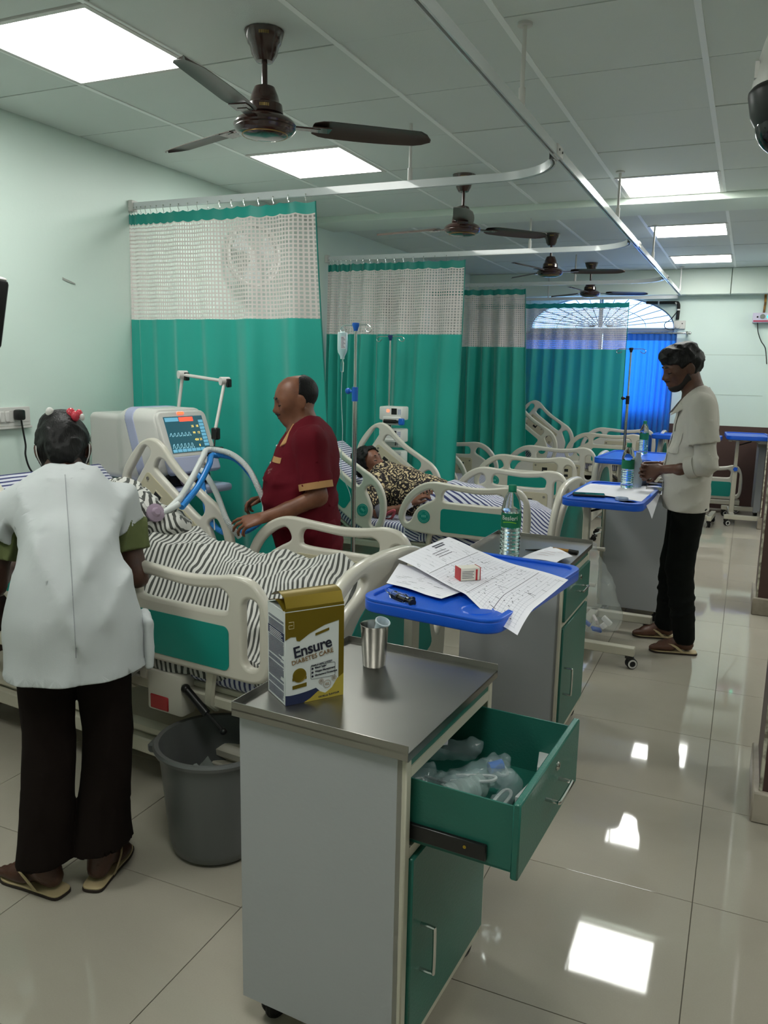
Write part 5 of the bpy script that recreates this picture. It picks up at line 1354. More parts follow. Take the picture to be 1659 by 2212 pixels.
for i in range(5): mbx.box(-0.028, 0.012 - 0.004 * (i % 2), -0.0215, -0.0209, 0.008 + i * 0.005, 0.0095 + i * 0.005)
obj('small_print', mbx, M_ink, mb_)['kind'] = 'stuff'
def syringe(name, label, a, b, r, cap=False):
    A = Vector(a); B_ = Vector(b); d = (B_ - A).normalized(); L = (B_ - A).length
    t = thing(name, label, 'syringe', A, 0, 'used syringes')
    Mx = Vector((0, 0, 1)).rotation_difference(d).to_matrix().to_4x4()
    obj('barrel', MB().lathe([(0.0, 0.0), (0.003, 0.0), (0.003, 0.010), (r, 0.014), (r, L * 0.72), (r * 1.5, L * 0.725), (r * 1.5, L * 0.74), (0.0, L * 0.74)], 18, Mx), M_clear, t)
    obj('plunger', MB().lathe([(0.0, L * 0.35), (r * 0.8, L * 0.35), (r * 0.8, L * 0.40), (r * 0.35, L * 0.41), (r * 0.35, L * 0.93), (r * 1.05, L * 0.935), (r * 1.1, L), (0.0, L)], 16, Mx), M_black, t)
    obj('scale_print', MB().box(-0.003, 0.003, -r - 0.0004, -r + 0.0003, L * 0.2, L * 0.65, Mx=Mx), M_dark, t)
    return t
syringe('syringe', 'clear syringe with black plunger on the front edge of nearest overbed table', (2.385, 2.125, TZ + 0.004), (2.485, 2.065, TZ + 0.004), 0.0105)
syringe('syringe', 'thinner capped syringe lying behind the black-plunger syringe', (2.352, 2.170, TZ + 0.001), (2.47, 2.105, TZ + 0.002), 0.0075)

# ------------------------------------------------------------------ water bottles
M_pet = mat('pet_plastic', '#f2fafa', 0.04, trans=1.0, ior=1.12, var=0.0)
M_water = mat('bottle_water', '#eef8fb', 0.0, trans=1.0, ior=1.33, var=0.0)
M_cap = mat('green_cap', '#0f7a5c', 0.35); M_blabel = mat('green_bottle_label', '#12704f', 0.4, var=0.08, vscale=30); M_lime = mat('lime_print', '#7fbf2f', 0.5)
def bottle(label, loc, rz, h=0.285, r=0.040, text=None, level=0.6, mesh_label=True):
    t = thing('water_bottle', label, 'water bottle', loc, rz, 'clear water bottles with green caps')
    pr_ = [(0.0, 0.004), (r * 0.6, 0.0), (r * 0.88, 0.003), (r * 0.98, 0.012)]
    n = 7
    for i in range(n):
        z = 0.018 + (h * 0.42 - 0.018) * i / n; dz = (h * 0.42 - 0.018) / n
        pr_ += [(r * 0.99, z), (r, z + dz * 0.4), (r * 0.93, z + dz * 0.75)]
    pr_ += [(r * 0.985, h * 0.43), (r * 0.985, h * 0.63), (r, h * 0.64), (r * 0.97, h * 0.70), (r * 0.86, h * 0.77), (r * 0.84, h * 0.78), (r * 0.66, h * 0.85), (r * 0.42, h * 0.905), (r * 0.36, h * 0.915), (r * 0.36, h * 0.93)]
    obj('bottle_shell', MB().lathe(pr_, 40), M_pet, t)
    wp = [(a * 0.965 if a else 0, b + 0.0015) for a, b in pr_ if b < h * level]
    wp.append((wp[-1][0], h * level)); wp.append((0.0, h * level))
    obj('water', MB().lathe(wp, 40), M_water, t)
    obj('cap', MB().lathe([(r * 0.40, h * 0.92), (r * 0.40, h * 0.99), (r * 0.37, h), (0.0, h)], 28), M_cap, t)
    obj('cap_ring', MB().lathe([(r * 0.41, h * 0.905), (r * 0.41, h * 0.915), (r * 0.37, h * 0.917)], 28), M_cap, t)
    lb = MB(); k = 40
    for j, z in enumerate((h * 0.435, h * 0.63)):
        for i in range(k + 1):
            a = R(-160 + 320 * i / k); lb.v.append((r * 1.004 * math.cos(a), r * 1.004 * math.sin(a), z))
    for i in range(k): lb.f.append((i, i + 1, k + 2 + i, k + 1 + i)); lb.mi.append(0)
    lo = obj('paper_label', lb, M_blabel, t)
    if text:
        tm = text_mesh(text, r * 0.62, 0.0001, bold=0.0004)
        vs = []
        for (x, y, z) in tm.v:
            a = x / r; vs.append((r * 1.012 * math.cos(a), r * 1.012 * math.sin(a), h * 0.565 + y))
        obj('label_lettering', MB().add(vs, tm.f), mat('label_white', '#eef2ee', 0.5), lo, smooth=0)
        vs = []; fs = []
        for i in range(13):
            a = -0.7 + 1.4 * i / 12; b = h * 0.495 + 0.004 * math.sin(i / 12 * PI)
            vs += [(r * 1.010 * math.cos(a), r * 1.010 * math.sin(a), b), (r * 1.010 * math.cos(a), r * 1.010 * math.sin(a), b + 0.0035)]
        fs = [(2 * i, 2 * i + 2, 2 * i + 3, 2 * i + 1) for i in range(12)]
        obj('label_swoosh', MB().add(vs, fs), M_lime, lo, smooth=0)
    return t
L2Z = 0.8045
bottle('large clear water bottle with green label on the second locker', (2.475, 3.14, L2Z), R(-85), 0.30, 0.0405, 'Besleri', 0.66)
bottle('half empty water bottle on the overbed table beside the standing man', (2.708, 4.80, 0.896), R(-80), 0.262, 0.036, None, 0.42)
bottle('farthest water bottle, on the blue overbed table beyond the standing man', (2.56, 6.88, 0.899), R(-80), 0.27, 0.036, None, 0.62)

# second locker: paper slip, forceps, scissors
paper('paper_slip', 'creased prescription slip lying on the tray of the second locker', [(2.52, 3.125, L2Z + 0.004), (2.675, 3.10, L2Z + 0.012), (2.715, 3.22, L2Z + 0.02), (2.585, 3.40, L2Z + 0.010)], lambda u, v: 0.006 * math.sin(PI * u) + 0.004 * math.sin(4 * v), marks=[('red_stamp', [(0.55, 0.78, 0.75, 0.78, 0.004), (0.55, 0.86, 0.75, 0.86, 0.004), (0.2, 0.6, 0.6, 0.62, 0.006), (0.2, 0.45, 0.7, 0.45, 0.005), (0.25, 0.3, 0.6, 0.3, 0.005)], mat('red_ink', '#b06a6e', 0.7))])
fc = thing('forceps', 'thin black forceps lying on the tray of the second locker', 'forceps', (2.50, 3.30, L2Z), R(20))
for s in (-1, 1): obj('arm', MB().tube([(0.0, s * 0.001, 0.004), (0.05, s * 0.005, 0.004), (0.10, s * 0.006, 0.004)], [0.0018, 0.004, 0.004], 6), M_black, fc)
scs = thing('pen', 'orange and black marker pen on the tray of the second locker', 'pen', (2.605, 3.36, L2Z), R(-8))
obj('barrel', MB().cyl((0.0, 0, 0.008), (0.07, 0, 0.008), 0.007, n=12), mat('orange_plastic', '#a8782c', 0.4), scs)
obj('pen_cap', MB().cyl((0.07, 0, 0.008), (0.11, -0.004, 0.008), 0.0085, n=12), M_black, scs)

# overbed table 2: charts, phone, tape, glass jug, box
T2 = 0.862 + 0.032
paper('patient_chart', 'plain chart sheet hanging over the table edge in front of the standing man', [(2.475, 4.46, T2 + 0.002), (2.905, 4.33, T2), (2.895, 4.93, T2 + 0.004), (2.50, 4.83, T2 + 0.006)],
      lambda u, v: 0.003 + 0.004 * math.sin(5 * u + 3 * v) - (max(0, u - 0.88) / 0.12) ** 1.5 * 0.075 * (1.1 - v), marks=[('faint_writing', [(0.08, 0.5 + 0.07 * i, 0.3, 0.5 + 0.07 * i, 0.002) for i in range(5)], M_inkl)], cat='chart', group='patient chart sheets', nu=40)
ph = thing('smartphone', 'black smartphone in a case on the front corner of the overbed table', 'phone', (2.565, 4.40, T2 + 0.001), R(12))
obj('phone_case', MB().box(-0.085, 0.085, -0.040, 0.040, 0, 0.011, 0.004, 2), M_black, ph)
obj('phone_screen', MB().box(-0.080, 0.080, -0.036, 0.036, 0.0108, 0.0118), mat('glass_black', '#07090b', 0.05), ph)
tag(obj('adhesive_tape_roll', MB().lathe([(0.032, 0), (0.034, 0.002), (0.034, 0.012), (0.032, 0.014), (0.022, 0.014), (0.022, 0.0), (0.032, 0.0)], 28, Matrix.Translation((2.745, 4.345, T2))), mat('clear_tape', '#cfdcee', 0.2, trans=0.5, ior=1.2)), 'clear tape roll lying beside the smartphone', 'tape')
jg = thing('plastic_jug', 'cloudy plastic pouch standing behind the half empty water bottle', 'pouch', (2.755, 4.85, T2))
obj('pouch', MB().lathe([(0.0, 0.0), (0.028, 0.0), (0.032, 0.02), (0.036, 0.09), (0.028, 0.15), (0.016, 0.18), (0.012, 0.21), (0.0, 0.21)], 20), mat('cloudy_plastic', '#d5dfe8', 0.25, trans=0.6, ior=1.15), jg)
nb = thing('folder', 'dark blue folder standing upright behind the water bottle', 'folder', (2.79, 4.93, T2), R(-20))
obj('cover', MB().box(-0.010, 0.010, -0.05, 0.05, 0, 0.145, 0.002), mat('dark_blue_card', '#39435f', 0.5), nb)
st = thing('instrument_tray', 'steel instrument tray under the clasped hands of the standing man', 'tray', (2.87, 4.88, T2), R(5))
obj('tray', MB().box(-0.06, 0.06, -0.09, 0.09, 0.0, 0.003).box(-0.06, -0.057, -0.09, 0.09, 0, 0.022).box(0.057, 0.06, -0.09, 0.09, 0, 0.022).box(-0.06, 0.06, -0.09, -0.087, 0, 0.022).box(-0.06, 0.06, 0.087, 0.09, 0, 0.022), M_steel2, st)
# waste bag tied to the overbed table column
s = SDF((2.40, 4.22, 0.10), (2.86, 4.70, 0.68), 0.009)
s.chain([(2.585, 4.45, 0.60), (2.60, 4.43, 0.50), (2.64, 4.41, 0.38), (2.66, 4.41, 0.27)], [0.028, 0.055, 0.085, 0.105], 0.04).ell((2.66, 4.41, 0.22), (0.115, 0.105, 0.085), 0.05)
s.wrinkle(0.010, 24, 3).wrinkle(0.005, 60, 5)
bag_me = s.mesh('bag_film', None or mat('clear_polythene', '#e6ecea', 0.12, trans=0.0, alpha=0.22, var=0.02, coat=0.5), 0.2)
bg_ = thing('plastic_bag', 'clear plastic waste bag hanging from the overbed table column', 'bag', (0, 0, 0))
mesh_obj('bag_film', bag_me, bg_)
for i, (dx, dy, dz, c) in enumerate(((-0.06, -0.04, 0.0, '#2e5fb8'), (0.0, -0.05, -0.03, '#2e5fb8'), (0.03, 0.0, -0.02, '#e6e2e0'), (-0.02, 0.03, 0.0, '#e8dcdc'), (0.05, -0.03, 0.02, '#f0eeec'))):
    tag(obj('packet', MB().box(-0.03, 0.03, -0.016, 0.016, -0.008, 0.008, 0.004, Mx=Matrix.Translation((2.66 + dx, 4.40 + dy, 0.20 + dz)) @ Euler((0.4 * i, 0.6 - 0.3 * i, 0.7 * i)).to_matrix().to_4x4()), mat('packet_%d' % i, c, 0.5)),
        ['left blue packet inside the clear plastic waste bag', 'lower blue packet inside the clear plastic waste bag', 'white packet at the centre of the clear waste bag', 'pinkish white packet at the back of the clear waste bag', 'white packet at the right side of the clear waste bag'][i], 'packet', 'packets in the waste bag')

# ------------------------------------------------------------------ drawer contents
def dl(x, y): return to_world(LK1, LK1R, (x, y))
M_film = mat('clear_packaging_film', '#b9cfd2', 0.10, alpha=0.22, var=0.02, coat=0.5)
for i, (x, y, z, L, r, a, lab) in enumerate(((0.06, 0.12, 0.622, 0.15, 0.030, 15, 'clear pouch with paper label at the back of the open drawer'), (0.12, -0.03, 0.622, 0.17, 0.034, -20, 'clear crinkled pouch in the middle of the open drawer'),
        (0.17, 0.06, 0.615, 0.14, 0.028, 40, 'clear pouch with blue cap in the open drawer'), (0.08, -0.10, 0.625, 0.13, 0.030, 70, 'clear film bag against the near side of the open drawer'),
        (0.22, 0.13, 0.612, 0.12, 0.024, -60, 'clear film pouch against the far side of the open drawer'), (0.27, -0.02, 0.608, 0.13, 0.022, 80, 'flat clear film pouch right behind the front of the open drawer'), (0.20, 0.0, 0.640, 0.12, 0.022, 10, 'topmost clear crinkled pouch in the middle of the open drawer'))):
    X, Y, _ = dl(x + 0.06, y)
    s = SDF((-0.12, -0.08, -0.06), (0.12, 0.08, 0.06), 0.004)
    s.cone((-L / 2, 0, 0), (L / 2, 0, 0.0), r * 0.7, r, 0.01, flat=(0, 0, 1), fs=0.75).cone((L / 2, 0, 0), (L / 2 + 0.03, 0, 0.01), r * 0.5, r * 0.25, 0.02).wrinkle(0.005, 70, i).wrinkle(0.0025, 160, i + 2)
    o = mesh_obj('pouch', s.mesh('pouch', M_film, 0.2), None); o.location = (X, Y, z); o.rotation_euler = (0.1, -0.15, R(a)); tag(o, lab, 'pouch', None)
    ins = obj('paper_insert' if i == 0 else 'blue_cap' if i == 2 else 'folded_tubing', MB().box(-0.05, 0.03, -0.02, 0.02, 0.024, 0.0255) if i == 0 else MB().cyl((0.05, 0, 0), (0.085, 0, 0), 0.014, n=14) if i == 2 else
              MB().tube(spline([(-0.05, -0.01, 0), (0.04, -0.012, 0), (0.045, 0.008, 0), (-0.04, 0.012, 0)], 5), 0.004, 6), M_paper if i == 0 else M_bluek if i == 2 else M_tubew, o)
X, Y, _ = dl(0.22, -0.08)
sb = bottle.__globals__['thing']('crushed_bottle', 'small ribbed plastic bottle lying near the front of the open drawer', 'bottle', (X, Y, 0.622), R(55))
obj('bottle_body', MB().lathe([(0.0, 0.0)] + [(0.026 + 0.002 * math.sin(i * 1.9), 0.002 + i * 0.005) for i in range(22)] + [(0.018, 0.120), (0.010, 0.128), (0.010, 0.14), (0.0, 0.14)], 22, Matrix.Rotation(PI / 2, 4, 'Y')), mat('cloudy_pet', '#cfe0dc', 0.2, trans=0.6, ior=1.15), sb)
for i, (x, y, a) in enumerate(((0.385, 0.17, 10), (0.39, 0.03, -10))):
    X, Y, _ = dl(x, y)
    b_ = thing('tablet_box', ['white tablet box leaning at the back corner of the open drawer', 'white tablet box right behind the drawer front'][i], 'medicine box', (X, Y, 0.5845), R(a))
    obj('carton', MB().box(-0.022, 0.022, -0.04, 0.04, 0, 0.055 - 0.012 * i, 0.001), M_card, b_)
    obj('red_base' if i == 0 else 'print', MB().box(-0.0225, 0.0225, -0.0405, 0.0405, 0.002, 0.02) if i == 0 else MB().box(-0.0225, -0.022, -0.02, 0.02, 0.03, 0.035), M_redp if i == 0 else M_ink, b_)

# ------------------------------------------------------------------ wall fittings
mn = thing('patient_monitor', 'edge of a black patient monitor with orange alarm light at the left frame edge', 'monitor', (0.640, 2.28, 1.60), R(-30))
MM = Matrix.Rotation(R(9), 4, 'Y') @ Matrix.Rotation(R(-8), 4, 'X')
obj('monitor_case', MB().box(-0.40, 0.0, -0.03, 0.03, 0.0, 0.26, 0.014, 2, Mx=MM), M_black, mn)
obj('white_top', MB().box(-0.38, -0.012, -0.020, 0.022, 0.257, 0.268, 0.004, Mx=MM), M_white, mn)
obj('alarm_light', MB().box(-0.035, -0.010, -0.034, -0.030, 0.225, 0.236, 0.002, Mx=MM), em('alarm_orange', '#ff8a1c', 3.0), mn)
obj('yellow_key', MB().box(-0.032, -0.016, -0.034, -0.030, 0.178, 0.194, 0.002, Mx=MM), em('key_yellow', '#e0b040', 0.7), mn)
for i in range(3): obj('key', MB().box(-0.034, -0.016, -0.033, -0.030, 0.145 - i * 0.03, 0.160 - i * 0.03, 0.002, Mx=MM), mat('key_grey', '#4a4d50', 0.5), mn)
obj('rotary_knob', MB().cyl((-0.02, -0.03, 0.045), (-0.02, -0.055, 0.045), 0.014, n=16, Mx=MM), M_black, mn)
obj('mounting_arm', MB().tube([(-0.3, 0.03, 0.12), (-0.5, 0.06, 0.12), (-0.72, -0.02, 0.12)], 0.014, 10), M_white, mn)
sk = thing('socket_board', 'white electrical socket board on the left wall with black plug', 'socket', (0.0, 2.80, 1.285))
obj('board', MB().box(0.0, 0.022, -0.45, 0.205, -0.048, 0.045, 0.003), M_white, sk)
obj('board_trim', MB().box(0.0, 0.026, -0.45, 0.210, -0.060, -0.048, 0.002).box(0.022, 0.024, -0.44, 0.195, -0.028, 0.030, 0.001), M_white, sk)
for i, y in enumerate((0.03, 0.062, -0.16, -0.2)): obj('switch', MB().box(0.022, 0.030, y - 0.013, y + 0.013, -0.026, 0.026, 0.003), M_white, sk)
for y in (-0.015, -0.09):
    for a, b in ((0, 0.012), (-0.009, -0.010), (0.009, -0.010)): obj('socket_hole', MB().cyl((0.022, y + a, b), (0.0245, y + a, b), 0.0042, n=10), M_dark, sk)
pg = thing('power_plug', 'black three pin plug with cable in the left wall socket board', 'plug', (0.026, 2.915, 1.293))
obj('plug_body', MB().box(0, 0.042, -0.022, 0.022, -0.026, 0.026, 0.010, 2), M_black, pg)
obj('power_cable', MB().tube(spline([(0.03, 0, -0.02), (0.035, 0.005, -0.09), (0.03, 0.018, -0.15), (0.04, 0.005, -0.20), (0.05, 0.02, -0.27), (0.09, 0.05, -0.33), (0.12, 0.03, -0.345), (0.14, 0.05, -0.38)], 8), 0.0045, 8), M_black, pg)
tag(obj('tape_scrap', MB().grid(lambda u, v: (0.002 + 0.006 * u * v, 3.28 + 0.085 * u, 1.985 - 0.022 * u - 0.014 * v * (1 - 0.5 * u)), 6, 3), mat('grey_tape', '#b7bab4', 0.6, col2='#6f7370')), 'peeling scrap of grey tape on the left wall', 'tape')
# wall fans behind the net of the curtains
for yf, zf, lab in ((4.93, 2.29, 'round wall fan on left wall, seen through the nearest curtain net'), (7.45, 2.20, 'wall fan on the left wall, dimly seen through the third curtain net')):
    wf_ = thing('wall_fan', lab, 'wall fan', (0, yf, zf), R(-25), 'wall fans')
    obj('mount', MB().box(0.0, 0.02, -0.04, 0.04, -0.12, 0.0, 0.004).cyl((0.0, 0, -0.06), (0.08, 0, -0.02), 0.016, n=12).cyl((0.06, 0, 0.0), (0.15, 0, 0.0), 0.045, n=20), M_white, wf_)
    mb = MB()
    for rr_, xx in ((0.20, 0.17), (0.20, 0.13), (0.14, 0.20), (0.07, 0.215)): mb.tube([(xx, rr_ * math.cos(t), rr_ * math.sin(t)) for t in np.linspace(0, 2 * PI, 33)[:-1]], 0.009 if rr_ == 0.2 else 0.003, 6, closed=True)
    for k in range(24):
        a = 2 * PI * k / 24; mb.tube([(0.218, 0.03 * math.cos(a), 0.03 * math.sin(a)), (0.20, 0.14 * math.cos(a), 0.14 * math.sin(a)), (0.17, 0.20 * math.cos(a), 0.20 * math.sin(a)), (0.13, 0.2 * math.cos(a), 0.2 * math.sin(a)), (0.11, 0.06 * math.cos(a), 0.06 * math.sin(a))], 0.0014, 4)
    obj('guard', mb, M_white, wf_)['kind'] = 'stuff'
    for k in range(3):
        mb = MB().grid(lambda u, v: (0.155 + 0.02 * (v - 0.5), (0.03 + 0.14 * u) * math.cos(2.09 * k + 0.9 * v), (0.03 + 0.14 * u) * math.sin(2.09 * k + 0.9 * v)), 6, 6); obj('fan_blade', mb, M_dark if False else mat('pale_blade', '#b9c2c2', 0.3), wf_)
# back wall: pipe insulation, socket, cable, stabiliser
pi_ = thing('insulated_pipe', 'black insulated pipe bent beside the arched window', 'pipe', (0, Y1, 0))
obj('insulation', MB().tube(spline([(2.12, -0.03, 2.355), (2.25, -0.03, 2.352), (2.44, -0.03, 2.352), (2.475, -0.03, 2.335), (2.482, -0.03, 2.28), (2.478, -0.03, 2.16)], 6), 0.018, 10), M_rubber, pi_)
for p_ in ((2.26, 2.352, 0), (2.45, 2.345, 0.6), (2.482, 2.27, 1.57)):
    obj('tape_band', MB().cyl((p_[0] - 0.008 * math.cos(p_[2]), -0.03, p_[1] - 0.008 * math.sin(p_[2])), (p_[0] + 0.008 * math.cos(p_[2]), -0.03, p_[1] + 0.008 * math.sin(p_[2])), 0.0205, n=12), M_white, pi_)
obj('black_cable', MB().tube(spline([(2.475, -0.02, 2.26), (2.40, -0.02, 2.16), (2.345, -0.02, 2.12), (2.35, -0.02, 2.07), (2.42, -0.02, 2.045), (2.49, -0.03, 2.08)], 6), 0.005, 6), M_black, pi_)
obj('thin_wire', MB().tube(spline([(2.12, -0.02, 2.35), (2.0, -0.02, 2.335), (1.85, -0.02, 2.32), (1.7, -0.02, 2.34)], 5), 0.003, 6), M_black, pi_)
bs = thing('wall_socket', 'white wall socket with round plug below the insulated pipe', 'socket', (2.50, Y1, 2.10))
obj('plate', MB().box(-0.06, 0.07, -0.03, 0, -0.045, 0.05, 0.005), M_white, bs)
obj('round_plug', MB().cyl((-0.01, -0.03, -0.01), (-0.01, -0.065, -0.01), 0.028, n=18), M_white, bs)
obj('indicator', MB().cyl((0.035, -0.03, 0.015), (0.035, -0.034, 0.015), 0.007, n=10), M_black, bs)
sb_ = thing('voltage_stabiliser', 'white voltage stabiliser with green light on the back wall at right', 'stabiliser', (3.38, Y1, 2.17))
obj('case', MB().box(-0.11, 0.16, -0.10, 0, -0.05, 0.055, 0.005), mat('lilac_case', '#cfc9dc', 0.4), sb_)
obj('red_stripe', MB().box(-0.10, 0.155, -0.1015, -0.0995, -0.042, -0.026), mat('crimson_print', '#b03a55', 0.5), sb_)
obj('dial', MB().cyl((-0.01, -0.10, 0.015), (-0.01, -0.108, 0.015), 0.026, n=20), M_chrome, sb_)
obj('green_light', MB().cyl((0.05, -0.10, 0.012), (0.05, -0.106, 0.012), 0.018, n=16), em('green_led', '#35e0b0', 1.4), sb_)
obj('black_button', MB().cyl((-0.06, -0.10, 0.01), (-0.06, -0.105, 0.01), 0.010, n=12), M_black, sb_)
obj('hanging_wire', MB().tube(spline([(-0.055, -0.05, -0.05), (-0.04, -0.05, -0.15), (0.0, -0.05, -0.25), (0.05, -0.05, -0.33), (0.08, -0.04, -0.5)], 6), 0.005, 6), M_black, sb_)
obj('conduit', MB().tube([(0.0, -0.02, 0.055), (0.005, -0.02, 0.16), (0.0, -0.02, 0.26)], 0.012, 8), mat('rusty_conduit', '#6b4a2c', 0.7, col2='#c08a3a', vscale=18), sb_)
# dome camera hanging near the right edge
cc = thing('dome_camera', 'black and white dome security camera hanging from the ceiling at the right edge', 'security camera', (3.338, 2.32, 0))
obj('mount', MB().lathe([(0.045, HC - 0.25), (0.05, HC - 0.10), (0.065, HC - 0.02), (0.07, HC), (0, HC)], 24), M_white, cc)
obj('shroud', MB().lathe([(0.088, 2.225), (0.095, 2.24), (0.090, 2.29), (0.075, 2.35), (0.05, 2.42), (0.04, 2.47), (0.0, 2.47)], 36), M_white, cc)
obj('camera_band', MB().lathe([(0.075, 2.15), (0.092, 2.18), (0.101, 2.228), (0.101, 2.236), (0.094, 2.245)], 36), M_black, cc)
obj('dome', MB().ball((0, 0, 2.165), 0.080, n=30), mat('smoked_dome', '#15181a', 0.12), cc)
obj('marking', MB().box(-0.09, -0.08, -0.04, -0.01, 2.262, 2.30), M_white, cc)

# spare bed end board leaning by the right pillar
sbd = thing('spare_bed', 'spare bed end with white frame standing behind the far right overbed table', 'hospital bed', (3.10, 9.84, 0), R(3), 'hospital beds in the ward')
ro = plate(RO, 0.034, 0.0115, 2)
ms = Matrix.Translation((-0.45, 0, 0.16)) @ frame((0, 0, 0), (1, 0, 0), (0, 0, 1)) @ Matrix.Diagonal((0.80, 1.15, 1, 1))
obj('side_rail', MB().add(ro.v, ro.f, ms), M_abs, sbd)
pl_ = plate([rrect(0.275, 0.705, 0.028, 0.172, 0.022)], 0.004); obj('teal_panel', MB().add(pl_.v, pl_.f, ms @ Matrix.Translation((0, 0, 0.02))), M_teal, sbd)
obj('frame', MB().box(-0.42, 0.22, -0.03, 0.12, 0.10, 0.15, 0.005), M_frame, sbd)
for x in (-0.38, 0.18): caster('caster', sbd, x, 0.05, 0.04, top=0.11)
# things under bed two
ub = thing('wire_bundle', 'tangle of dark blue clips and cables hanging under the second bed', 'cables', (1.66, 4.66, 0.40))
obj('clips', MB().tube(spline([(-0.05, 0, 0.08), (0.0, -0.02, 0.10), (0.06, 0, 0.09), (0.02, 0, 0.04), (-0.03, -0.01, 0.03), (0.05, 0, 0.0)], 6), 0.008, 8).tube([(0.06 + 0.02 * math.cos(t), -0.01, 0.10 + 0.02 * math.sin(t)) for t in np.linspace(0, 2 * PI, 17)[:-1]], 0.005, 6, closed=True), mat('navy_clip', '#262c56', 0.4), ub)

# ------------------------------------------------------------------ people
def skin_mat(name, c, c2):
    m = mat(name, c, 0.45, var=0.1, vscale=14, col2=c2, bump=0.3, bscale=160, sss=0.08)
    return m
def cloth_mat(name, c, rough=0.9, bump_=0.3, sheen=0.0, var=0.04, fold=1.0):
    m = mat(name, c, rough, var=var, vscale=5, spec=0.15)
    k = NT(m); tc = k.add('ShaderNodeTexCoord'); mp = k.add('ShaderNodeMapping'); mp.inputs['Scale'].default_value = (1, 1, 0.22)
    k.link(tc.outputs['Object'], mp.inputs[0])
    n1 = k.add('ShaderNodeTexNoise'); n1.inputs['Scale'].default_value = 15; n1.inputs['Detail'].default_value = 1.0; n1.inputs['Distortion'].default_value = 0.5
    n2 = k.add('ShaderNodeTexNoise'); n2.inputs['Scale'].default_value = 420
    k.link(mp.outputs[0], n1.inputs['Vector']); k.link(tc.outputs['Object'], n2.inputs['Vector'])
    b1 = k.add('ShaderNodeBump'); b1.inputs['Strength'].default_value = 0.3; b1.inputs['Distance'].default_value = 0.010 * fold
    b2 = k.add('ShaderNodeBump'); b2.inputs['Strength'].default_value = 0.3; b2.inputs['Distance'].default_value = 0.0008
    k.link(n1.outputs[0], b1.inputs['Height']); k.link(n2.outputs[0], b2.inputs['Height']); k.link(b1.outputs[0], b2.inputs['Normal']); k.link(b2.outputs[0], k.b.inputs['Normal'])
    return m
M_hair = mat('black_hair', '#070606', 0.5, var=0.3, vscale=60, bump=1.0, bscale=190, stretch=(1, 1, 0.2), spec=0.3)
M_eye = mat('eye_white', '#b9b0a4', 0.2); M_iris = mat('dark_iris', '#120c08', 0.1); M_lip = mat('lip_brown', '#5a2f28', 0.45)

def basis(F, up=(0, 0, 1)):
    F = np.array(F, float); F /= np.linalg.norm(F); up = np.array(up, float)
    L = np.cross(up, F); L /= np.linalg.norm(L); U = np.cross(F, L)
    return np.array([F, L, U])            # rows: forward, left, up
def HP(c, B, H):
    c = np.array(c, float)
    return lambda f, l, u: c + (B[0] * f + B[1] * l + B[2] * u) * H
def head_prims(s, c, B, H, g=0.0, feat=True, fem=False):
    P = HP(c, B, H)
    E = lambda f, l, u, rf, rl, ru, k=0.012, op='add': s.ell(P(f, l, u), ((rf * H) + g, (rl * H) + g, (ru * H) + g), k, op, B)
    E(-0.07, 0, 0.13, 0.43, 0.345, 0.37)
    E(0.06, 0, 0.06, 0.33, 0.30, 0.36, 0.03)
    E(0.11, 0, -0.14, 0.255, 0.255, 0.33, 0.03)
    if feat:
        j = 0.20 if fem else 0.225
        for q in (-1, 1):
            s.cone(P(-0.02, q * j, -0.24), P(0.22, q * 0.09, -0.415), 0.085 * H + g, 0.07 * H + g, 0.03)
            E(0.24, q * 0.165, -0.085, 0.10, 0.10, 0.09, 0.03)
        E(0.29, 0, -0.42, 0.075, 0.10, 0.07, 0.02)
        E(0.335, 0, 0.075, 0.06, 0.22, 0.055, 0.02)
        for q in (-1, 1):
            E(0.43, q * 0.145, -0.005, 0.085, 0.085, 0.055, 0.018, 'sub')
            E(0.305, q * 0.14, -0.005, 0.065, 0.082, 0.052, 0.006)
            s.cone(P(0.345, q * 0.07, -0.028), P(0.30, q * 0.205, -0.03), 0.012 * H, 0.010 * H, 0.004)
        s.cone(P(0.36, 0, 0.03), P(0.465, 0, -0.145), 0.034 * H + g, 0.050 * H + g, 0.018)
        for q in (-1, 1): E(0.405, q * 0.055, -0.16, 0.045, 0.036, 0.032, 0.010)
        E(0.365, 0, -0.235, 0.05, 0.12, 0.05, 0.02)
        E(0.395, 0, -0.262, 0.035, 0.095, 0.022, 0.004)
        E(0.385, 0, -0.305, 0.038, 0.085, 0.025, 0.004)
        s.cone(P(0.43, -0.09, -0.284), P(0.43, 0.09, -0.284), 0.006 * H, 0.006 * H, 0.004, op='sub')
        E(0.33, 0, -0.36, 0.05, 0.07, 0.03, 0.02)
        for q in (-1, 1):
            Be = np.array([B[0] * 0.90 + B[1] * (-q * 0.42), B[1] * 0.90 + B[0] * (q * 0.42), B[2]])
            s.ell(P(-0.055, q * 0.372, -0.035), (0.095 * H, 0.030 * H, 0.145 * H), 0.004, 'add', Be)
            s.ell(P(-0.035, q * 0.405, -0.03), (0.055 * H, 0.024 * H, 0.095 * H), 0.003, 'sub', Be)
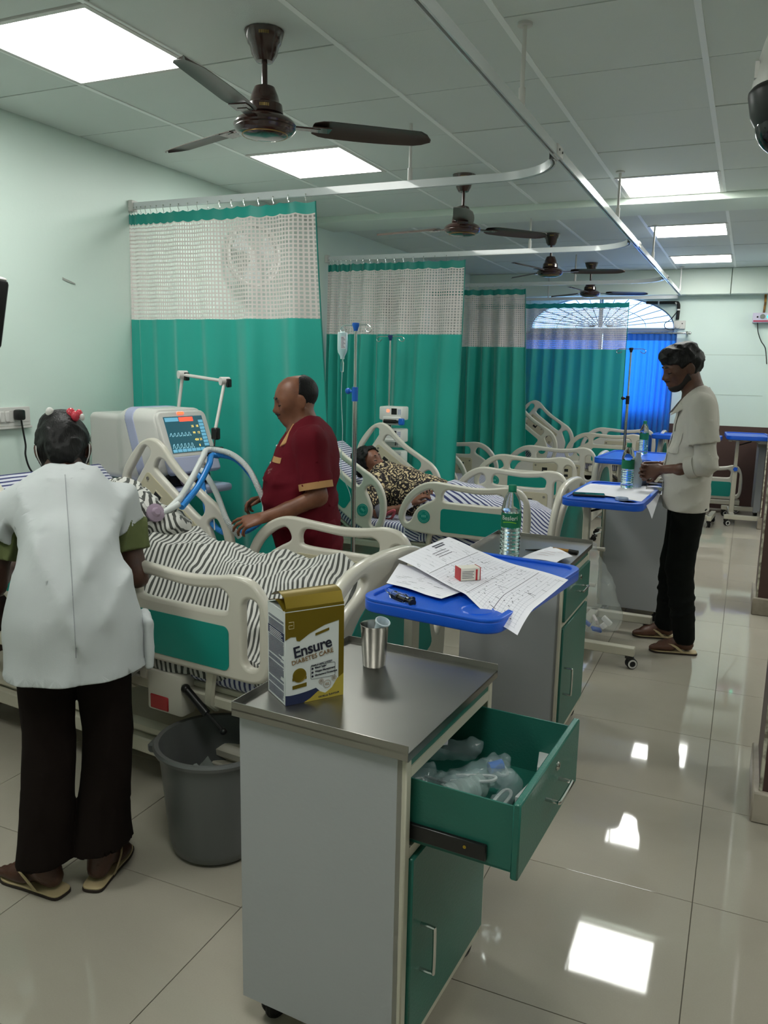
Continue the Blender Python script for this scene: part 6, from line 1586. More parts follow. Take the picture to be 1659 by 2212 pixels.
def hand(s, W, D, N, side, size=0.175, curl=(0.35, 0.4, 0.45, 0.5), spread=0.10, thumb=0.6, rf=0.0082):
    """W wrist, D finger direction, N palm normal, side=+1 thumb towards N x D"""
    W = np.array(W, float); D = np.array(D, float); D /= np.linalg.norm(D)
    N = np.array(N, float); N = N - D * (N @ D); N /= np.linalg.norm(N)
    S = np.cross(N, D) * side
    pl = size * 0.50
    base = []
    for i, o in enumerate((0.034, 0.012, -0.011, -0.032)):
        k = W + D * (pl * (1.0 - 0.06 * abs(i - 1))) + S * (o * size / 0.175)
        s.cone(W + S * o * 0.55, k, 0.0145, 0.0115, 0.012, flat=N, fs=0.85)
        base.append(k)
    L = np.array((0.40, 0.45, 0.42, 0.33)) * size
    for i, k in enumerate(base):
        a = spread * (1.5 - i) * 0.6; d = D * math.cos(a) + S * math.sin(a); p = k; c = 0
        for j, (fr, r0, r1) in enumerate(((0.45, 1.0, 0.93), (0.31, 0.93, 0.85), (0.24, 0.85, 0.68))):
            c += curl[i] * (1.0 if j == 0 else 1.15)
            dd = d * math.cos(c) + N * math.sin(c)
            q = p + dd * L[i] * fr
            s.cone(p, q, rf * r0, rf * r1, 0.003); p = q
    t0 = W + D * 0.018 + S * 0.022 + N * 0.006
    t1 = t0 + (D * 0.62 + S * 0.62 + N * 0.45 * thumb) * size * 0.22; t2 = t1 + (D * 0.80 + S * 0.30 + N * 0.5 * thumb) * size * 0.19; t3 = t2 + (D * 0.85 + S * 0.02 + N * 0.55 * thumb) * size * 0.15
    s.cone(t0, t1, 0.0145, 0.0110, 0.010).cone(t1, t2, 0.0108, 0.0095, 0.003).cone(t2, t3, 0.0095, 0.0072, 0.003)
def foot(s, A, D, size=0.235):
    A = np.array(A, float); D = np.array(D, float); D /= np.linalg.norm(D); S = np.cross(np.array([0, 0, 1.0]), D)
    g = lambda f, l, z: np.array([A[0], A[1], 0]) + D * f * size + S * l * size + np.array([0, 0, z])
    z0 = 0.022
    s.cone(A, g(-0.08, 0, z0 + 0.035), 0.036, 0.033, 0.02).cone(g(-0.10, 0, z0 + 0.022), g(0.45, 0.0, z0 + 0.020), 0.026, 0.024, 0.02, flat=(0, 0, 1), fs=0.85)
    s.cone(g(0.02, 0, z0 + 0.055), g(0.5, 0.0, z0 + 0.018), 0.033, 0.020, 0.02).cone(g(0.30, 0.10, z0 + 0.014), g(0.52, 0.12, z0 + 0.012), 0.022, 0.020, 0.02).cone(g(0.30, -0.1, z0 + 0.014), g(0.50, -0.13, z0 + 0.012), 0.020, 0.018, 0.02)
    for i, (l, e, r) in enumerate(((0.15, 0.74, 0.0125), (0.065, 0.73, 0.0090), (-0.01, 0.69, 0.0085), (-0.08, 0.64, 0.0082), (-0.145, 0.58, 0.0078))):
        s.cone(g(0.46, l * 0.9, z0 + 0.013), g(e, l, z0 + 0.008), r * 1.05, r, 0.004)
def sandal(parent, A, D, size=0.26, off=0.03):
    A = np.array(A, float); D = np.array(D, float); D /= np.linalg.norm(D); S = np.cross(np.array([0, 0, 1.0]), D)
    ol = spline([(-0.30, 0.0), (-0.26, 0.13), (-0.05, 0.15), (0.25, 0.165), (0.55, 0.19), (0.68, 0.13), (0.72, 0.02), (0.66, -0.13), (0.45, -0.18), (0.2, -0.155), (-0.05, -0.14), (-0.26, -0.12)], 4, True)
    Mx = frame((A[0], A[1], 0), tuple(D), tuple(S))
    o_ = [(x * size, y * size) for x, y in ol]
    p = plate([o_], 0.009, 0.002, 1); sole = obj('sandal_sole', MB().add(p.v, p.f, Mx @ Matrix.Translation((0, 0, 0.0055))), M_sole, parent)
    p = plate([[(x * 0.97, y * 0.97) for x, y in o_]], 0.006, 0.002, 1); obj('sandal_footbed', MB().add(p.v, p.f, Mx @ Matrix.Translation((0, 0, 0.0125))), M_strap, sole)
    t = (0.50 * size, 0.045 * size, 0.030)
    for q in (-1, 1):
        pp = spline([t, (0.40 * size, q * 0.09 * size + 0.02 * size, 0.052), (0.22 * size, q * 0.16 * size, 0.050), (0.02 * size, q * 0.165 * size, 0.016)], 6)
        mb = MB(); vs = []
        for i, p_ in enumerate(pp):
            wd = 0.0075
            vs += [(p_[0] - wd, p_[1], p_[2] + 0.004), (p_[0] + wd, p_[1], p_[2] + 0.004), (p_[0] + wd, p_[1], p_[2] - 0.001), (p_[0] - wd, p_[1], p_[2] - 0.001)]
        fs = []
        for i in range(len(pp) - 1):
            for j in range(4): fs.append((i * 4 + j, i * 4 + (j + 1) % 4, (i + 1) * 4 + (j + 1) % 4, (i + 1) * 4 + j))
        mb.add(vs, fs, Mx); obj('sandal_strap', mb, M_strap, sole)
    return sole
M_sole = mat('dark_rubber_sole', '#2a1f18', 0.7); M_strap = mat('tan_sandal_strap', '#b5a27c', 0.6, var=0.08)
def lfr(C, F):
    C = np.array(C, float); F = np.array(F, float); F = F / np.linalg.norm(F); L = np.array([-F[1], F[0]])
    return lambda f, l, z: np.array([C[0] + F[0] * f + L[0] * l, C[1] + F[1] * f + L[1] * l, z])
def d3(F, f, l, z):
    F = np.array(F, float); F = F / np.linalg.norm(F); L = np.array([-F[1], F[0]]); return np.array([F[0] * f + L[0] * l, F[1] * f + L[1] * l, z])
def person(label, C, group=None):
    t = thing('person', label, 'person', (C[0], C[1], 0)); return t
def part(name, s, m, t, adapt=0.25):
    me = s.mesh(name, m, adapt)
    me.transform(Matrix.Translation(-Vector(t.location)))
    return mesh_obj(name, me, t)
def pmesh(name, mb, m, t, smooth=40):
    o = obj(name, mb, m, t, smooth=smooth); o.data.transform(Matrix.Translation(-Vector(t.location))); return o
def face_bits(t, c, B, H, eyes=True, brow=1.0):
    P = HP(c, B, H)
    for q in (-1, 1):
        pts = [tuple(P(0.405, q * 0.05, 0.083)), tuple(P(0.400, q * 0.12, 0.108)), tuple(P(0.335, q * 0.21, 0.090))]
        pmesh('eyebrow', MB().tube(spline(pts, 5), [0.0038 * brow] * 4 + [0.0052 * brow] * 3 + [0.003 * brow] * 4, 6), M_hair, t)
        pts = [tuple(P(0.372, q * 0.070, -0.042)), tuple(P(0.384, q * 0.135, -0.050)), tuple(P(0.335, q * 0.215, -0.036))]
        pmesh('eyelashes', MB().tube(spline(pts, 5), 0.0028, 5), M_hair, t)
        if eyes:
            pmesh('eye', MB().ball(tuple(P(0.322, q * 0.14, -0.046)), 0.046 * H, n=12), M_eye, t)
            pmesh('iris', MB().ball(tuple(P(0.352, q * 0.138, -0.050)), 0.021 * H, n=10), M_iris, t)
    for u, f, w in ((-0.262, 0.428, 0.085), (-0.306, 0.420, 0.075)):
        pts = [tuple(P(f - 0.05, -w, u - 0.006)), tuple(P(f, 0, u)), tuple(P(f - 0.05, w, u - 0.006))]
        pmesh('lip', MB().tube(spline(pts, 6), [0.001] + [0.0036] * 11 + [0.001], 6), M_lip, t)

# ---- man in the maroon uniform
F1 = (-0.84, -0.54); C1 = (1.45, 3.29); P1 = lfr(C1, F1)
t = person('bald man in maroon uniform shirt with tan trim, reaching over the breathing tubes', C1)
M_sk1 = skin_mat('skin_medium_brown', '#7d4f38', '#6d422e')
M_mar = cloth_mat('maroon_cotton', '#5c0f1c', 0.8, var=0.08); M_tan = cloth_mat('tan_trim_cotton', '#b48a5e', 0.8)
H1 = 0.222; B1 = basis((-0.76, -0.65, -0.20)); hc1 = P1(0.055, -0.01, 1.402)
s = SDF((1.0, 2.85, 0.0), (1.78, 3.72, 1.56), 0.0048)
head_prims(s, hc1, B1, H1)
s.chain([P1(0.0, 0, 1.20), P1(0.015, 0, 1.29), P1(0.03, 0, 1.35)], [0.075, 0.062, 0.060], 0.02)
s.chain([P1(0.0, -0.15, 1.225), P1(0.0, 0.15, 1.225)], [0.065, 0.065], 0.04)
s.chain([P1(0.0, 0, 0.82), P1(0.02, 0, 1.0), P1(0.0, 0, 1.16)], [0.145, 0.15, 0.145], 0.05, flat=d3(F1, 1, 0, 0), fs=0.75)
aL = [P1(0.0, 0.175, 1.215), P1(-0.035, 0.215, 0.985), P1(0.10, 0.225, 0.925), P1(0.205, 0.225, 0.895)]
aR = [P1(0.0, -0.175, 1.215), P1(-0.02, -0.205, 0.985), P1(0.18, -0.12, 0.93)]
s.chain(aL, [0.052, 0.042, 0.036, 0.025], 0.02); s.chain(aR, [0.052, 0.042, 0.026], 0.02)
hand(s, aL[3], d3(F1, 0.95, 0.0, -0.25), d3(F1, -0.1, -0.5, -0.9), 1, 0.175, (0.22, 0.35, 0.45, 0.55), 0.28, 0.5)
hand(s, aR[2], d3(F1, 0.95, 0.1, -0.2), d3(F1, 0, 0.4, -0.9), -1, 0.17, (0.5, 0.6, 0.6, 0.7), 0.1)
for q in (-1, 1):
    s.chain([P1(-0.01, q * 0.085, 0.80), P1(0.0, q * 0.095, 0.44), P1(-0.02, q * 0.10, 0.10)], [0.085, 0.055, 0.036], 0.03); foot(s, P1(-0.02, q * 0.10, 0.09), d3(F1, 1, 0, 0), 0.23)
part('body', s, M_sk1, t)
s = SDF((1.05, 2.93, 0.55), (1.80, 3.66, 1.36), 0.0048)
s.chain([P1(-0.015, 0, 0.72), P1(0.02, 0, 0.88), P1(0.035, 0, 0.99), P1(0.0, 0, 1.13), P1(-0.02, 0, 1.20)], [0.185, 0.185, 0.185, 0.170, 0.125], 0.04, flat=d3(F1, 1, 0, 0), fs=0.84)
s.ell(P1(0.07, 0, 0.94), (0.115, 0.13, 0.15), 0.06, B=basis((F1[0], F1[1], 0)))
s.chain([P1(-0.01, -0.165, 1.215), P1(-0.01, 0.165, 1.215)], [0.075, 0.075], 0.05)
s.chain([P1(-0.005, -0.06, 1.275), P1(-0.005, 0.06, 1.275)], [0.05, 0.05], 0.04)
s.cone(P1(0.04, 0, 1.38), P1(0.015, 0, 1.265), 0.070, 0.068, 0.006, 'sub')
s.cone(P1(0.10, 0, 1.30), P1(0.115, 0, 1.19), 0.045, 0.012, 0.01, 'sub')
arm_d = (aL[1] - aL[0]) / np.linalg.norm(aL[1] - aL[0])
def union(s, s2, k_=0.02):
    hh = np.maximum(k_ - np.abs(s.d - s2.d), 0) / k_; s.d = (np.minimum(s.d, s2.d) - hh * hh * k_ * 0.25).astype(np.float32)
def lcoord(C, F):
    F = np.array(F) / np.linalg.norm(F); return (X_ - C[0]) * (-F[1]) + (Y_ - C[1]) * F[0]
s.folds(0.006, 0.085, d3(F1, -0.6, 0, 0.8), 3.5, 1.0, vs=[d3(F1, 0.5, 0, 0.86), d3(F1, 0.3, 0.3, 0.9), d3(F1, 0.95, 0, 0.3)]).cut(P1(0, 0, 0.66), (0, 0, -1))
for A_ in (aL, aR):
    dd = (A_[1] - A_[0]) / np.linalg.norm(A_[1] - A_[0]); s2 = SDF((1.05, 2.93, 0.55), (1.80, 3.66, 1.36), 0.0048)
    s2.chain([A_[0] - dd * 0.01, A_[0] + dd * 0.24], [0.069, 0.070], 0.02).folds(0.004, 0.06, dd, 3.0, 6, vs=[d3(F1, 0.8, 0, 0.5), d3(F1, 0.9, 0, -0.1)]).cut(A_[0] + dd * 0.184, dd); union(s, s2, 0.03)
part('shirt', s, M_mar, t)
def band(c, n_, r, wdt, m, nm, e=1.0):
    c = Vector(c); n_ = Vector(n_).normalized(); u = n_.orthogonal().normalized(); v = n_.cross(u); mb = MB(); vs = []; k = 36
    for j, (o, rr) in enumerate(((-wdt, r), (wdt, r), (wdt, r - 0.006), (-wdt, r - 0.006))):
        for i in range(k):
            a = 2 * PI * i / k; vs.append(c + n_ * o + (u * math.cos(a) + v * math.sin(a) * e) * (rr + 0.0015 * math.sin(5 * a)))
    fs = [(j * k + i, j * k + (i + 1) % k, ((j + 1) % 4) * k + (i + 1) % k, ((j + 1) % 4) * k + i) for j in range(4) for i in range(k)]
    return pmesh(nm, mb.add(vs, fs), m, t)
band(aL[0] + arm_d * 0.186, arm_d, 0.0775, 0.015, M_tan, 'sleeve_cuff')
aRd = (aR[1] - aR[0]) / np.linalg.norm(aR[1] - aR[0]); band(aR[0] + aRd * 0.186, aRd, 0.0775, 0.015, M_tan, 'sleeve_cuff')
# collar, pocket flap, buttons, trousers
def collar(t, P, m, r=0.066, zb=1.285, zf=1.235, h=0.035, open_=0.45, tip=0.055):
    mb = MB(); k = 40
    def cp(u, v):
        a = open_ + (2 * PI - 2 * open_) * u; c_ = math.cos(a); f = (r + 0.030 * v) * c_ * 1.1 + 0.01; l = (r + 0.024 * v) * math.sin(a)
        z = zb + (zf - zb) * (0.5 + 0.5 * c_) + h * (1 - v); fl = abs(2 * u - 1) ** 3
        z -= v * 0.012; f += fl * v * tip * 0.4; z -= fl * v * tip * 0.5; l *= 1 + fl * v * 0.35
        return tuple(P(f - 0.005, l, z))
    mb.grid(cp, k, 8); mb.grid(lambda u, v: tuple(np.array(cp(u, v)) + np.array([0, 0, -0.004])), k, 8)
    return pmesh('collar', mb, m, t, 180)
collar(t, lambda f, l, z: P1(f + 0.012, l, z), M_tan, 0.070, 1.290, 1.255, 0.036, 0.85, 0.10)
def project_patch(nm, P, f0, l0, z0, w, h, m, t, F, surf, thick=0.002, tilt=0.0):
    """cloth patch facing outwards on a body surface function surf(l,z)->f"""
    mb = MB()
    mb.grid(lambda u, v: tuple(P(surf(l0 + w * (u - 0.5), z0 + h * (v - 0.5) + tilt * (u - 0.5)) + thick, l0 + w * (u - 0.5), z0 + h * (v - 0.5) + tilt * (u - 0.5))), 12, 6)
    return pmesh(nm, mb, m, t, 180)
def ray_surf(tt, name, P, F):
    """front surface of an already built part: returns f for (l,z)"""
    from mathutils.bvhtree import BVHTree
    me = [c for c in tt.children if c.name.startswith(name)][0].data
    bv = BVHTree.FromPolygons([v.co.copy() for v in me.vertices], [tuple(p.vertices) for p in me.polygons])
    Fv = Vector((F[0], F[1], 0)).normalized()
    def fn(l, z):
        o = Vector(P(0.6, l, z)) - tt.location
        hit = bv.ray_cast(o, -Fv, 1.0)
        return 0.6 - hit[3] if hit[0] is not None else 0.12
    return fn
sf = ray_surf(t, 'shirt', P1, F1)
project_patch('pocket_flap', P1, 0, 0.085, 1.135, 0.085, 0.026, M_tan, t, F1, sf, 0.004)
project_patch('pocket_flap', P1, 0, 0.12, 0.865, 0.10, 0.024, M_tan, t, F1, sf, 0.004)
for z in (1.19, 1.11, 1.03, 0.96, 0.885, 0.81):
    f = sf(0.0, z); pmesh('button', MB().ball(tuple(P1(f - 0.001, 0.0, z)), 0.0060, n=8), M_white, t)
mb = MB()
for k_, (tx, z) in enumerate((('SWAMI NARAYAN', 1.092), ('HOSPITAL', 1.077))):
    tm = text_mesh(tx, 0.013, 0.0002)
    vs = [tuple(P1(sf(0.085, z) + 0.0035 + 0.12 * (0.085 - (0.085 - v[0])) * 0 - 2.2 * (v[0]) ** 2 * 0 + 0.0 + (sf(0.085 - 0.03 * np.sign(v[0]), z) - sf(0.085, z)) * abs(v[0]) / 0.03 * 1.0 + 0.002, 0.085 + (v[0]), z + v[1])) for v in tm.v]
    mb.add(vs, tm.f)
pmesh('embroidered_lettering', mb, mat('white_thread', '#e6d6d2', 0.8), t, 0)['kind'] = 'stuff'
s = SDF((1.05, 2.93, 0.04), (1.80, 3.66, 0.92), 0.006)
for q in (-1, 1): s.chain([P1(-0.01, q * 0.075, 0.80), P1(0.0, q * 0.092, 0.44), P1(-0.02, q * 0.10, 0.09)], [0.125, 0.090, 0.068], 0.03)
s.folds(0.004, 0.08, (0, 0, 1), 3, 3, vs=[d3(F1, 0.9, 0, 0.3), d3(F1, 0.4, 0, 0.9)]).cut(P1(0, 0, 0.07), (0, 0, -1))
part('trousers', s, M_mar, t)
for q in (-1, 1): x = sandal(t, P1(0.0, q * 0.10, 0), d3(F1, 1, 0, 0), 0.24); [o_.data.transform(Matrix.Translation(-Vector(t.location))) for o_ in [x] + list(x.children)]
# hair: fringe around a bald crown, moustache, stubble
s = SDF(hc1 - 0.16, hc1 + 0.16, 0.0035)
head_prims(s, hc1, B1, H1, 0.004, False)
hp = HP(hc1, B1, H1)
s.cut(hp(-0.02, 0, 0.1), B1[0] * 1.0 + B1[2] * 0.30).cut(hp(0, 0, -0.24), -B1[2] - B1[0] * 0.1)
s.ell(hp(0.10, 0, 0.52), (0.36 * H1, 0.24 * H1, 0.30 * H1), 0.004, 'sub', B1)
for q in (-1, 1): s.ell(hp(-0.035, q * 0.36, -0.06), (0.10 * H1, 0.12 * H1, 0.17 * H1), 0.004, 'sub', B1)
part('hair', s, M_hair, t, 0.1)
def tache(t, c, B, H, m, g=0.0022, up=-0.195, h=0.022, w=0.11):
    s = SDF(c - 0.14, c + 0.14, 0.003); head_prims(s, c, B, H, 0.0, True); s.d -= g
    hp = HP(c, B, H); d0 = s.d.copy()
    s2 = SDF(c - 0.14, c + 0.14, 0.003); s2.ell(hp(0.40, 0, up), (0.10 * H, w * H, h * H), 0.0, 'add', B)
    s.d = np.maximum(d0, s2.d); return s, d0
s, _ = tache(t, hc1, B1, H1, M_hair, 0.0026, -0.222, 0.030, 0.13); part('moustache', s, mat('stubble_brown', '#2a1912', 0.7), t, 0)
face_bits(t, hc1, B1, H1)

# ---- standing man in the white coat
F2 = (-0.985, -0.17); C2 = (3.045, 4.76); P2 = lfr(C2, F2)
t = person('young man with dark hair and beard in white half-sleeve coat and black trousers, hands clasped', C2)
M_sk2 = skin_mat('skin_dark_brown', '#5b3a2a', '#4d3023')
M_coat = cloth_mat('white_coat_cotton', '#b7b3aa', 0.85)
H2 = 0.232; B2 = basis((-0.87, -0.42, -0.26)); hc2 = P2(0.085, 0.0, 1.585)
s = SDF((2.66, 4.42, 0.0), (3.30, 5.10, 1.76), 0.005)
head_prims(s, hc2, B2, H2)
s.chain([P2(-0.015, 0, 1.38), P2(0.01, 0, 1.45), P2(0.04, 0, 1.53)], [0.070, 0.056, 0.056], 0.02)
s.chain([P2(-0.01, -0.155, 1.385), P2(-0.01, 0.155, 1.385)], [0.058, 0.058], 0.04)
s.chain([P2(0.0, 0, 0.95), P2(0.0, 0, 1.12), P2(0.0, 0, 1.30)], [0.13, 0.125, 0.145], 0.05, flat=d3(F2, 1, 0, 0), fs=0.68)
bL = [P2(-0.01, 0.175, 1.375), P2(-0.055, 0.205, 1.085), P2(0.06, 0.145, 1.045), P2(0.165, 0.045, 1.030)]
bR = [P2(-0.01, -0.175, 1.375), P2(-0.04, -0.205, 1.085), P2(0.08, -0.13, 1.05), P2(0.170, -0.035, 1.035)]
s.chain(bL, [0.046, 0.037, 0.033, 0.022], 0.02); s.chain(bR, [0.046, 0.037, 0.033, 0.022], 0.02)
hand(s, bL[3], d3(F2, 0.80, -0.35, -0.25), d3(F2, -0.35, -1.0, -0.1), -1, 0.172, (0.55, 0.6, 0.65, 0.7), 0.05, 0.5)
hand(s, bR[3], d3(F2, 0.90, 0.25, -0.15), d3(F2, -0.2, 1.0, -0.2), 1, 0.172, (0.75, 0.8, 0.8, 0.85), 0.05, 0.5)
kn = {1: (P2(-0.01, 0.085, 0.92), P2(0.02, 0.085, 0.50), P2(-0.035, 0.09, 0.09)), -1: (P2(-0.01, -0.085, 0.92), P2(0.03, -0.10, 0.50), P2(0.045, -0.16, 0.09))}
for q in (-1, 1):
    s.chain(list(kn[q]), [0.080, 0.052, 0.034], 0.03); foot(s, kn[q][2], d3(F2, 1, 0.02, 0) if q > 0 else d3(F2, 0.97, 0.05, 0), 0.24)
part('body', s, M_sk2, t)
s = SDF((2.78, 4.44, 0.76), (3.26, 5.08, 1.50), 0.0045)
FL = d3(F2, 1, 0, 0)
s.chain([P2(0.005, 0, 0.80), P2(0.01, 0, 1.00), P2(-0.005, 0, 1.16), P2(-0.015, 0, 1.30), P2(-0.02, 0, 1.36)], [0.192, 0.176, 0.165, 0.165, 0.13], 0.04, flat=FL, fs=0.64)
s.chain([P2(-0.015, -0.16, 1.375), P2(-0.015, 0.16, 1.375)], [0.070, 0.070], 0.05).chain([P2(-0.02, -0.05, 1.43), P2(-0.02, 0.05, 1.43)], [0.05, 0.05], 0.04)
s.cone(P2(0.035, 0, 1.54), P2(0.01, 0, 1.43), 0.052, 0.060, 0.006, 'sub').cone(P2(0.10, 0, 1.44), P2(0.11, 0, 1.30), 0.045, 0.010, 0.01, 'sub')
X_, Y_, Z_ = s.full(); L_ = lcoord(C2, F2)
s.folds(0.006, 0.09, (0, 0, 1), 3.5, 4.0, vs=[d3(F2, 0.92, 0, 0.3), d3(F2, 0.7, 0, -0.7), d3(F2, 0.5, 0, 0.85)])
for q, A_ in ((1, bL), (-1, bR)):
    dd = (A_[1] - A_[0]) / np.linalg.norm(A_[1] - A_[0])
    s2 = SDF((2.78, 4.44, 0.76), (3.26, 5.08, 1.50), 0.0045)
    s2.chain([A_[0] - dd * 0.02, A_[0] + dd * 0.23], [0.066, 0.082], 0.02); s2.folds(0.006, 0.06, dd, 3.0, 5 + q, vs=[d3(F2, 0.9, 0.0, 0.3), d3(F2, 0.8, 0, -0.5)]); s2.cut(A_[0] + dd * 0.185, dd)
    union(s, s2)
s.cut(P2(0, 0, 0.815), (0, 0, -1))
part('coat', s, M_coat, t)
# rolled inner sleeve
for A_ in (bL, bR):
    s = SDF((2.70, 4.42, 0.92), (3.26, 5.08, 1.30), 0.0045)
    dd = (A_[1] - A_[0]) / np.linalg.norm(A_[1] - A_[0])
    s.chain([A_[0] + dd * 0.14, A_[1], A_[1] * 0.45 + A_[2] * 0.55], [0.056, 0.055, 0.052], 0.02)
    s.folds(0.006, 0.045, (0.3, 0.3, 0.3), 1.2, 6, vs=[(0.2, 0, 1), (0.7, 0.3, 0.6)]); part('inner_sleeve', s, M_coat, t)
e_ = (bL[2] - bL[1]) / np.linalg.norm(bL[2] - bL[1])
band(bL[1] * 0.5 + bL[2] * 0.5 + e_ * 0.01, e_, 0.060, 0.024, M_coat, 'rolled_cuff'); e_ = (bR[2] - bR[1]) / np.linalg.norm(bR[2] - bR[1]); band(bR[1] * 0.5 + bR[2] * 0.5 + e_ * 0.01, e_, 0.060, 0.024, M_coat, 'rolled_cuff')
collar(t, P2, M_coat, 0.064, 1.445, 1.385, 0.040, 0.5, 0.09)
sf2 = ray_surf(t, 'coat', P2, F2)
project_patch('chest_pocket', P2, 0, 0.088, 1.185, 0.095, 0.115, M_coat, t, F2, sf2, 0.004)
project_patch('lapel', P2, 0, 0.045, 1.32, 0.035, 0.15, M_coat, t, F2, sf2, 0.005)
project_patch('button_placket', P2, 0, 0.0, 1.03, 0.03, 0.40, M_coat, t, F2, sf2, 0.0035)
M_blk = cloth_mat('black_trousers', '#0c0f0d', 0.8)
s = SDF((2.80, 4.50, 0.03), (3.26, 5.06, 1.0), 0.006)
for q in (-1, 1): s.chain(list(kn[q]), [0.092, 0.074, 0.057], 0.02)
s.cut(P2(0, 0, 0.06), (0, 0, -1)).cut(P2(0, 0, 0.835), (0, 0, 1)).folds(0.004, 0.07, d3(F2, 0.6, 0, 0.8), 2, 3, vs=[d3(F2, 0.4, 0, 0.9), d3(F2, 0.9, 0, 0.2)])
part('trousers', s, M_blk, t)
for q in (-1, 1):
    a = kn[q][2]; x = sandal(t, (a[0], a[1], 0), d3(F2, 1, 0.0, 0), 0.255); [o_.data.transform(Matrix.Translation(-Vector(t.location))) for o_ in [x] + list(x.children)]
def hair_cap(t, c, B, H, g, cuts, subs, adds=(), wr=(), name='hair', h=0.0035, m=None, pad=0.19):
    s = SDF(np.array(c) - pad, np.array(c) + pad, h); head_prims(s, c, B, H, g, False); hp = HP(c, B, H)
    for (f, l, u, r) in adds: s.ell(hp(f, l, u), np.array(r) * H, 0.02, 'add', B)
    for p_, n_ in cuts: s.cut(hp(*p_), B[0] * n_[0] + B[1] * n_[1] + B[2] * n_[2])
    for (f, l, u, r) in subs: s.ell(hp(f, l, u), np.array(r) * H, 0.004, 'sub', B)
    for a_, sc_, sd_ in wr: s.wrinkle(a_, sc_, sd_)
    return part(name, s, m or M_hair, t, 0.1)
hair_cap(t, hc2, B2, H2, 0.007, [((0, 0, -0.20), (-0.1, 0, -1))], [(0.34, 0, -0.16, (0.34, 0.6, 0.36)), (0.05, 0.40, -0.30, (0.22, 0.2, 0.36)), (0.05, -0.40, -0.30, (0.22, 0.2, 0.36)), (-0.035, 0.37, -0.04, (0.10, 0.1, 0.16)), (-0.035, -0.37, -0.04, (0.10, 0.1, 0.16))],
         [(0.10, 0, 0.42, (0.34, 0.27, 0.14)), (0.34, 0.0, 0.34, (0.13, 0.22, 0.10)), (-0.12, 0, 0.44, (0.28, 0.25, 0.12))], [(0.004, 60, 1), (0.002, 120, 2)])
s, d0 = tache(t, hc2, B2, H2, M_hair, 0.0022, -0.225, 0.026, 0.13)
hp = HP(hc2, B2, H2)
s3 = SDF(hc2 - 0.14, hc2 + 0.14, 0.003); s3.ell(hp(0.26, 0, -0.46), np.array((0.17, 0.20, 0.13)) * H2, 0.0, 'add', B2)
for q in (-1, 1): s3.cone(hp(-0.0, q * 0.27, -0.10), hp(0.03, q * 0.27, -0.26), 0.045 * H2, 0.07 * H2, 0.02).cone(hp(0.03, q * 0.27, -0.28), hp(0.24, q * 0.14, -0.46), 0.075 * H2, 0.07 * H2, 0.02)
s.d = np.minimum(s.d, np.maximum(d0, s3.d)); part('beard', s, mat('beard_dark_brown', '#150d0a', 0.7), t, 0)
face_bits(t, hc2, B2, H2, False)
mb = MB().tube([tuple(bR[3] - 0.02 * (bR[3] - bR[2]) / np.linalg.norm(bR[3] - bR[2]) + 0.026 * (math.cos(a) * np.array([0.1, 0.95, 0]) + math.sin(a) * np.array([0, 0, 1.0]))) for a in np.linspace(0, 2 * PI, 21)[:-1]], 0.0035, 6, closed=True)
pmesh('red_wrist_thread', mb, mat('orange_thread', '#b3472a', 0.8), t)

# ---- woman helper bending over the nearest bed, seen from behind
F3 = (-0.72, 0.69); C3 = (1.57, 1.70); P3 = lfr(C3, F3)
t = person('woman in white coat over olive kurta, bending over the nearest bed, seen from behind', C3)
M_sk3 = skin_mat('skin_deep_brown', '#4a2e22', '#3c241a')
M_coat3 = cloth_mat('white_overcoat', '#bcc0c1', 0.85); M_olive = cloth_mat('olive_kurta_cotton', '#5d6440', 0.85); M_choc = cloth_mat('dark_brown_trousers', '#17100d', 0.9)
H3 = 0.215; B3 = basis((-0.50, 0.48, -0.72), (-0.6, 0.57, 0.55)); hc3 = P3(0.50, 0.0, 1.258)
hipc = P3(0.02, 0, 0.88); shc = P3(0.36, 0, 1.135)
s = SDF((0.85, 1.40, 0.0), (1.95, 2.50, 1.46), 0.0055)
head_prims(s, hc3, B3, H3, fem=True)
s.chain([P3(0.36, 0, 1.15), P3(0.43, 0, 1.20), P3(0.47, 0, 1.235)], [0.065, 0.052, 0.052], 0.02)
s.chain([P3(0.03, 0, 0.86), P3(0.15, 0, 1.00), P3(0.33, 0, 1.10)], [0.108, 0.092, 0.100], 0.05, flat=d3(F3, 0.45, 0, -0.85), fs=0.70)
s.chain([P3(0.34, -0.15, 1.088), P3(0.34, 0.15, 1.088)], [0.045, 0.045], 0.04)
gL = [P3(0.345, 0.170, 1.085), P3(0.30, 0.225, 0.86), P3(0.50, 0.20, 0.86), P3(0.57, 0.15, 0.88)]
gR = [P3(0.345, -0.170, 1.085), P3(0.28, -0.205, 0.86), P3(0.50, -0.16, 0.90), P3(0.57, -0.12, 0.92)]
s.chain(gL, [0.044, 0.036, 0.030, 0.021], 0.02); s.chain(gR, [0.044, 0.036, 0.030, 0.021], 0.02)
hand(s, gL[3], d3(F3, 0.9, -0.2, 0.0), d3(F3, 0, -0.3, -1), 1, 0.155, (0.4, 0.45, 0.5, 0.55), 0.1, 0.5, 0.0078); hand(s, gR[3], d3(F3, 0.9, 0.2, 0.0), d3(F3, 0, 0.3, -1), -1, 0.155, (0.4, 0.45, 0.5, 0.55), 0.1, 0.5, 0.0078)
lk = {1: (P3(0.02, 0.075, 0.82), P3(0.03, 0.088, 0.46), P3(-0.01, 0.11, 0.085)), -1: (P3(0.02, -0.075, 0.82), P3(0.02, -0.085, 0.46), P3(-0.02, -0.06, 0.085))}
dF = {1: np.array([-0.97, 0.02, 0]), -1: np.array([-0.30, 0.95, 0])}
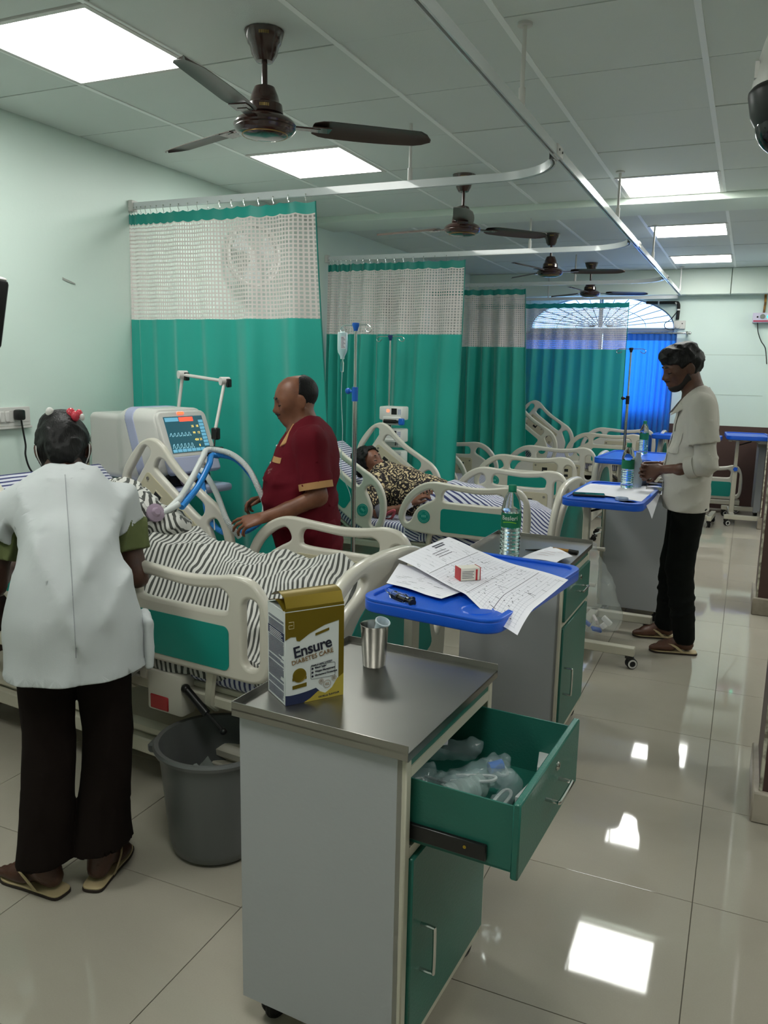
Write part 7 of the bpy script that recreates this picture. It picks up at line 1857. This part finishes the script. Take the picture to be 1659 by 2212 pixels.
lk[1] = (lk[1][0], lk[1][1], np.array([1.520, 1.595, 0.085])); lk[-1] = (lk[-1][0], lk[-1][1], np.array([1.628, 1.705, 0.085]))
for q in (-1, 1):
    s.chain(list(lk[q]), [0.075, 0.055, 0.033], 0.03); foot(s, lk[q][2], dF[q], 0.225)
part('body', s, M_sk3, t)
# coat: torso leaning forward, skirt hanging straight down
s = SDF((0.90, 1.42, 0.56), (1.90, 2.40, 1.27), 0.005)
FD = d3(F3, 0.55, 0, -0.85)
s.chain([P3(0.05, 0, 0.95), P3(0.15, 0, 1.03), P3(0.27, 0, 1.098), P3(0.33, 0, 1.118)], [0.128, 0.132, 0.152, 0.132], 0.05, flat=FD, fs=0.62)
s.chain([P3(0.335, -0.145, 1.092), P3(0.345, -0.05, 1.125), P3(0.345, 0.05, 1.125), P3(0.335, 0.145, 1.092)], [0.060, 0.062, 0.062, 0.060], 0.05)
s.chain([P3(0.085, 0, 0.985), P3(0.05, 0, 0.90), P3(0.015, 0, 0.80), P3(-0.005, 0, 0.60)], [0.110, 0.152, 0.182, 0.206], 0.05, flat=d3(F3, 1, 0, 0.25), fs=0.80)
s.cone(P3(0.36, -0.05, 1.16), P3(0.36, 0.05, 1.16), 0.055, 0.055, 0.03)
s.cone(P3(0.46, 0, 1.27), P3(0.44, 0, 1.18), 0.055, 0.058, 0.006, 'sub')
for q, A_ in ((1, gL), (-1, gR)):
    dd = (A_[1] - A_[0]) / np.linalg.norm(A_[1] - A_[0]); s2 = SDF((0.90, 1.42, 0.56), (1.90, 2.40, 1.27), 0.005)
    s2.chain([A_[0] - dd * 0.005, A_[0] + dd * 0.14], [0.056, 0.066], 0.02).cut(A_[0] + dd * 0.075, dd + d3(F3, 0, q * 0.55, 0)); union(s, s2, 0.03)
X_, Y_, Z_ = s.full(); L_ = lcoord(C3, F3)
fold = 0.005 * np.sin(L_ * 52 + 3 * np.sin(Z_ * 9)) * np.clip((0.98 - Z_) * 3, 0, 1)
s.d = (s.d - fold - 0.004 * np.exp(-(L_ / 0.006) ** 2)).astype(np.float32)
s.d = np.where((np.abs(L_ + 0.003) < 0.004) & (Z_ < 0.79), s.d + 0.006, s.d).astype(np.float32)
s.folds(0.0085, 0.10, (0, 0, 1), 3.0, 7.0, vs=[d3(F3, 0, 1, 0.25), d3(F3, 0, 1, -0.4), d3(F3, 0.1, 0.8, 0.5)]).cut(P3(0, 0, 0.672), (0, 0, -1))
part('coat', s, M_coat3, t)
def back_pts(l0, zs):
    from mathutils.bvhtree import BVHTree
    me = [c for c in t.children if c.name.startswith('coat')][0].data
    bv = BVHTree.FromPolygons([v.co.copy() for v in me.vertices], [tuple(q.vertices) for q in me.polygons]); out = []
    dr = Vector(d3(F3, 0.80, 0, -0.60))
    for z in zs:
        o_ = Vector(P3(0.10 + (z - 0.9) * 0.9, l0, z)) - t.location; h_ = bv.ray_cast(o_ - dr * 0.7, dr, 1.5)
        if h_[0] is not None: out.append(tuple(h_[0] + t.location - dr * 0.0005))
    return out
M_seam = mat('seam_thread', '#94979a', 0.9)
pmesh('centre_seam', MB().tube(back_pts(0.0, np.linspace(0.70, 1.155, 60)), 0.0014, 5), M_seam, t)
def P3c(f, l, z): return P3(f + 0.375, l, z)
mb = MB()
def cp(u, v):
    a = 0.35 + (2 * PI - 0.7) * u; r_ = 0.058 + 0.014 * v
    return tuple(P3(0.405 + r_ * math.cos(a) * 0.9 - 0.010 * (1 - v), r_ * math.sin(a) * 1.15, 1.200 - 0.030 * v - 0.0 + 0.34 * r_ * math.cos(a)))
mb.grid(cp, 40, 8); mb.grid(lambda u, v: tuple(np.array(cp(u, v)) + np.array([0, 0, -0.005])), 40, 8); pmesh('collar', mb, M_coat3, t, 180)
# side pocket flap and seams
s = SDF((0.90, 1.42, 0.60), (1.90, 2.40, 1.2), 0.005)
pk = SDF(P3(-0.0, -0.215, 0.71) - 0.14, P3(0, -0.215, 0.71) + 0.14, 0.005)
pk.rbox(P3(0.01, -0.205, 0.735), (0.065, 0.014, 0.080), 0.012, 0.0, B=basis((F3[0], F3[1], 0))).wrinkle(0.003, 30, 1); part('side_pocket', pk, M_coat3, t)
# kurta sleeves
for A_ in (gL, gR):
    dd = (A_[1] - A_[0]) / np.linalg.norm(A_[1] - A_[0]); s2 = SDF((0.90, 1.55, 0.84), (1.75, 2.40, 1.20), 0.005)
    s2.chain([A_[0], A_[0] + dd * 0.22], [0.056, 0.066], 0.02); s2.folds(0.005, 0.06, dd, 2.0, 2, vs=[d3(F3, 0, 1, 0.3)]).cut(A_[0] + dd * 0.150, dd); part('kurta_sleeve', s2, M_olive, t)

s = SDF((1.25, 1.40, 0.03), (1.85, 1.95, 0.86), 0.006)
for q in (-1, 1):
    a, b, c = lk[q]; s.chain([a, b, c * 0.55 + b * 0.45, c + np.array([0, 0, -0.02])], [0.088, 0.068, 0.074, 0.088 if q > 0 else 0.094], 0.008)
s.folds(0.005, 0.09, (0, 0, 1), 3.5, 3, vs=[d3(F3, 0, 1, 0.1), d3(F3, 0.3, 0.9, 0.2)]).cut(P3(0, 0, 0.80), (0, 0, 1)).cut(P3(0, 0, 0.105), (0.12, 0.0, -1))
part('trousers', s, M_choc, t)
for q in (-1, 1):
    a = lk[q][2]; x = sandal(t, (a[0], a[1], 0), dF[q], 0.245); [o_.data.transform(Matrix.Translation(-Vector(t.location))) for o_ in [x] + list(x.children)]
hair_cap(t, hc3, B3, H3, 0.010, [((0, 0, -0.52), (-0.15, 0, -1))], [(0.36, 0, -0.12, (0.36, 0.6, 0.42)), (-0.035, 0.42, -0.04, (0.11, 0.12, 0.18)), (-0.035, -0.42, -0.04, (0.11, 0.12, 0.18))],
         [(-0.30, 0.05, 0.34, (0.20, 0.24, 0.20)), (-0.36, 0, -0.02, (0.16, 0.27, 0.30)), (-0.30, 0, -0.25, (0.16, 0.24, 0.24))], [(0.004, 55, 1), (0.0018, 130, 2)], pad=0.21)
hp3 = HP(hc3, B3, H3)
for i, (a, b, c_, r_, m_) in enumerate(((-0.46, -0.14, 0.36, 0.017, 'r'), (-0.50, -0.20, 0.28, 0.014, 'r'), (-0.50, -0.26, 0.33, 0.012, 'r'), (-0.48, 0.16, 0.38, 0.014, 'w'), (-0.50, -0.30, 0.26, 0.009, 'w'))):
    pmesh('hair_clip', MB().ball(tuple(hp3(a, b, c_)), r_, 1.0, 1.0, 1.3, n=12), mat('red_hair_clip', '#c9404e', 0.25) if m_ == 'r' else M_white, t)
for q in (-1, 1):
    pmesh('mask_ear_loop', MB().tube(spline([tuple(hp3(0.03, q * 0.33, -0.12)), tuple(hp3(-0.10, q * 0.375, 0.05)), tuple(hp3(-0.15, q * 0.385, -0.06)), tuple(hp3(-0.10, q * 0.37, -0.18)), tuple(hp3(0.05, q * 0.31, -0.25))], 6), 0.0018, 6), M_white, t)
s = SDF(hc3 - 0.15, hc3 + 0.15, 0.004); head_prims(s, hc3, B3, H3, 0.008, True); d0 = s.d.copy(); s2 = SDF(hc3 - 0.15, hc3 + 0.15, 0.004); s2.ell(hp3(0.34, 0, -0.26), np.array((0.22, 0.26, 0.22)) * H3, 0, 'add', B3); s.d = np.maximum(d0, s2.d)
part('face_mask', s, M_white, t)

# ---- woman patient reclining on the second bed
B4loc = Vector((0.09, 5.14, 0)); C4 = (1.20, 5.06)
t = person('grey-haired woman patient in black and cream printed gown, reclining asleep on the second bed', C4)
M_sk4 = skin_mat('skin_warm_brown', '#7a4f3c', '#68402f')
def gown_mat():
    m = bpy.data.materials.new('printed_gown'); k = NT(m); tc = k.add('ShaderNodeTexCoord')
    nz = k.add('ShaderNodeTexNoise'); nz.inputs['Scale'].default_value = 16; k.link(tc.outputs['Object'], nz.inputs['Vector'])
    v = k.add('ShaderNodeTexVoronoi'); v.inputs['Scale'].default_value = 40; v.feature = 'DISTANCE_TO_EDGE'
    mx = k.add('ShaderNodeVectorMath'); mx.operation = 'ADD'; k.link(tc.outputs['Object'], mx.inputs[0]); sc_ = k.add('ShaderNodeVectorMath'); sc_.operation = 'SCALE'; sc_.inputs['Scale'].default_value = 0.05
    k.link(nz.outputs['Color'], sc_.inputs[0]); k.link(sc_.outputs[0], mx.inputs[1]); k.link(mx.outputs[0], v.inputs['Vector'])
    v2 = k.add('ShaderNodeTexVoronoi'); v2.inputs['Scale'].default_value = 11; k.link(mx.outputs[0], v2.inputs['Vector'])
    ring = k.math('FRACT', k.math('MULTIPLY', v2.outputs['Distance'], 5.0))
    a = k.math('GREATER_THAN', v.outputs['Distance'], 0.10); b = k.math('GREATER_THAN', ring, 0.42)
    k.link(k.mix(k.math('MULTIPLY', a, b), lin('#15090e'), lin('#c9b48e')), k.b.inputs['Base Color']); k.b.inputs['Roughness'].default_value = 0.8
    return m
M_gown = gown_mat()
W_ = lambda x, y, z: np.array([x, y, z])
B4 = basis((0.80, -0.18, 0.42), (-0.55, 0, 0.83)); H4 = 0.215; hc4 = W_(0.955, 5.04, 0.905)
s = SDF((0.70, 4.70, 0.48), (2.20, 5.40, 1.08), 0.0055)
head_prims(s, hc4, B4, H4, fem=True)
s.chain([hc4 + W_(-0.005, 0.0, -0.05), W_(1.04, 5.05, 0.80)], [0.055, 0.058], 0.02)
s.chain([W_(1.05, 5.06, 0.78), W_(1.22, 5.07, 0.725), W_(1.40, 5.08, 0.68), W_(1.52, 5.08, 0.665)], [0.11, 0.105, 0.105, 0.11], 0.05)
s.chain([W_(1.06, 4.92, 0.76), W_(1.08, 5.20, 0.79)], [0.055, 0.055], 0.04)
wl_ = [W_(1.06, 4.90, 0.76), W_(1.13, 4.80, 0.61), W_(1.30, 4.80, 0.645), W_(1.36, 4.84, 0.685)]
wr_ = [W_(1.08, 5.20, 0.78), W_(1.26, 5.20, 0.75), W_(1.38, 5.0, 0.78)]
s.chain(wl_, [0.044, 0.035, 0.028, 0.020], 0.02); s.chain(wr_, [0.044, 0.035, 0.024], 0.02)
hand(s, wl_[3], W_(0.6, 0.3, 0.55), W_(0.5, 0.4, -0.6), 1, 0.155, (0.45, 0.5, 0.55, 0.6), 0.12, 0.4, 0.0078); hand(s, wr_[2], W_(0.5, -0.8, -0.15), W_(0.1, 0, -1), -1, 0.155, (0.4, 0.45, 0.5, 0.5), 0.1, 0.4, 0.0078)
for q in (-1, 1): s.chain([W_(1.50, 5.08 + q * 0.075, 0.655), W_(1.80, 5.07 + q * 0.08, 0.65), W_(2.02, 5.05 + q * 0.07, 0.605)], [0.078, 0.050, 0.032], 0.03); s.cone(W_(2.02, 5.05 + q * 0.07, 0.605), W_(2.07, 5.05 + q * 0.09, 0.625), 0.032, 0.022, 0.02)
part('body', s, M_sk4, t)
s = SDF((0.92, 4.72, 0.50), (1.66, 5.38, 0.98), 0.005)
s.chain([W_(1.06, 5.06, 0.775), W_(1.22, 5.07, 0.73), W_(1.40, 5.06, 0.69), W_(1.56, 5.07, 0.665)], [0.145, 0.145, 0.14, 0.135], 0.05)
s.chain([W_(1.06, 4.93, 0.77), W_(1.08, 5.19, 0.80)], [0.075, 0.075], 0.05).chain([wl_[0], wl_[0] * 0.35 + wl_[1] * 0.65], [0.068, 0.066], 0.03).chain([wr_[0], wr_[1]], [0.066, 0.06], 0.03)
s.cone(hc4 + W_(-0.01, 0, -0.04), W_(1.03, 5.05, 0.83), 0.058, 0.062, 0.006, 'sub').cut(W_(0.985, 5.05, 0.84), (-0.75, 0, 0.55))
s.folds(0.005, 0.08, (1, 0, -0.3), 2.0, 3)
part('gown', s, M_gown, t)
dq = (wl_[1] - wl_[0]) / np.linalg.norm(wl_[1] - wl_[0])
s = SDF((1.0, 4.70, 0.5), (1.35, 5.0, 0.8), 0.005); s.cone(wl_[0] * 0.35 + wl_[1] * 0.65, wl_[1] * 0.82 + wl_[2] * 0.18, 0.050, 0.046, 0.0).wrinkle(0.002, 60, 1); part('pressure_cuff', s, cloth_mat('grey_cuff_fabric', '#6b6d76'), t)
pmesh('dressing', MB().box(-0.03, 0.03, -0.003, 0.003, -0.022, 0.022, 0.002, Mx=Matrix.Translation((1.345, 4.805, 0.672)) @ Euler((0.2, -0.6, 0.3)).to_matrix().to_4x4()), M_paper, t)
pmesh('red_wrist_band', MB().tube(spline([(1.20, 4.775, 0.60), (1.23, 4.76, 0.625), (1.27, 4.765, 0.64), (1.235, 4.79, 0.58), (1.19, 4.79, 0.57)], 5), 0.009, 8), mat('pink_red_cloth', '#b0505a', 0.7), t)
hair_cap(t, hc4, B4, H4, 0.013, [((0, 0, -0.50), (-0.5, 0, -1))], [(0.38, 0, -0.10, (0.36, 0.6, 0.46)), (0.02, 0.38, -0.42, (0.26, 0.2, 0.3)), (0.02, -0.38, -0.42, (0.26, 0.2, 0.3))],
         [(-0.35, 0.05, -0.05, (0.26, 0.36, 0.40)), (-0.22, -0.1, 0.30, (0.30, 0.30, 0.22))], [(0.006, 50, 1), (0.003, 120, 2)], pad=0.21)
face_bits(t, hc4, B4, H4, False, 0.7)
hp4 = HP(hc4, B4, H4)
pmesh('nasal_tube', MB().tube(spline([tuple(hp4(0.44, 0.02, -0.20)), tuple(hp4(0.36, -0.10, -0.16)), tuple(hp4(0.26, -0.22, -0.10)), tuple(hp4(0.05, -0.33, -0.04))], 6), 0.0022, 6), M_saline, t)
